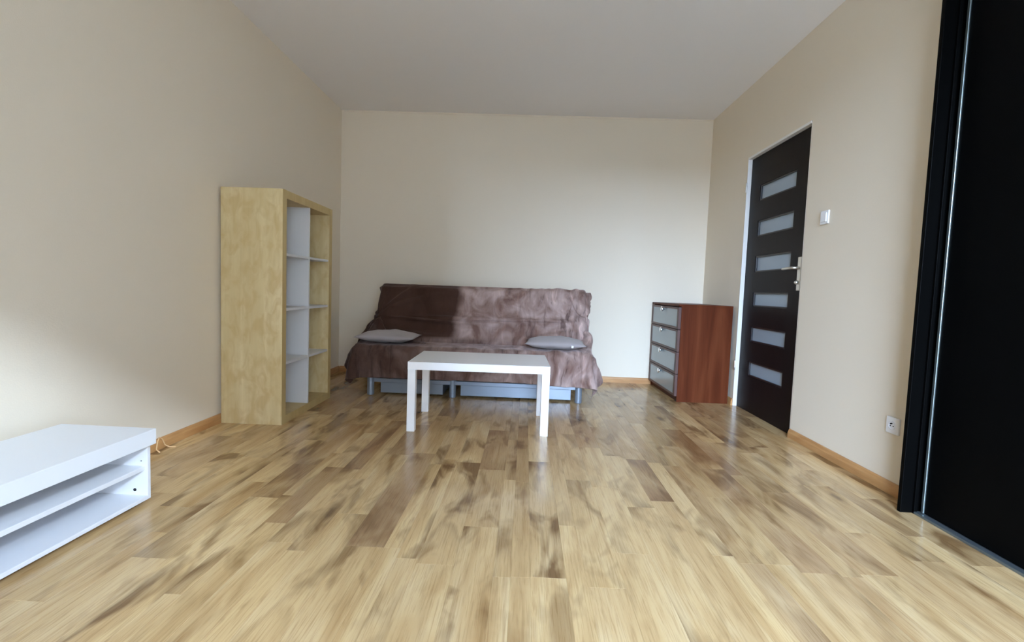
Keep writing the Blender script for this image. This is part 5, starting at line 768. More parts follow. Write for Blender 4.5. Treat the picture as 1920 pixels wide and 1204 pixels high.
1,-1,22,1,0,21,2,1,22,0,1,22,0,0,21,-1,0,21,1,0,22,1,1,21,3,0,22,2,-1,22,1,0,21,1,0,22,0,-1,22,0,0,21,1,0,22,-1,-1,22,0,0,21,1,0,22,0,0,21,-1,0,22,2,0,21,1,1,22,-1,-1,21,0,
0,22,0,0,21,0,0,22,-1,0,21,1,1,22,1,0,21,-1,0,22,1,1,22,-2,0,21,0,0,21,0,1,22,0,1,21,-1,-1,22,-2,0,21,-1,0,22,0,1,21,0,1,21,0,0,22,-2,0,22,-1,0,21,-2,0,21,0,1,21,1,1,22,1,
0,21,-1,-1,22,-2,0,21,-1,0,21,0,0,21,1,0,22,-1,-1,21,-1,0,21,-1,0,21,-1,1,21,0,0,22,-1,1,21,-1,2,21,-1,2,21,-2,3,20,-1,1,21,-2,2,21,-1,1,21,-2,1,21,-3,1,21,-2,2,20,-3,6,19,
-3,9,16,-2,12,17,-2,13,14,-1,15,14,-1,15,15,0,15,19,1,8,19,6,-5,13,9,-13,0,10,-17,-18,7,-6,-9,8,-17,-2,9,-19,12,6,-16,-4,8,-18,3,8,-19,-1436,4347,538,17,-8,9,7,16,-11,-12,
16,-6,9,17,-9,10,-8,17,10,-7,17,21,0,-3,2,6,-20,6,3,-20,15,1,-14,21,-1,-1,14,2,-16,19,-6,7,20,-4,6,21,-2,2,21,0,-3,19,0,-9,16,0,-14,17,-3,-12,19,-1,-10,20,1,-7,20,1,-6,21,
2,-4,21,2,-4,22,2,-3,21,2,-2,22,3,-3,21,2,-2,22,2,-1,22,1,-1,21,1,-1,22,1,-1,22,1,0,22,0,0,21,0,0,22,2,0,22,2,0,22,1,0,22,1,0,21,0,0,22,1,0,22,0,0,22,0,0,22,0,0,22,0,0,22,
0,0,21,0,0,22,0,0,22,2,0,22,0,0,22,0,0,21,0,0,22,0,0,22,-1,0,21,1,0,22,1,0,22,-2,0,22,-1,0,22,0,0,21,2,0,22,0,0,22,-1,0,22,0,0,21,-1,0,22,-3,0,22,-1,0,22,1,0,21,1,0,22,0,1,
21,-2,0,22,-1,0,22,-2,0,21,0,0,22,1,-1,22,0,0,21,-2,0,22,-2,0,21,0,1,22,1,0,22,0,1,21,-1,1,22,-1,1,21,-1,1,21,-2,3,22,-1,2,21,-1,2,21,-2,2,21,-1,2,21,-1,1,22,-2,0,21,0,0,21,
-1,0,22,-2,1,20,-3,4,20,-3,7,18,-3,12,14,1,15,19,-4,9,16,-2,13,17,-1,12,19,-1,10,20,3,6,20,5,-4,15,9,-12,-1,9,-18,-19,7,-6,-10,8,-16,0,9,-19,14,6,-15,-1,7,-19,0,9,-19,2,9,
-19,-1440,4340,511,6,-14,15,19,5,-6,-11,17,-7,8,17,-10,17,-2,13,2,-9,19,15,-7,14,15,5,-14,-3,4,-21,15,1,-15,17,1,-12,22,-1,1,13,2,-17,21,-2,4,20,-5,6,21,-4,5,21,-1,1,21,2,
-3,19,0,-10,18,-1,-10,19,-1,-11,20,-1,-8,21,1,-7,20,1,-5,21,2,-4,22,1,-3,21,3,-3,22,3,-2,21,2,-2,22,1,-1,22,1,-2,22,2,-1,21,1,-1,22,1,0,22,0,0,22,1,-1,22,2,0,22,0,0,22,1,0,
22,-1,0,22,0,0,22,1,0,22,0,0,22,0,0,22,1,0,22,1,0,22,0,0,22,1,0,21,1,0,22,-1,0,22,0,0,22,1,0,22,0,0,22,-1,0,22,0,0,22,1,0,22,-2,0,22,-1,0,22,0,0,22,1,0,21,0,0,22,0,0,22,1,
0,22,-2,0,22,-3,0,22,0,0,22,1,0,22,0,0,22,1,0,21,-1,0,22,-2,0,22,-1,0,21,-1,0,22,0,0,22,-1,0,22,-1,1,22,-1,0,21,1,1,22,0,1,22,-1,2,21,0,2,22,-2,2,21,-1,1,22,-2,2,21,-1,1,22,
-2,0,21,-2,0,22,-3,-1,21,-1,-1,22,0,0,21,0,1,21,-1,3,21,-1,5,20,-3,8,18,-2,11,15,0,15,21,-3,5,16,-4,12,20,-1,8,21,1,6,20,2,6,17,8,-8,22,1,3,4,9,-18,-18,7,-8,-15,8,-12,0,10,
-19,14,6,-15,6,7,-19,-2,8,-20,2,9,-19,0,9,-19,-1452,4322,495,12,-13,12,20,4,-5,-8,18,-9,14,15,-7,15,-4,15,1,-9,19,7,-8,19,21,0,-7,-3,3,-21,12,3,-17,20,1,-8,19,2,-10,21,0,1,
15,1,-16,21,0,1,21,-4,5,20,-4,6,20,-3,4,22,0,1,21,1,-5,19,0,-8,20,-1,-9,20,-1,-8,20,1,-7,21,1,-6,21,1,-5,21,2,-4,21,3,-3,22,3,-2,22,0,-2,21,1,-1,22,1,-1,22,3,-1,21,1,-1,22,
0,-1,22,2,0,22,0,0,22,1,0,22,0,0,22,-1,0,22,0,0,22,0,0,22,1,0,22,1,0,22,0,0,22,1,0,22,1,0,22,1,0,21,1,0,22,-2,0,22,0,0,22,2,0,22,0,0,22,-1,0,22,0,0,22,1,0,22,-2,0,22,-2,0,
22,0,0,22,1,0,22,0,0,22,0,0,22,2,0,21,-3,0,22,-2,0,22,0,0,22,0,0,22,0,0,22,1,0,22,0,0,22,-1,0,21,-2,0,22,-1,0,22,0,0,22,-1,1,21,-1,1,22,0,1,22,0,1,21,-1,2,22,-1,1,22,0,1,21,
-1,1,22,-1,0,21,-1,0,22,-1,-1,21,-3,-2,22,-2,-1,21,-4,-1,22,-1,0,21,-1,3,22,1,4,20,0,7,19,-1,9,17,1,13,20,-3,8,21,-2,1,20,-3,4,20,-2,7,20,-2,7,20,0,9,17,12,-8,20,-3,7,20,3,
-4,-7,10,-17,-19,7,-5,-10,10,-17,8,8,-18,14,6,-14,5,7,-20,-2,8,-20,1,9,-19,-1,8,-20,-1461,4302,482,18,-9,6,19,7,-8,-2,19,-9,20,8,2,9,-8,17,0,-9,20,5,-9,18,21,-3,-2,-2,4,-21,
11,3,-18,21,1,-5,19,2,-10,20,2,-6,21,0,-1,16,1,-14,22,1,-1,21,-2,4,20,-4,5,20,-4,5,21,-2,4,22,0,0,21,-1,-4,20,0,-6,20,0,-8,21,2,-7,20,1,-6,21,1,-6,21,2,-4,21,2,-4,22,3,-3,
21,0,-2,22,1,-1,21,2,-1,22,1,0,22,1,-1,22,1,0,22,1,0,21,0,-1,22,1,0,22,-1,0,22,0,0,22,1,0,22,1,0,21,0,0,22,0,0,22,1,0,22,0,0,22,1,0,22,1,0,22,-1,0,22,1,0,21,1,0,22,-1,0,22,
1,0,22,-1,0,22,0,0,22,0,0,22,-2,0,21,-1,0,22,0,0,22,0,0,22,1,0,22,1,0,22,-2,0,22,-1,0,22,0,0,21,-1,0,22,0,0,22,0,0,22,0,0,21,-1,0,22,-1,1,22,-1,0,22,0,1,21,0,1,22,-1,1,22,
-1,0,21,0,1,22,-1,1,21,-2,0,22,0,-1,22,0,0,21,-1,-1,22,0,-2,21,-2,-1,21,-2,0,22,-3,0,21,-3,1,21,-3,2,21,0,6,20,2,8,19,1,10,20,-1,8,21,-1,-1,19,-2,11,20,-3,5,21,-3,5,21,-2,
3,21,-2,2,17,10,-7,21,3,5,18,-2,10,19,3,-9,-11,10,-16,-19,7,-5,-5,10,-18,11,7,-17,15,6,-14,4,8,-19,-2,8,-20,-1,8,-19,0,8,-20,-1465,4278,473,21,-1,-5,16,11,-9,7,18,-8,18,-3,
10,8,-9,18,-1,-9,19,2,-9,19,21,-5,3,0,5,-21,10,5,-19,21,0,-3,19,1,-9,21,2,-6,20,2,-6,21,0,-2,18,1,-12,21,2,-2,22,-3,0,20,-2,4,21,-4,6,20,-3,4,22,-3,2,21,-2,0,21,2,-1,21,3,
-4,21,1,-5,21,1,-5,20,0,-6,21,1,-5,21,2,-5,21,3,-4,22,2,-2,21,1,-2,22,1,-1,21,1,-1,22,1,0,22,0,0,21,1,0,22,0,0,22,0,0,22,0,0,22,1,0,21,1,0,22,0,0,22,1,0,22,0,0,21,0,0,22,1,
0,22,1,0,22,-1,0,22,0,0,22,1,0,21,0,0,22,0,0,22,0,0,22,0,0,22,-1,0,21,-2,0,22,-1,0,22,0,0,22,0,0,22,0,0,22,1,0,21,1,0,22,0,0,22,-1,0,22,0,0,21,-1,0,22,-1,0,22,0,0,22,0,0,21,
-2,0,22,0,1,22,0,0,21,-1,0,22,-1,0,21,-1,0,22,0,0,21,-2,0,22,-1,-1,22,0,0,21,0,0,21,-1,0,22,-1,0,21,-2,0,22,-3,0,21,-2,1,21,-2,2,19,-1,10,20,0,6,21,0,5,22,0,1,21,2,-3,19,-3,
8,21,0,2,20,-4,7,21,-2,4,21,-3,4,19,7,-7,21,1,3,19,1,10,19,0,10,15,5,-15,-14,9,-13,-18,8,-7,1,9,-19,14,6,-14,14,8,-14,2,8,-20,-1,7,-20,-1,8,-20,-1,8,-20,-1469,4263,453,19,
3,-7,8,18,-8,20,-3,8,21,-1,3,6,-10,19,-1,-9,19,1,-9,19,19,-6,7,3,5,-20,9,5,-19,21,0,-2,20,1,-8,20,3,-7,21,1,-4,20,1,-7,21,1,-3,19,-1,-9,22,-1,-3,21,0,-2,21,0,2,21,-1,3,21,
-3,2,21,-4,4,21,-1,3,21,0,3,22,0,1,21,0,-1,22,1,-2,21,2,-4,21,2,-4,20,2,-6,21,2,-5,21,0,-3,22,2,-4,21,2,-2,21,1,-1,22,0,0,22,0,0,21,1,0,22,0,0,22,0,0,21,1,0,22,1,0,22,0,0,
21,1,0,22,0,0,22,0,0,22,1,0,21,0,0,22,-1,0,22,0,0,22,0,0,21,1,0,22,0,0,22,0,0,22,0,0,21,-1,0,22,-1,0,22,0,0,22,0,0,22,-1,0,21,-1,0,22,-1,0,22,1,0,21,0,0,22,-1,0,22,1,0,22,
1,0,21,-1,0,22,-1,0,22,-1,0,21,1,0,22,-1,0,22,-1,0,21,0,0,22,-1,0,21,-1,0,22,-1,0,21,-2,0,22,-1,0,21,1,0,22,-1,0,21,-2,0,21,-1,0,22,-2,1,21,-2,1,21,-2,1,19,0,9,21,-2,2,22,
1,-3,21,1,-1,21,1,0,21,0,1,21,0,5,20,-4,7,21,-2,3,20,-3,7,21,4,-4,21,2,1,18,-1,10,19,0,10,21,0,5,10,6,-17,-18,9,-9,-14,9,-12,7,8,-19,17,7,-11,12,8,-16,0,7,-20,-1,8,-20,-2,
7,-20,-1,8,-19,-1470,4245,436,10,15,-12,21,6,-2,20,-2,5,17,-8,12,6,-9,18,-1,-10,19,1,-9,19,17,-6,11,7,4,-19,7,6,-20,21,-1,-1,21,1,-6,20,3,-8,20,2,-4,21,0,-3,20,0,-8,21,-1,
-4,21,0,-6,21,0,-2,21,2,-2,22,0,-1,21,-2,0,21,-1,0,22,0,3,21,0,2,21,-2,2,21,-2,1,21,-2,4,22,0,1,21,3,2,21,2,0,22,2,-3,21,1,-3,21,1,-4,21,2,-5,21,0,-3,21,1,-2,22,1,-1,21,0,
0,22,0,0,22,0,0,21,0,0,22,2,0,21,0,0,22,0,0,22,0,0,21,0,0,22,1,0,22,1,-1,21,-1,1,22,-1,0,22,0,0,21,0,0,22,2,0,22,-1,0,22,-1,0,21,0,0,22,0,0,22,1,0,21,0,0,22,-1,0,22,-2,0,21,
-2,0,22,1,0,22,-1,0,22,-1,0,21,0,0,22,1,0,21,-1,0,22,-1,0,22,0,0,21,1,0,22,1,0,21,-2,0,22,0,0,22,0,0,21,-2,0,21,-2,0,22,-1,0,21,0,0,22,1,0,21,-2,0,22,-2,0,21,0,0,21,-2,0,22,
-3,1,19,-1,8,22,-1,-2,21,0,-5,21,1,-1,21,1,0,22,1,1,21,0,1,21,0,3,21,-2,3,21,-3,4,21,-2,6,21,4,-3,18,-1,10,19,0,10,21,0,5,20,-1,7,2,7,-20,-18,8,-7,-8,10,-17,12,7,-16,18,7,
-10,9,9,-17,-1,7,-20,-2,8,-20,-2,8,-20,-2,8,-19,-1470,4229,416,13,14,-10,21,4,0,19,-5,8,14,-8,14,7,-10,18,-1,-10,19,0,-10,19,14,-6,14,13,4,-16,4,5,-21,22,-1,-1,20,1,-4,20,
3,-7,21,1,-6,21,-1,-4,21,0,-3,20,1,-7,21,0,-3,21,1,-3,22,1,-2,21,0,-2,21,-1,-1,21,-1,-1,22,1,-1,21,1,0,22,-1,1,21,-2,-1,22,0,1,21,0,2,21,2,3,21,0,2,21,-1,4,22,0,1,21,2,1,21,
1,-1,22,0,-2,21,1,-2,21,0,-3,22,1,-3,21,1,-2,21,0,-1,22,1,0,21,1,0,22,0,0,21,-1,0,22,1,0,22,0,0,21,1,0,22,0,0,21,-1,0,22,-1,0,22,0,0,21,0,0,22,2,0,22,0,0,21,-1,0,22,0,0,22,
1,0,21,0,0,22,-1,0,22,0,0,21,-3,0,22,-1,0,22,0,0,21,-1,0,22,-1,0,21,0,0,22,0,0,22,0,0,21,-1,0,22,-1,0,21,1,0,22,1,0,22,0,0,21,-1,0,21,0,0,22,-2,0,21,-2,0,22,-1,0,21,0,0,22,
1,0,21,-2,0,21,-1,0,22,0,0,21,-2,1,21,-3,5,20,-1,-5,22,-1,-1,21,-1,0,21,1,0,22,2,0,21,1,0,22,1,0,21,-1,0,21,-1,2,21,-1,1,22,-1,3,19,-1,9,20,0,8,20,1,7,17,-1,12,21,-1,-2,-3,
9,-20,-18,9,-8,-1,8,-20,16,6,-12,18,8,-11,5,9,-18,-2,8,-20,-2,8,-19,-3,8,-20,-2,7,-20,-1472,4216,395,17,10,-8,21,0,4,17,-6,11,12,-9,16,8,-9,18,-1,-11,18,0,-9,19,12,-8,17,16,
4,-14,4,4,-20,21,0,-3,21,1,-2,20,3,-6,21,-2,-6,21,0,-4,21,1,-4,21,1,-4,21,0,-4,21,0,-1,21,1,-3,21,0,-1,22,-1,-1,21,0,-1,21,1,0,22,2,0,21,-1,0,21,-2,0,22,0,0,21,0,0,21,2,0,
22,1,0,21,-1,0,21,1,2,22,2,0,21,-2,1,21,-1,1,22,0,1,21,0,1,21,2,-2,22,2,-2,21,0,-1,21,0,-1,22,0,0,22,1,0,21,1,0,21,0,0,22,0,0,22,0,0,21,1,0,22,-1,0,21,0,0,22,0,0,22,0,0,21,
0,0,22,0,0,21,1,0,22,-1,0,22,0,0,21,0,0,22,0,0,21,-1,0,22,-2,0,22,-1,0,21,0,0,22,0,0,21,-2,0,22,0,0,22,0,0,21,0,0,22,0,0,21,-1,0,22,0,0,21,0,0,22,1,0,21,-2,0,22,-1,0,21,1,
0,21,-2,0,22,-2,1,21,-1,0,22,1,0,21,0,0,21,-2,0,22,-1,0,21,-1,4,20,-2,-4,22,-2,0,21,-1,0,21,0,0,22,0,0,21,1,0,22,1,0,21,1,0,21,0,0,22,-1,0,21,-1,1,21,-2,3,20,0,7,20,0,7,19,
0,9,18,0,13,18,2,-10,-7,8,-18,-16,8,-12,9,8,-18,18,6,-9,15,8,-13,2,9,-20,-3,8,-19,-3,8,-20,-2,7,-20,-3,8,-20,-1472,4203,373,20,5,-3,20,-4,8,12,-9,15,7,-9,18,14,-7,14,3,-9,
19,-2,-10,19,9,-8,18,19,3,-10,3,4,-21,21,0,-2,22,1,-1,20,-1,-5,21,-1,-7,21,1,-5,21,1,-3,21,0,-3,21,1,-3,21,0,-2,21,0,-1,21,1,-1,22,-1,0,21,1,0,21,1,0,22,1,0,21,0,0,22,-2,0,
21,-1,0,21,1,0,22,1,0,21,0,0,21,0,0,22,1,0,21,0,0,22,-2,0,21,-1,0,21,1,0,22,2,0,21,0,0,21,2,0,22,0,0,21,-1,0,21,0,0,22,1,0,21,0,0,22,1,0,21,1,0,22,1,0,21,0,0,22,-1,0,21,1,
0,22,0,0,22,0,0,21,0,0,22,-1,0,21,-1,0,22,0,0,21,0,0,22,1,0,22,0,0,21,-1,0,22,-1,0,21,-1,0,22,-1,0,21,0,0,22,-1,0,21,0,0,22,0,0,21,1,0,22,0,0,22,0,0,21,-2,0,21,0,0,22,0,0,
21,-2,0,22,-1,0,21,0,0,22,0,0,21,-2,0,21,-2,0,22,0,0,21,1,0,21,-1,0,22,-1,3,21,-2,-3,21,-3,0,21,-1,0,22,0,0,21,0,0,21,0,0,22,0,0,21,0,0,21,1,0,22,1,0,21,-1,0,21,-2,1,21,-1,
2,21,0,6,21,1,6,17,0,13,19,-1,8,14,2,-16,-14,8,-13,-5,9,-19,15,7,-14,18,8,-7,11,8,-17,-1,10,-19,-3,8,-20,-3,8,-19,-2,6,-20,-2,8,-20,-1471,4187,354,21,0,1,16,-6,12,8,-10,17,
8,-8,18,15,-7,13,7,-8,19,-2,-9,19,7,-9,18,20,0,-6,4,5,-20,21,0,-3,21,-1,0,21,-1,-4,21,0,-6,21,1,-5,20,1,-3,22,1,-2,21,0,-2,21,0,-2,22,1,-1,21,-1,0,21,0,0,22,1,0,21,1,0,21,
0,0,22,0,0,21,0,0,21,0,0,22,-1,0,21,0,0,21,1,0,22,0,0,21,2,0,21,-3,0,22,-2,0,21,0,0,21,2,0,22,2,0,21,1,0,22,0,0,21,0,0,21,0,0,22,0,0,21,0,0,22,1,0,21,0,0,21,1,0,22,0,0,22,
0,0,21,0,0,21,1,0,22,1,0,22,-1,0,21,1,0,22,-3,0,21,-1,0,22,-1,0,21,1,0,22,1,0,21,2,0,22,-1,0,21,-2,0,22,-1,0,21,0,0,22,0,0,21,0,0,22,0,0,21,0,0,22,1,0,21,-1,0,22,-1,0,21,0,
0,22,0,0,21,-1,0,21,-2,0,22,-1,0,21,-1,0,22,1,0,21,-2,0,21,-2,1,22,0,0,21,0,1,22,0,0,21,-2,-1,21,-2,0,21,-2,0,22,-2,0,21,1,0,21,0,0,22,0,0,21,-1,0,21,0,0,22,0,0,21,2,0,22,
-1,0,21,-1,0,21,-1,2,21,0,4,20,1,7,17,0,13,21,-2,4,7,4,-20,-14,8,-14,5,8,-19,18,7,-9,17,8,-10,5,9,-19,-2,10,-19,-3,8,-19,-3,8,-19,-2,7,-21,-1,7,-20,-1470,4168,337,21,-3,6,
14,-7,14,5,-10,18,6,-9,18,16,-7,12,10,-8,17,0,-9,20,4,-9,19,22,-2,-1,4,5,-20,22,1,-3,21,-1,0,21,-1,-2,21,0,-5,21,1,-5,21,1,-3,21,1,-2,21,-1,-2,21,1,0,22,1,0,21,0,0,21,-1,0,
22,1,0,21,1,0,21,-1,0,22,1,0,21,0,0,21,0,0,22,-1,0,21,0,0,21,0,0,22,2,0,21,-1,0,22,-1,0,21,-2,0,21,0,0,22,2,0,21,2,0,22,1,0,21,0,0,21,0,0,22,0,0,21,1,0,21,0,0,22,0,0,21,0,
0,22,0,0,21,0,0,22,0,0,21,0,0,21,1,0,22,1,0,22,0,0,21,0,0,21,-2,0,22,-2,0,22,-1,0,21,0,0,21,1,0,22,2,0,22,1,0,21,-2,0,21,0,0,22,-1,0,21,0,0,22,0,0,21,0,0,22,1,0,21,-1,0,22,
-1,0,21,-2,0,22,0,0,21,-1,0,21,0,0,22,-1,0,21,-1,0,21,0,0,22,0,0,21,-1,0,22,-2,0,21,0,0,21,0,0,22,-1,0,21,-1,0,21,-2,0,22,-3,0,21,-2,0,21,0,0,22,1,0,21,1,0,22,-1,0,21,-1,0,
21,0,0,22,2,0,21,0,0,21,0,0,22,-1,2,20,0,3,20,-1,8,18,0,12,21,-1,-2,1,6,-21,-10,8,-16,14,7,-15,19,7,-7,13,8,-15,0,9,-19,-4,10,-19,-3,8,-19,-2,8,-20,0,8,-20,1,8,-20,-1468,4146,
321,17,-5,11,14,-7,15,5,-10,18,3,-8,19,15,-7,15,14,-8,13,3,-9,19,2,-10,19,21,-3,4,6,5,-20,21,0,-2,22,-1,0,21,0,0,21,0,-5,21,1,-4,21,1,-3,21,0,-1,21,-1,-1,22,0,0,21,1,0,21,
1,0,22,0,0,21,1,0,21,-1,0,22,0,0,21,2,0,21,-1,0,22,1,0,21,-1,0,21,-1,0,22,1,0,21,1,0,22,0,0,21,0,0,21,-1,0,22,-1,0,21,1,0,21,2,0,22,1,0,21,0,0,22,0,0,21,0,0,21,1,0,22,0,0,
21,-1,0,22,1,0,21,0,0,21,0,0,22,0,0,21,0,0,22,0,0,21,1,0,22,1,0,21,0,0,21,-1,0,22,-2,0,21,-2,0,22,-1,0,21,1,0,22,2,0,21,2,0,22,-2,0,21,0,0,22,0,0,21,-1,0,21,-1,0,22,0,0,21,
1,0,22,-1,0,21,-1,0,22,-1,0,21,-2,0,21,-1,0,22,0,0,21,-1,0,21,0,0,22,0,0,21,1,0,22,-2,0,21,-1,0,21,-1,0,22,-1,0,21,0,0,21,0,0,22,-1,0,21,-4,0,22,-2,0,21,-1,0,21,1,0,22,1,0,
21,0,0,21,-2,0,22,0,0,21,1,0,21,1,0,22,0,0,21,0,1,21,0,3,20,-1,8,18,-1,10,21,1,-7,-8,8,-18,3,7,-20,19,7,-8,17,7,-10,5,8,-19,-3,9,-19,-3,10,-19,-2,7,-20,-1,8,-20,2,8,-19,2,
8,-20,-1468,4123,308,17,-6,12,9,-8,18,8,-9,17,1,-8,20,11,-7,17,17,-8,11,9,-9,17,0,-9,19,19,-5,9,9,4,-19,21,0,-2,21,0,0,22,-1,1,21,0,-3,21,1,-4,21,2,-2,21,-1,0,22,-1,0,21,0,
0,21,1,0,22,1,0,21,1,0,21,-1,0,22,-1,0,21,1,0,21,1,0,22,1,0,21,0,0,21,0,0,22,-1,0,21,1,0,21,0,0,22,0,0,21,-1,0,21,2,0,22,0,0,21,0,0,22,1,0,21,0,0,21,0,0,22,0,0,21,0,0,22,1,
0,21,-1,0,21,0,0,22,0,0,21,1,0,21,1,0,22,1,0,21,0,0,22,-1,0,21,0,0,21,1,0,22,0,0,21,0,0,22,-2,0,21,-1,0,21,-2,0,22,1,0,22,1,0,21,2,0,21,-1,0,22,0,0,21,0,0,22,-1,0,21,-1,0,
21,1,0,22,-1,0,21,-1,0,22,-1,0,21,-1,0,21,-2,0,22,-1,0,21,-1,0,21,0,0,22,0,0,21,0,0,21,1,0,22,-1,0,21,-2,0,22,-2,0,21,-1,0,21,0,0,22,0,0,21,1,0,22,-3,0,21,-3,0,21,-1,0,22,
0,0,21,1,0,21,0,0,22,-2,0,21,0,0,21,1,0,22,1,0,21,-1,0,21,0,0,22,1,1,18,0,11,21,-1,5,17,3,-12,-6,8,-18,11,7,-17,20,7,-4,12,7,-16,-2,9,-20,-3,9,-19,-1,7,-20,-1,7,-20,1,9,-19,
3,8,-20,4,8,-19,-1467,4100,296,14,-8,14,11,-8,16,4,-8,20,5,-8,19,4,-7,19,17,-8,11,14,-8,14,2,-9,19,16,-6,14,12,3,-17,21,0,-1,21,0,-1,22,-1,1,21,0,-2,21,1,-2,21,1,-1,22,-1,
0,21,0,0,21,0,0,21,0,0,22,1,0,21,0,0,21,-1,0,22,-1,0,21,1,0,21,2,0,22,1,0,21,0,0,21,1,0,22,0,0,21,0,0,22,-1,0,21,-1,0,21,0,0,22,1,0,21,1,0,22,1,0,21,-1,0,21,-1,0,22,1,0,21,
2,0,21,0,0,22,-1,0,21,-1,0,21,0,0,22,0,0,21,2,0,22,1,0,21,1,0,21,0,0,22,0,0,21,-1,0,21,1,0,22,1,0,21,0,0,22,-1,0,21,-1,0,21,-2,0,22,0,0,21,2,0,22,0,0,21,-1,0,21,1,0,22,-1,
0,21,0,0,22,0,0,21,-1,0,21,-2,0,22,-1,0,21,0,0,21,-1,0,22,-2,0,21,-2,0,21,0,0,22,0,0,21,0,0,21,0,0,22,0,0,21,1,0,22,-3,0,21,-2,0,21,-2,0,22,1,0,21,1,0,22,0,0,21,-1,0,21,-2,
0,22,-2,0,21,-1,0,21,0,0,22,0,0,21,-1,0,21,-1,1,22,1,-1,21,0,0,22,0,0,21,0,0,21,1,0,20,0,8,22,0,3,14,4,-15,-4,8,-19,20,7,-6,17,7,-10,1,9,-20,-2,8,-19,-1,7,-21,0,7,-20,1,8,
-20,3,9,-19,4,8,-19,4,8,-19,-1466,4077,284,9,-9,18,13,-7,15,7,-8,19,2,-7,20,3,-7,19,12,-9,16,17,-8,9,11,-8,17,8,-8,18,16,2,-15,21,0,0,21,0,0,22,-1,0,21,0,0,21,1,0,22,0,0,21,
0,0,21,0,0,21,0,0,22,-1,0,21,1,0,21,0,0,22,-1,0,21,0,0,21,0,0,22,1,0,21,1,0,21,1,0,22,1,0,21,0,0,21,0,0,22,-2,0,21,-1,0,22,1,0,21,1,0,21,1,0,22,0,0,21,-1,0,21,-1,0,22,1,0,
21,2,0,21,2,0,22,-1,0,21,-1,0,22,0,0,21,0,0,21,0,0,22,1,0,21,2,0,21,0,0,22,0,0,21,-1,0,21,0,0,22,1,0,21,0,0,22,0,0,21,0,0,21,-1,0,22,0,0,21,1,0,21,-1,0,22,-1,0,21,1,0,21,-1,
0,22,0,0,21,0,0,21,-2,0,22,-1,0,21,-1,0,21,0,0,22,-1,0,21,-1,0,21,-2,0,22,0,0,21,1,0,21,0,0,22,-1,0,21,0,0,22,0,0,21,-2,0,21,-3,0,22,-1,0,21,0,0,21,1,0,22,0,0,21,-1,0,22,0,
0,21,-1,0,21,-2,0,22,-1,0,21,0,0,22,-1,0,21,-1,0,21,0,0,22,0,0,21,0,0,22,0,0,21,2,0,21,0,0,23,0,5,8,6,-19,8,7,-17,20,7,-1,10,8,-18,-3,8,-19,-1,9,-20,0,7,-20,2,8,-19,3,8,-20,
4,8,-20,4,8,-19,4,9,-19,-1466,4055,274,11,-8,17,9,-8,17,7,-7,19,5,-9,19,2,-9,19,4,-8,19,18,-8,9,9,-9,17,12,-9,16,21,1,-2,21,-1,-1,21,1,-1,22,1,-1,21,0,0,21,0,0,22,0,0,21,1,
0,21,0,0,22,0,1,21,-1,1,21,0,0,22,0,1,21,0,1,21,0,1,22,0,-1,21,0,-2,21,2,-1,22,1,-2,21,0,0,21,1,0,22,-2,0,21,-2,0,21,0,0,22,0,0,21,2,0,22,1,0,21,0,0,21,-1,0,22,-1,1,21,0,0,
21,2,-1,22,3,0,21,0,0,21,0,0,22,1,0,21,-1,0,21,-1,0,22,0,0,21,1,0,22,1,0,21,0,0,21,-1,0,21,1,0,22,0,0,21,0,0,21,0,0,22,1,0,21,-1,0,21,0,0,22,0,0,21,-1,0,21,0,0,22,0,0,21,-1,
0,21,0,0,22,1,0,21,-2,0,21,-1,0,22,-1,0,21,-1,0,21,0,0,22,-1,1,21,-1,0,21,0,0,22,1,1,21,-1,-1,21,0,1,22,-1,0,21,-1,0,21,0,0,22,-2,1,21,-1,1,21,0,0,22,-1,0,21,-1,1,22,-2,1,
21,-1,0,21,2,0,22,0,0,21,-2,0,22,-1,0,21,-1,1,22,-1,0,21,0,-1,21,0,0,22,0,-1,22,0,0,21,0,-1,22,0,0,25,1,-2,6,8,-22,16,8,-8,16,7,-11,2,8,-20,-2,8,-20,2,7,-20,2,7,-19,4,8,-20,
3,8,-20,2,8,-19,3,8,-19,8,8,-19,-1466,4033,264,8,-8,18,4,-9,19,3,-8,20,3,-8,19,11,-10,16,2,-8,20,15,-9,13,17,-8,10,11,-10,17,23,-1,1,22,1,1,21,0,0,22,0,0,21,0,0,22,1,0,21,
0,0,21,1,0,22,0,1,21,1,-1,21,-2,3,22,0,0,21,0,-1,21,1,0,22,0,0,21,1,-2,21,0,2,21,1,-1,22,0,0,21,1,1,21,-1,1,22,-1,1,21,-2,3,22,0,1,21,0,-1,21,2,-2,22,2,-2,21,-1,0,22,0,0,21,
-1,0,21,0,0,22,1,1,21,1,0,21,2,0,22,0,0,21,1,0,21,0,0,22,-1,0,21,0,0,21,0,0,22,1,0,21,0,0,21,0,0,21,1,0,22,-1,0,21,0,0,21,0,0,22,0,0,21,1,-1,21,-1,1,21,-1,0,22,0,0,21,0,-1,
21,0,0,22,0,0,21,-1,0,21,0,0,22,0,-1,21,-1,0,21,-1,0,21,0,0,22,-1,-1,21,0,0,21,-1,1,22,0,0,21,-1,0,21,-2,0,22,0,0,21,1,0,21,-1,0,22,-1,0,21,0,-1,22,0,-1,21,-1,0,21,-1,0,22,
-3,2,21,-2,2,21,-2,0,22,2,-2,21,3,-3,22,1,-2,21,-1,-1,22,1,-3,21,0,-2,21,-1,1,21,-1,1,22,-1,1,21,0,-1,22,1,-2,21,-1,0,22,-1,1,18,8,-11,18,4,-12,13,8,-15,-3,10,-20,7,9,-19,
7,8,-18,5,9,-19,4,8,-20,3,8,-19,3,8,-20,1,7,-20,-3,5,-20,-1470,4010,256,-3,-5,21,2,-7,20,5,-8,19,8,-11,16,10,-10,17,11,-9,15,11,-9,16,15,-8,14,21,1,-1,22,0,0,21,0,1,21,1,0,
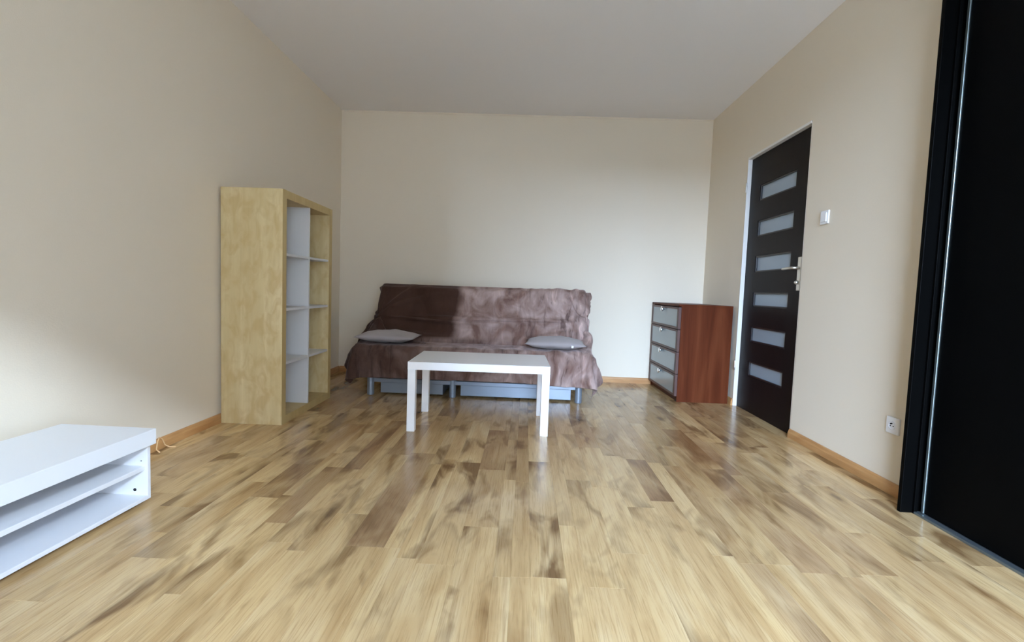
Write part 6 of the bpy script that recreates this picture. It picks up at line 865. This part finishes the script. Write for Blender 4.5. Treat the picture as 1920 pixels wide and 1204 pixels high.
22,0,0,22,0,1,21,0,0,22,-1,1,21,0,1,21,-2,2,21,-2,2,22,-3,4,21,-1,2,21,0,0,21,-1,1,22,0,0,21,0,0,21,3,-2,22,1,-1,21,0,0,22,1,0,21,0,0,21,-1,1,22,1,1,21,-1,2,20,4,-5,22,1,-2,
21,0,-1,22,1,-1,21,1,-1,22,1,0,21,1,0,22,0,0,21,-1,2,22,-2,2,21,-1,2,21,-2,4,21,1,-2,21,0,-1,22,2,-2,21,-1,1,21,-1,1,22,0,1,21,1,-1,22,0,1,21,-1,1,21,0,-1,21,2,-2,21,-2,2,
22,-1,2,21,0,0,21,2,-3,21,0,-1,22,0,0,21,-2,2,21,0,-1,22,1,-2,21,1,-1,21,-2,1,21,1,-2,22,1,-1,21,0,-1,21,0,-2,22,1,0,21,0,-1,21,0,0,22,0,-1,21,-1,1,22,-2,1,21,-3,2,21,-2,1,
21,-3,2,22,-1,0,21,1,-1,21,0,-1,22,-1,-1,21,-2,2,21,-2,2,22,0,0,21,3,-4,21,0,-1,22,0,-1,21,-2,0,21,-2,2,22,-1,0,21,0,-1,22,1,-3,21,1,-1,21,1,-2,22,1,-2,21,-1,-1,23,-1,0,17,
8,-8,1,15,-13,18,-1,-13,15,3,-14,2,9,-20,11,8,-16,7,8,-19,1,8,-19,5,8,-20,4,8,-19,6,9,-18,-3,5,-21,-1486,3992,251,3,-8,19,10,-8,17,17,-2,13,8,-11,17,13,-6,15,15,-5,15,12,-6,
16,-1,-19,12,19,-8,7,23,0,1,21,1,0,21,0,1,22,1,1,21,0,0,21,1,1,21,0,-1,22,0,0,21,0,0,21,0,1,22,-2,2,21,0,1,21,0,0,22,0,0,21,0,0,21,0,0,22,2,-2,21,-1,1,21,0,1,22,0,0,21,0,1,
21,0,0,22,-1,1,21,0,2,21,1,-1,22,1,-2,21,2,-1,21,0,1,22,1,-1,21,0,-1,21,0,2,22,1,0,21,0,-1,21,-1,0,22,-1,2,21,-1,2,21,1,-1,22,1,-2,21,0,0,21,0,0,22,0,0,21,0,0,21,0,0,22,0,
2,21,0,0,21,1,-2,21,0,0,22,1,1,21,-3,3,21,-1,1,21,0,-1,21,-1,0,22,0,0,21,2,-3,21,1,-3,21,-1,0,22,0,0,21,0,0,21,-1,1,21,0,0,22,1,-1,21,-1,-1,21,0,0,22,0,-1,21,-1,0,21,0,-1,
21,-1,0,22,0,-1,21,-1,0,21,0,0,22,-1,0,21,0,0,21,0,-1,22,0,-1,21,0,-2,21,-1,2,22,-1,0,21,-1,0,21,1,-1,22,1,-1,21,0,-1,21,1,-2,22,0,0,21,-1,1,21,0,-2,22,0,-1,21,0,-2,21,-1,
0,21,-2,-1,22,-1,0,22,-1,-1,18,9,-8,-4,18,-13,7,14,-14,16,-1,-13,15,-11,-11,11,7,-17,9,8,-18,7,7,-18,6,9,-19,7,9,-18,6,8,-18,4,10,-19,-1487,3969,241,15,-3,15,17,3,12,11,-11,
15,14,-2,15,14,-4,16,13,-8,15,-11,-13,13,8,-17,11,19,5,2,22,0,1,21,-1,2,21,0,2,21,-5,1,20,4,-1,22,-3,2,21,0,-1,21,0,0,21,0,-1,22,0,2,21,1,1,21,1,1,22,1,-1,21,1,0,21,0,1,21,
-1,-1,22,-1,-1,21,0,0,22,0,1,21,0,1,21,0,1,22,0,0,21,0,0,21,1,1,21,1,-1,22,-2,-1,21,0,2,21,-1,0,22,0,-1,21,0,0,21,0,1,22,-1,1,21,0,0,21,-1,0,22,0,1,21,1,0,21,1,-1,22,-1,0,
21,0,0,21,0,0,21,0,0,22,0,0,21,0,0,21,0,1,22,1,1,21,0,0,21,-1,0,21,0,1,22,1,2,21,1,-1,21,2,-1,21,0,-1,22,0,0,20,-5,-1,22,-1,-2,21,0,1,21,0,-1,21,0,1,22,0,1,21,0,1,21,0,-1,
22,0,-2,21,1,-1,21,1,-1,21,0,-1,22,0,-1,21,0,-1,21,0,0,21,1,0,22,1,-1,21,1,-1,21,1,-1,22,0,0,21,0,-1,21,0,-2,22,0,-1,21,1,1,21,0,0,22,0,0,21,0,-1,21,0,0,22,0,-1,21,-1,-3,21,
1,0,22,-1,0,21,-1,0,21,2,-1,21,0,-1,22,0,-1,21,0,0,17,-12,0,21,0,-5,-5,17,-12,7,15,-13,5,15,-13,13,-12,-10,14,-10,-13,4,12,-17,6,9,-19,6,8,-19,11,3,-18,9,8,-18,7,8,-18,-1472,
3959,224,17,5,12,14,-6,15,14,-6,15,16,0,14,10,-10,16,-14,-9,13,-5,-17,12,17,-9,7,19,10,2,21,1,0,19,-8,5,21,4,-1,21,2,1,21,-4,1,21,5,-1,21,-1,0,21,1,1,22,-2,-1,21,2,1,21,-1,
2,22,0,0,21,0,0,21,0,0,21,0,0,22,0,0,21,0,-2,22,0,1,21,0,0,21,0,1,22,0,1,21,0,0,21,0,0,21,0,1,22,-2,-1,21,0,0,21,2,1,22,2,0,21,1,0,21,0,0,22,0,1,21,-1,1,21,0,0,22,-2,0,21,
-2,0,21,-3,0,21,-1,-1,22,1,1,21,0,0,21,1,-1,21,2,0,22,1,1,21,2,0,21,0,-1,21,1,2,22,1,0,21,0,1,21,0,1,22,-1,1,21,-3,-1,21,3,-2,21,0,0,22,-1,-1,20,-6,0,21,3,-1,22,1,1,21,1,0,
21,0,0,22,0,2,21,0,0,21,-2,0,21,-4,-2,21,3,-2,21,2,-1,21,1,-1,22,-1,-1,21,-1,0,21,0,-1,22,0,0,21,0,-1,21,1,0,22,1,-1,21,1,-1,21,0,-1,22,1,-1,21,0,-3,21,0,1,22,0,1,21,0,0,21,
0,0,22,-1,0,21,1,-2,21,0,-2,22,0,-2,21,-1,0,21,2,0,21,0,-1,22,-2,0,21,2,-1,21,-1,0,14,-16,1,20,-7,-3,8,17,-10,-8,14,-13,1,18,-11,14,9,-13,8,-15,-12,10,-14,-13,11,7,-17,0,11,
-18,3,11,-17,11,4,-18,8,7,-19,-1454,3956,204,16,1,14,15,-3,15,15,-4,15,10,-11,15,-15,-9,13,-14,-7,14,8,-17,9,21,-3,3,19,9,2,19,-7,5,18,11,1,20,-7,-1,20,7,1,21,-3,0,21,0,0,
21,5,1,21,0,0,22,0,-1,21,-2,1,21,2,1,22,0,0,21,0,0,21,-1,1,22,0,0,21,0,-2,21,0,0,22,-1,1,21,0,1,21,0,0,22,0,1,21,-1,-1,21,-1,0,22,0,0,21,0,0,21,3,0,22,2,1,21,0,0,21,0,1,22,
0,-1,21,-1,1,21,0,1,21,-1,0,22,-1,0,21,-3,0,21,-2,0,21,-2,-1,22,-1,1,21,0,0,21,2,-1,21,2,1,22,1,1,21,2,0,21,0,-1,21,1,0,22,1,0,21,1,1,21,1,2,22,-2,0,21,1,-1,21,-2,-1,21,1,
-1,21,-5,0,22,1,-1,21,-3,1,20,4,0,22,0,0,21,3,0,21,1,2,22,-1,0,21,-4,0,21,2,-1,21,-5,-2,21,3,-1,21,2,0,21,1,-1,21,-1,0,22,-1,-1,21,0,-1,21,1,-1,22,1,0,21,2,0,21,-1,-2,22,1,
-1,21,0,-2,21,0,-1,21,-1,-2,22,1,2,21,-1,1,22,0,0,21,1,-1,21,0,-1,22,0,-2,21,-1,-2,21,2,-1,21,0,-1,22,-2,0,21,1,0,21,1,0,21,-3,-1,12,-18,2,17,-12,0,16,11,-9,-1,17,-13,-9,14,
-12,1,18,-12,16,6,-13,9,-14,-12,2,-18,-12,15,1,-15,2,11,-18,-4,11,-17,4,11,-18,-1436,3951,185,16,0,14,14,-3,15,9,-12,15,-16,-4,14,-15,-4,14,-4,-18,12,16,-12,7,20,5,3,21,4,
2,20,-7,4,13,17,-1,20,-7,0,20,6,0,21,0,0,22,-3,1,21,2,0,21,4,0,21,-1,-1,22,0,2,21,-2,0,21,2,-1,21,1,0,22,0,1,21,0,0,21,0,-1,22,-1,2,21,0,1,21,-1,0,22,0,0,21,0,0,21,-1,-1,22,
0,-1,21,-1,1,21,3,0,21,0,0,22,1,1,21,-2,0,21,1,2,22,-1,0,21,0,-1,21,-1,1,22,-1,1,21,0,0,21,-2,1,21,-4,-1,21,-1,0,22,-1,0,21,0,0,21,1,-1,22,2,2,21,2,0,21,2,0,21,0,-2,22,1,0,
21,2,0,21,0,1,21,1,1,22,0,0,21,-2,-1,21,2,-1,21,-4,0,21,0,0,22,-2,0,21,-1,2,21,-3,-1,21,5,-1,21,3,0,21,2,1,21,0,0,22,-1,-1,20,-5,0,21,4,-1,21,-6,-1,21,3,0,21,0,0,22,3,0,21,
0,-1,21,-1,-1,22,1,-1,21,2,0,21,-1,0,21,1,-2,22,1,-2,21,0,-2,21,-1,-1,22,0,-1,21,0,0,22,-1,2,21,1,0,21,0,-1,22,-1,-2,21,0,0,21,1,-1,21,0,-1,22,-2,0,21,2,-2,21,1,-1,21,0,-1,
21,-6,0,12,-17,2,13,-17,0,20,2,-5,0,17,-13,0,18,-12,-9,14,-13,1,18,-12,18,3,-11,7,-17,-12,-1,-18,-11,14,-5,-15,6,10,-18,-2,11,-18,-1418,3950,166,15,-5,15,8,-11,16,-15,-7,14,
-16,-5,12,-16,-4,15,15,-13,7,15,-13,8,20,8,2,20,-2,3,22,-1,3,7,20,-2,21,-7,0,21,3,1,21,5,0,21,-3,0,21,-2,-1,21,4,-1,21,1,1,22,0,1,21,-1,-1,21,-1,0,22,2,1,21,1,0,21,0,0,22,
-1,1,21,0,1,21,0,0,22,0,0,21,0,1,21,0,-1,22,-1,0,21,-1,-1,21,2,1,22,-1,0,21,1,0,21,-2,0,21,1,1,21,-2,1,22,0,1,21,0,-1,21,-1,0,22,-2,2,21,0,0,21,0,1,21,-3,0,21,-3,-1,22,-1,
0,21,1,0,21,2,-1,22,2,1,21,1,1,21,2,-1,21,0,-2,21,2,0,22,2,0,21,1,0,21,0,2,22,0,-1,21,0,-1,21,-4,0,21,1,0,21,-4,0,22,-1,1,21,-3,1,21,-1,0,21,0,-1,21,3,0,21,6,-1,21,-3,0,21,
4,-1,21,1,-1,21,-3,-1,21,3,0,20,-6,0,22,1,1,21,0,1,21,4,-1,22,0,-1,21,1,-1,21,1,-1,21,1,0,22,0,-2,21,0,-3,21,-1,-1,22,0,0,21,0,-1,21,1,-2,22,-1,1,21,0,1,21,-1,-1,22,0,0,21,
1,0,21,-1,0,22,-1,0,21,2,-1,21,0,-2,21,0,-1,22,0,-1,20,-8,0,14,-15,0,10,-19,1,20,-10,0,-1,18,-13,-1,16,-12,3,18,-13,-9,15,-12,4,17,-13,19,-2,-11,3,-17,-12,-4,-17,-13,12,-12,
-13,12,7,-17,-1400,3945,150,6,-14,14,-15,-4,14,-16,-3,14,-17,1,13,0,-19,10,14,-14,7,20,-4,6,20,8,2,21,-4,4,21,2,2,2,21,-2,22,-1,0,21,-2,2,21,5,-1,21,0,-1,21,-3,-2,22,0,1,21,
3,0,21,1,0,21,-1,1,22,0,1,21,-1,1,21,1,0,21,1,0,22,0,1,21,0,-1,21,0,0,22,0,0,21,1,0,21,-1,1,22,0,0,21,1,-2,21,-2,2,22,1,1,21,-2,0,21,1,-1,22,-2,1,21,-2,1,21,0,0,21,1,-1,21,
-1,1,22,-3,1,21,2,1,21,-3,1,21,-2,0,21,-2,-1,22,-1,-1,21,2,-1,21,2,1,21,2,1,22,0,0,21,2,-2,21,0,-1,22,2,0,21,2,0,21,2,1,21,0,1,22,0,-1,21,-2,-1,21,-1,1,21,-5,0,21,-1,0,21,
-3,1,22,-2,0,21,-1,0,21,0,-1,21,7,-1,21,-1,0,21,5,-1,21,-4,1,20,7,0,21,0,-1,22,-1,-1,21,2,-2,20,-8,1,21,1,1,22,1,0,21,3,-1,21,1,-1,21,1,-1,22,0,-1,21,0,-2,21,0,-2,22,1,-1,
21,0,0,21,0,0,22,0,-2,21,-1,0,21,0,0,22,0,0,21,0,1,21,0,0,22,-1,1,21,2,-1,21,0,-2,21,0,-2,22,-1,-1,21,-1,0,19,-9,0,16,-14,1,14,-16,0,11,-19,1,16,12,-8,-8,15,-13,-4,17,-12,
-4,16,-14,-2,16,-13,7,17,-11,16,-5,-13,1,-17,-13,-3,-18,-12,8,-15,-12,-1393,3931,132,-16,-2,13,-16,-1,15,-16,2,13,-10,-16,11,10,-17,6,16,-13,8,21,4,3,20,2,4,21,-3,4,21,5,2,
-1,21,-2,21,4,0,21,-4,1,21,1,0,21,3,-2,21,0,-1,22,-3,0,21,2,1,21,1,0,22,0,1,21,0,1,21,0,1,21,0,0,22,0,1,21,1,0,21,0,-1,22,0,-1,21,0,-1,21,1,1,22,0,1,21,0,0,21,-2,-1,22,1,1,
21,-2,1,21,0,1,21,-1,0,22,-1,1,21,-1,0,21,-1,0,22,3,-2,21,-1,2,21,-4,1,21,2,0,21,-2,0,21,-3,0,21,-3,-1,22,0,0,21,1,0,21,3,1,21,2,1,22,0,-1,21,1,-2,21,0,0,21,2,0,22,3,0,21,
1,0,21,0,0,22,-1,0,21,-1,0,21,-3,1,21,-3,0,21,-4,0,21,-1,0,22,-2,0,21,-2,0,21,4,-1,21,3,1,20,7,0,21,-4,0,21,-1,0,20,8,0,22,0,-1,21,4,-1,21,-2,-2,21,-2,-1,21,-6,0,21,-1,1,21,
2,-1,21,2,0,22,1,-2,21,1,-1,21,1,-2,22,0,-2,21,0,0,21,0,0,21,-1,-2,22,0,-1,21,0,1,22,0,-1,21,0,0,21,0,0,22,0,1,21,2,1,21,0,-1,21,0,-2,22,-1,-2,21,-2,0,21,-1,-1,17,-13,1,16,
-14,1,18,-11,-1,8,-20,1,21,-1,-2,0,17,-12,-7,16,-13,-7,15,-14,-4,16,-13,-2,18,-12,8,15,-13,14,-9,-13,-1,-18,-12,-1,-17,-12,-1409,3933,113,-16,0,13,-16,0,14,-14,-9,13,3,-20,
8,18,-11,5,13,-16,6,21,2,4,21,1,4,21,2,3,20,8,2,-5,21,-3,21,7,0,21,-4,2,21,0,0,21,1,-1,21,2,0,22,-1,1,21,-1,0,21,1,0,22,0,0,21,1,1,21,0,0,22,0,0,21,0,1,21,0,1,22,0,-1,21,1,
-2,21,0,-1,22,0,0,21,0,1,21,0,0,22,0,0,21,-1,0,21,-1,2,22,0,2,21,0,0,21,-1,1,22,0,0,21,-4,0,21,3,-2,21,0,1,21,-4,1,21,1,-1,22,1,-1,20,-5,0,21,-3,1,22,0,0,21,2,1,21,2,1,21,
2,0,22,-1,0,21,0,-1,21,1,-1,21,2,0,22,2,0,21,2,0,21,0,-1,22,-2,1,21,-2,-1,21,-3,2,21,-3,0,21,-2,0,21,-3,0,22,-1,-1,21,1,0,21,0,1,20,8,1,21,6,1,21,-3,0,21,-3,-1,20,5,-1,21,
6,-1,21,1,-1,21,3,-3,21,-5,0,21,-3,0,21,-4,0,21,-1,0,22,1,0,21,0,-1,21,1,-2,22,1,-2,21,0,-1,21,1,-1,21,0,-1,22,0,-2,21,0,0,21,0,0,22,0,-1,21,0,-1,21,0,0,22,2,1,21,0,1,21,0,
0,22,0,-2,21,-2,-1,21,-1,-1,21,-2,0,18,-13,0,16,-14,1,18,-11,0,13,-16,1,14,-17,3,6,17,-12,-4,16,-13,-5,16,-14,-7,14,-14,-5,17,-12,-1,17,-12,9,14,-14,11,-12,-12,-1,-18,-12,
-1425,3937,94,-17,-2,13,-15,-5,13,-5,-18,11,18,-12,6,16,-12,5,12,-16,6,20,8,2,21,1,3,21,-1,3,19,9,2,-7,20,-1,19,9,-1,22,-1,2,21,-2,0,21,0,0,21,1,1,22,1,1,21,-1,0,21,0,0,22,
0,0,21,0,0,21,0,-1,22,0,0,21,1,1,21,0,1,22,0,-1,21,0,-1,22,0,-1,21,0,0,21,0,1,22,0,0,21,0,-1,21,-1,1,22,0,1,21,0,2,21,0,1,22,0,0,21,-1,0,21,0,0,21,-5,-1,21,-1,0,21,5,0,21,
0,0,21,-2,1,22,-3,-1,21,-4,0,21,-1,1,21,2,1,21,4,2,21,1,-1,22,-1,0,21,-2,0,21,0,-1,22,2,0,21,2,-1,21,2,-1,21,0,0,21,-2,0,22,-1,0,21,-2,1,21,-3,1,21,-3,0,21,-3,-1,22,1,-1,21,
-1,1,21,0,1,19,10,1,21,6,1,21,-3,0,21,-3,-1,21,2,-2,21,5,-1,20,6,-2,21,4,-2,22,-2,2,20,-5,0,21,-5,-1,21,-3,0,22,-1,1,21,1,-1,21,0,-2,22,1,-2,21,1,-2,21,0,-1,22,0,-1,21,0,-2,
21,1,-1,22,0,-1,21,0,0,21,0,-1,22,1,-1,21,0,1,22,0,2,21,0,0,21,0,-2,21,-2,0,22,-3,-1,21,-2,-1,17,-12,1,18,-13,1,16,-13,0,14,-16,1,5,-21,5,17,9,-8,-2,17,-13,-4,15,-14,-6,15,
-14,-6,16,-13,-4,17,-12,0,17,-13,11,12,-13,5,-16,-13,]
nvx = (NU + 1) * (NV + 1); acc = [0, 0, 0]; pts = []
for k in range(nvx):
    for c in range(3):
        if k % (NU + 1) == 0: acc[c] = 0
        acc[c] += q[k * 3 + c]
    pts.append((acc[0] * .001 + .40, acc[1] * .001 - 4.45, acc[2] * .001))
faces = [(j * (NU + 1) + i, j * (NU + 1) + i + 1, (j + 1) * (NU + 1) + i + 1, (j + 1) * (NU + 1) + i) for j in range(NV) for i in range(NU)]
def fold(x, z, j):
    v = Vector((x * 15 + noise.noise(Vector((x * 4, j * .05, 3))) * 1.4 + (j - 30) * .02, j * .045, 0.5))
    a = 1 - abs(noise.noise(v)) * 2.2                      # ridged: thin crests between soft hollows
    b = noise.noise(Vector((x * 22 + j * .03, j * .10, 7.7)))
    side = max(0.0, min(1.0, (x - .15) / .7))               # cloth bunches up towards the right end
    low = max(0.0, min(1.0, (j - 52) / 14))                 # and along the hanging front
    return (a * .022 + b * .007) * (.12 + .88 * max(side, .6 * low)) - .006
me = bpy.data.meshes.new('sofa_throw'); me.from_pydata(pts, [], faces); me.update()
nrm = [v.normal.copy() for v in me.vertices]
flip = -1 if sum(n.y for n in nrm) > 0 else 1               # outwards is towards the room
for k, v in enumerate(me.vertices):
    v.co += nrm[k] * flip * max(-.002, fold(v.co.x, v.co.z, k // (NU + 1)))
me.update(); me.materials.append(M['throw'])
for f in me.polygons: f.use_smooth = True
th = bpy.data.objects.new('sofa_throw', me); COL.objects.link(th); th.location = (-.40, 4.45, 0)
so_m = th.modifiers.new('thickness', 'SOLIDIFY'); so_m.thickness = .004; so_m.offset = -1
ss = th.modifiers.new('smooth', 'SUBSURF'); ss.levels = 1; ss.render_levels = 1
tag(th, 'brown velvet throw draped over whole sofa, dark at left, pale at right', 'throw')

# ------------------------------------------------------------------ cushions
def cushion(name, loc, rz, w, d, h, label, with_tag):
    th_ = thing(name, label, 'cushion', loc, rz, 'grey cushions on the sofa')
    bm = bmesh.new(); n = 28; grid = {}
    rnd = random.Random(name + label)
    for side in (1, -1):
        for i in range(n + 1):
            for j in range(n + 1):
                u, v = i / n * 2 - 1, j / n * 2 - 1
                e = max(0.0, (1 - abs(u) ** 2.6)) ** .62 * max(0.0, (1 - abs(v) ** 2.6)) ** .62
                px = u * (1 - .07 * (1 - abs(u)) * abs(v)) * (1 - .055 * (1 - v * v)); py = v * (1 - .055 * (1 - u * u))
                z = side * e * h / 2 * (1 + .05 * math.sin(5 * u + 2 * v)) + .004 * math.sin(9 * u + 3) * math.cos(7 * v) * e
                edge = i in (0, n) or j in (0, n)
                if edge and side == -1: grid[(side, i, j)] = grid[(1, i, j)]; continue
                grid[(side, i, j)] = bm.verts.new((px * w / 2, py * d / 2, z + .012 * (u * u) * (0 if edge else 0)))
        for i in range(n):
            for j in range(n):
                f = [grid[(side, i, j)], grid[(side, i + 1, j)], grid[(side, i + 1, j + 1)], grid[(side, i, j + 1)]]
                bm.faces.new(f if side == 1 else f[::-1])
    cv = obj('cover', bm, M['cushion'], th_, smooth=True)
    if with_tag:
        bm = bmesh.new(); box(bm, .130, .148, -d / 2 - .022, -d / 2 + .025, .0, .0015); box(bm, .130, .148, -d / 2 - .0225, -d / 2 - .021, -.016, .0015)
        obj('tag', bm, M['tag'], cv, label='small white sewn tag')
cushion('cushion', (-1.175, 4.17, .481), .03, .50, .40, .105, 'grey cushion lying at the left end of the sofa', False)
cushion('cushion', (.268, 4.16, .481), -.05, .51, .40, .105, 'grey cushion with white tag at the right end of the sofa', True)

# ------------------------------------------------------------------ outside the window: ground and the house across the yard
boxobj('ground', (-150, 150, -300, YF - 2, -9.2, -9.0), M['ground'], bev=0, kind='structure')
boxobj('opposite_house', (3.9, 40, -34, -17.0, -9.0, 2.49 + .56 * 16.0), M['facade'], bev=0, kind='structure')
boxobj('distant_sky_blocker', (-70, 3.9, -52, -41, -9.0, 2.49 + .03 * 40), M['facade'], bev=0, kind='structure')  # unseen block added to hide the low sky from the upper back wall
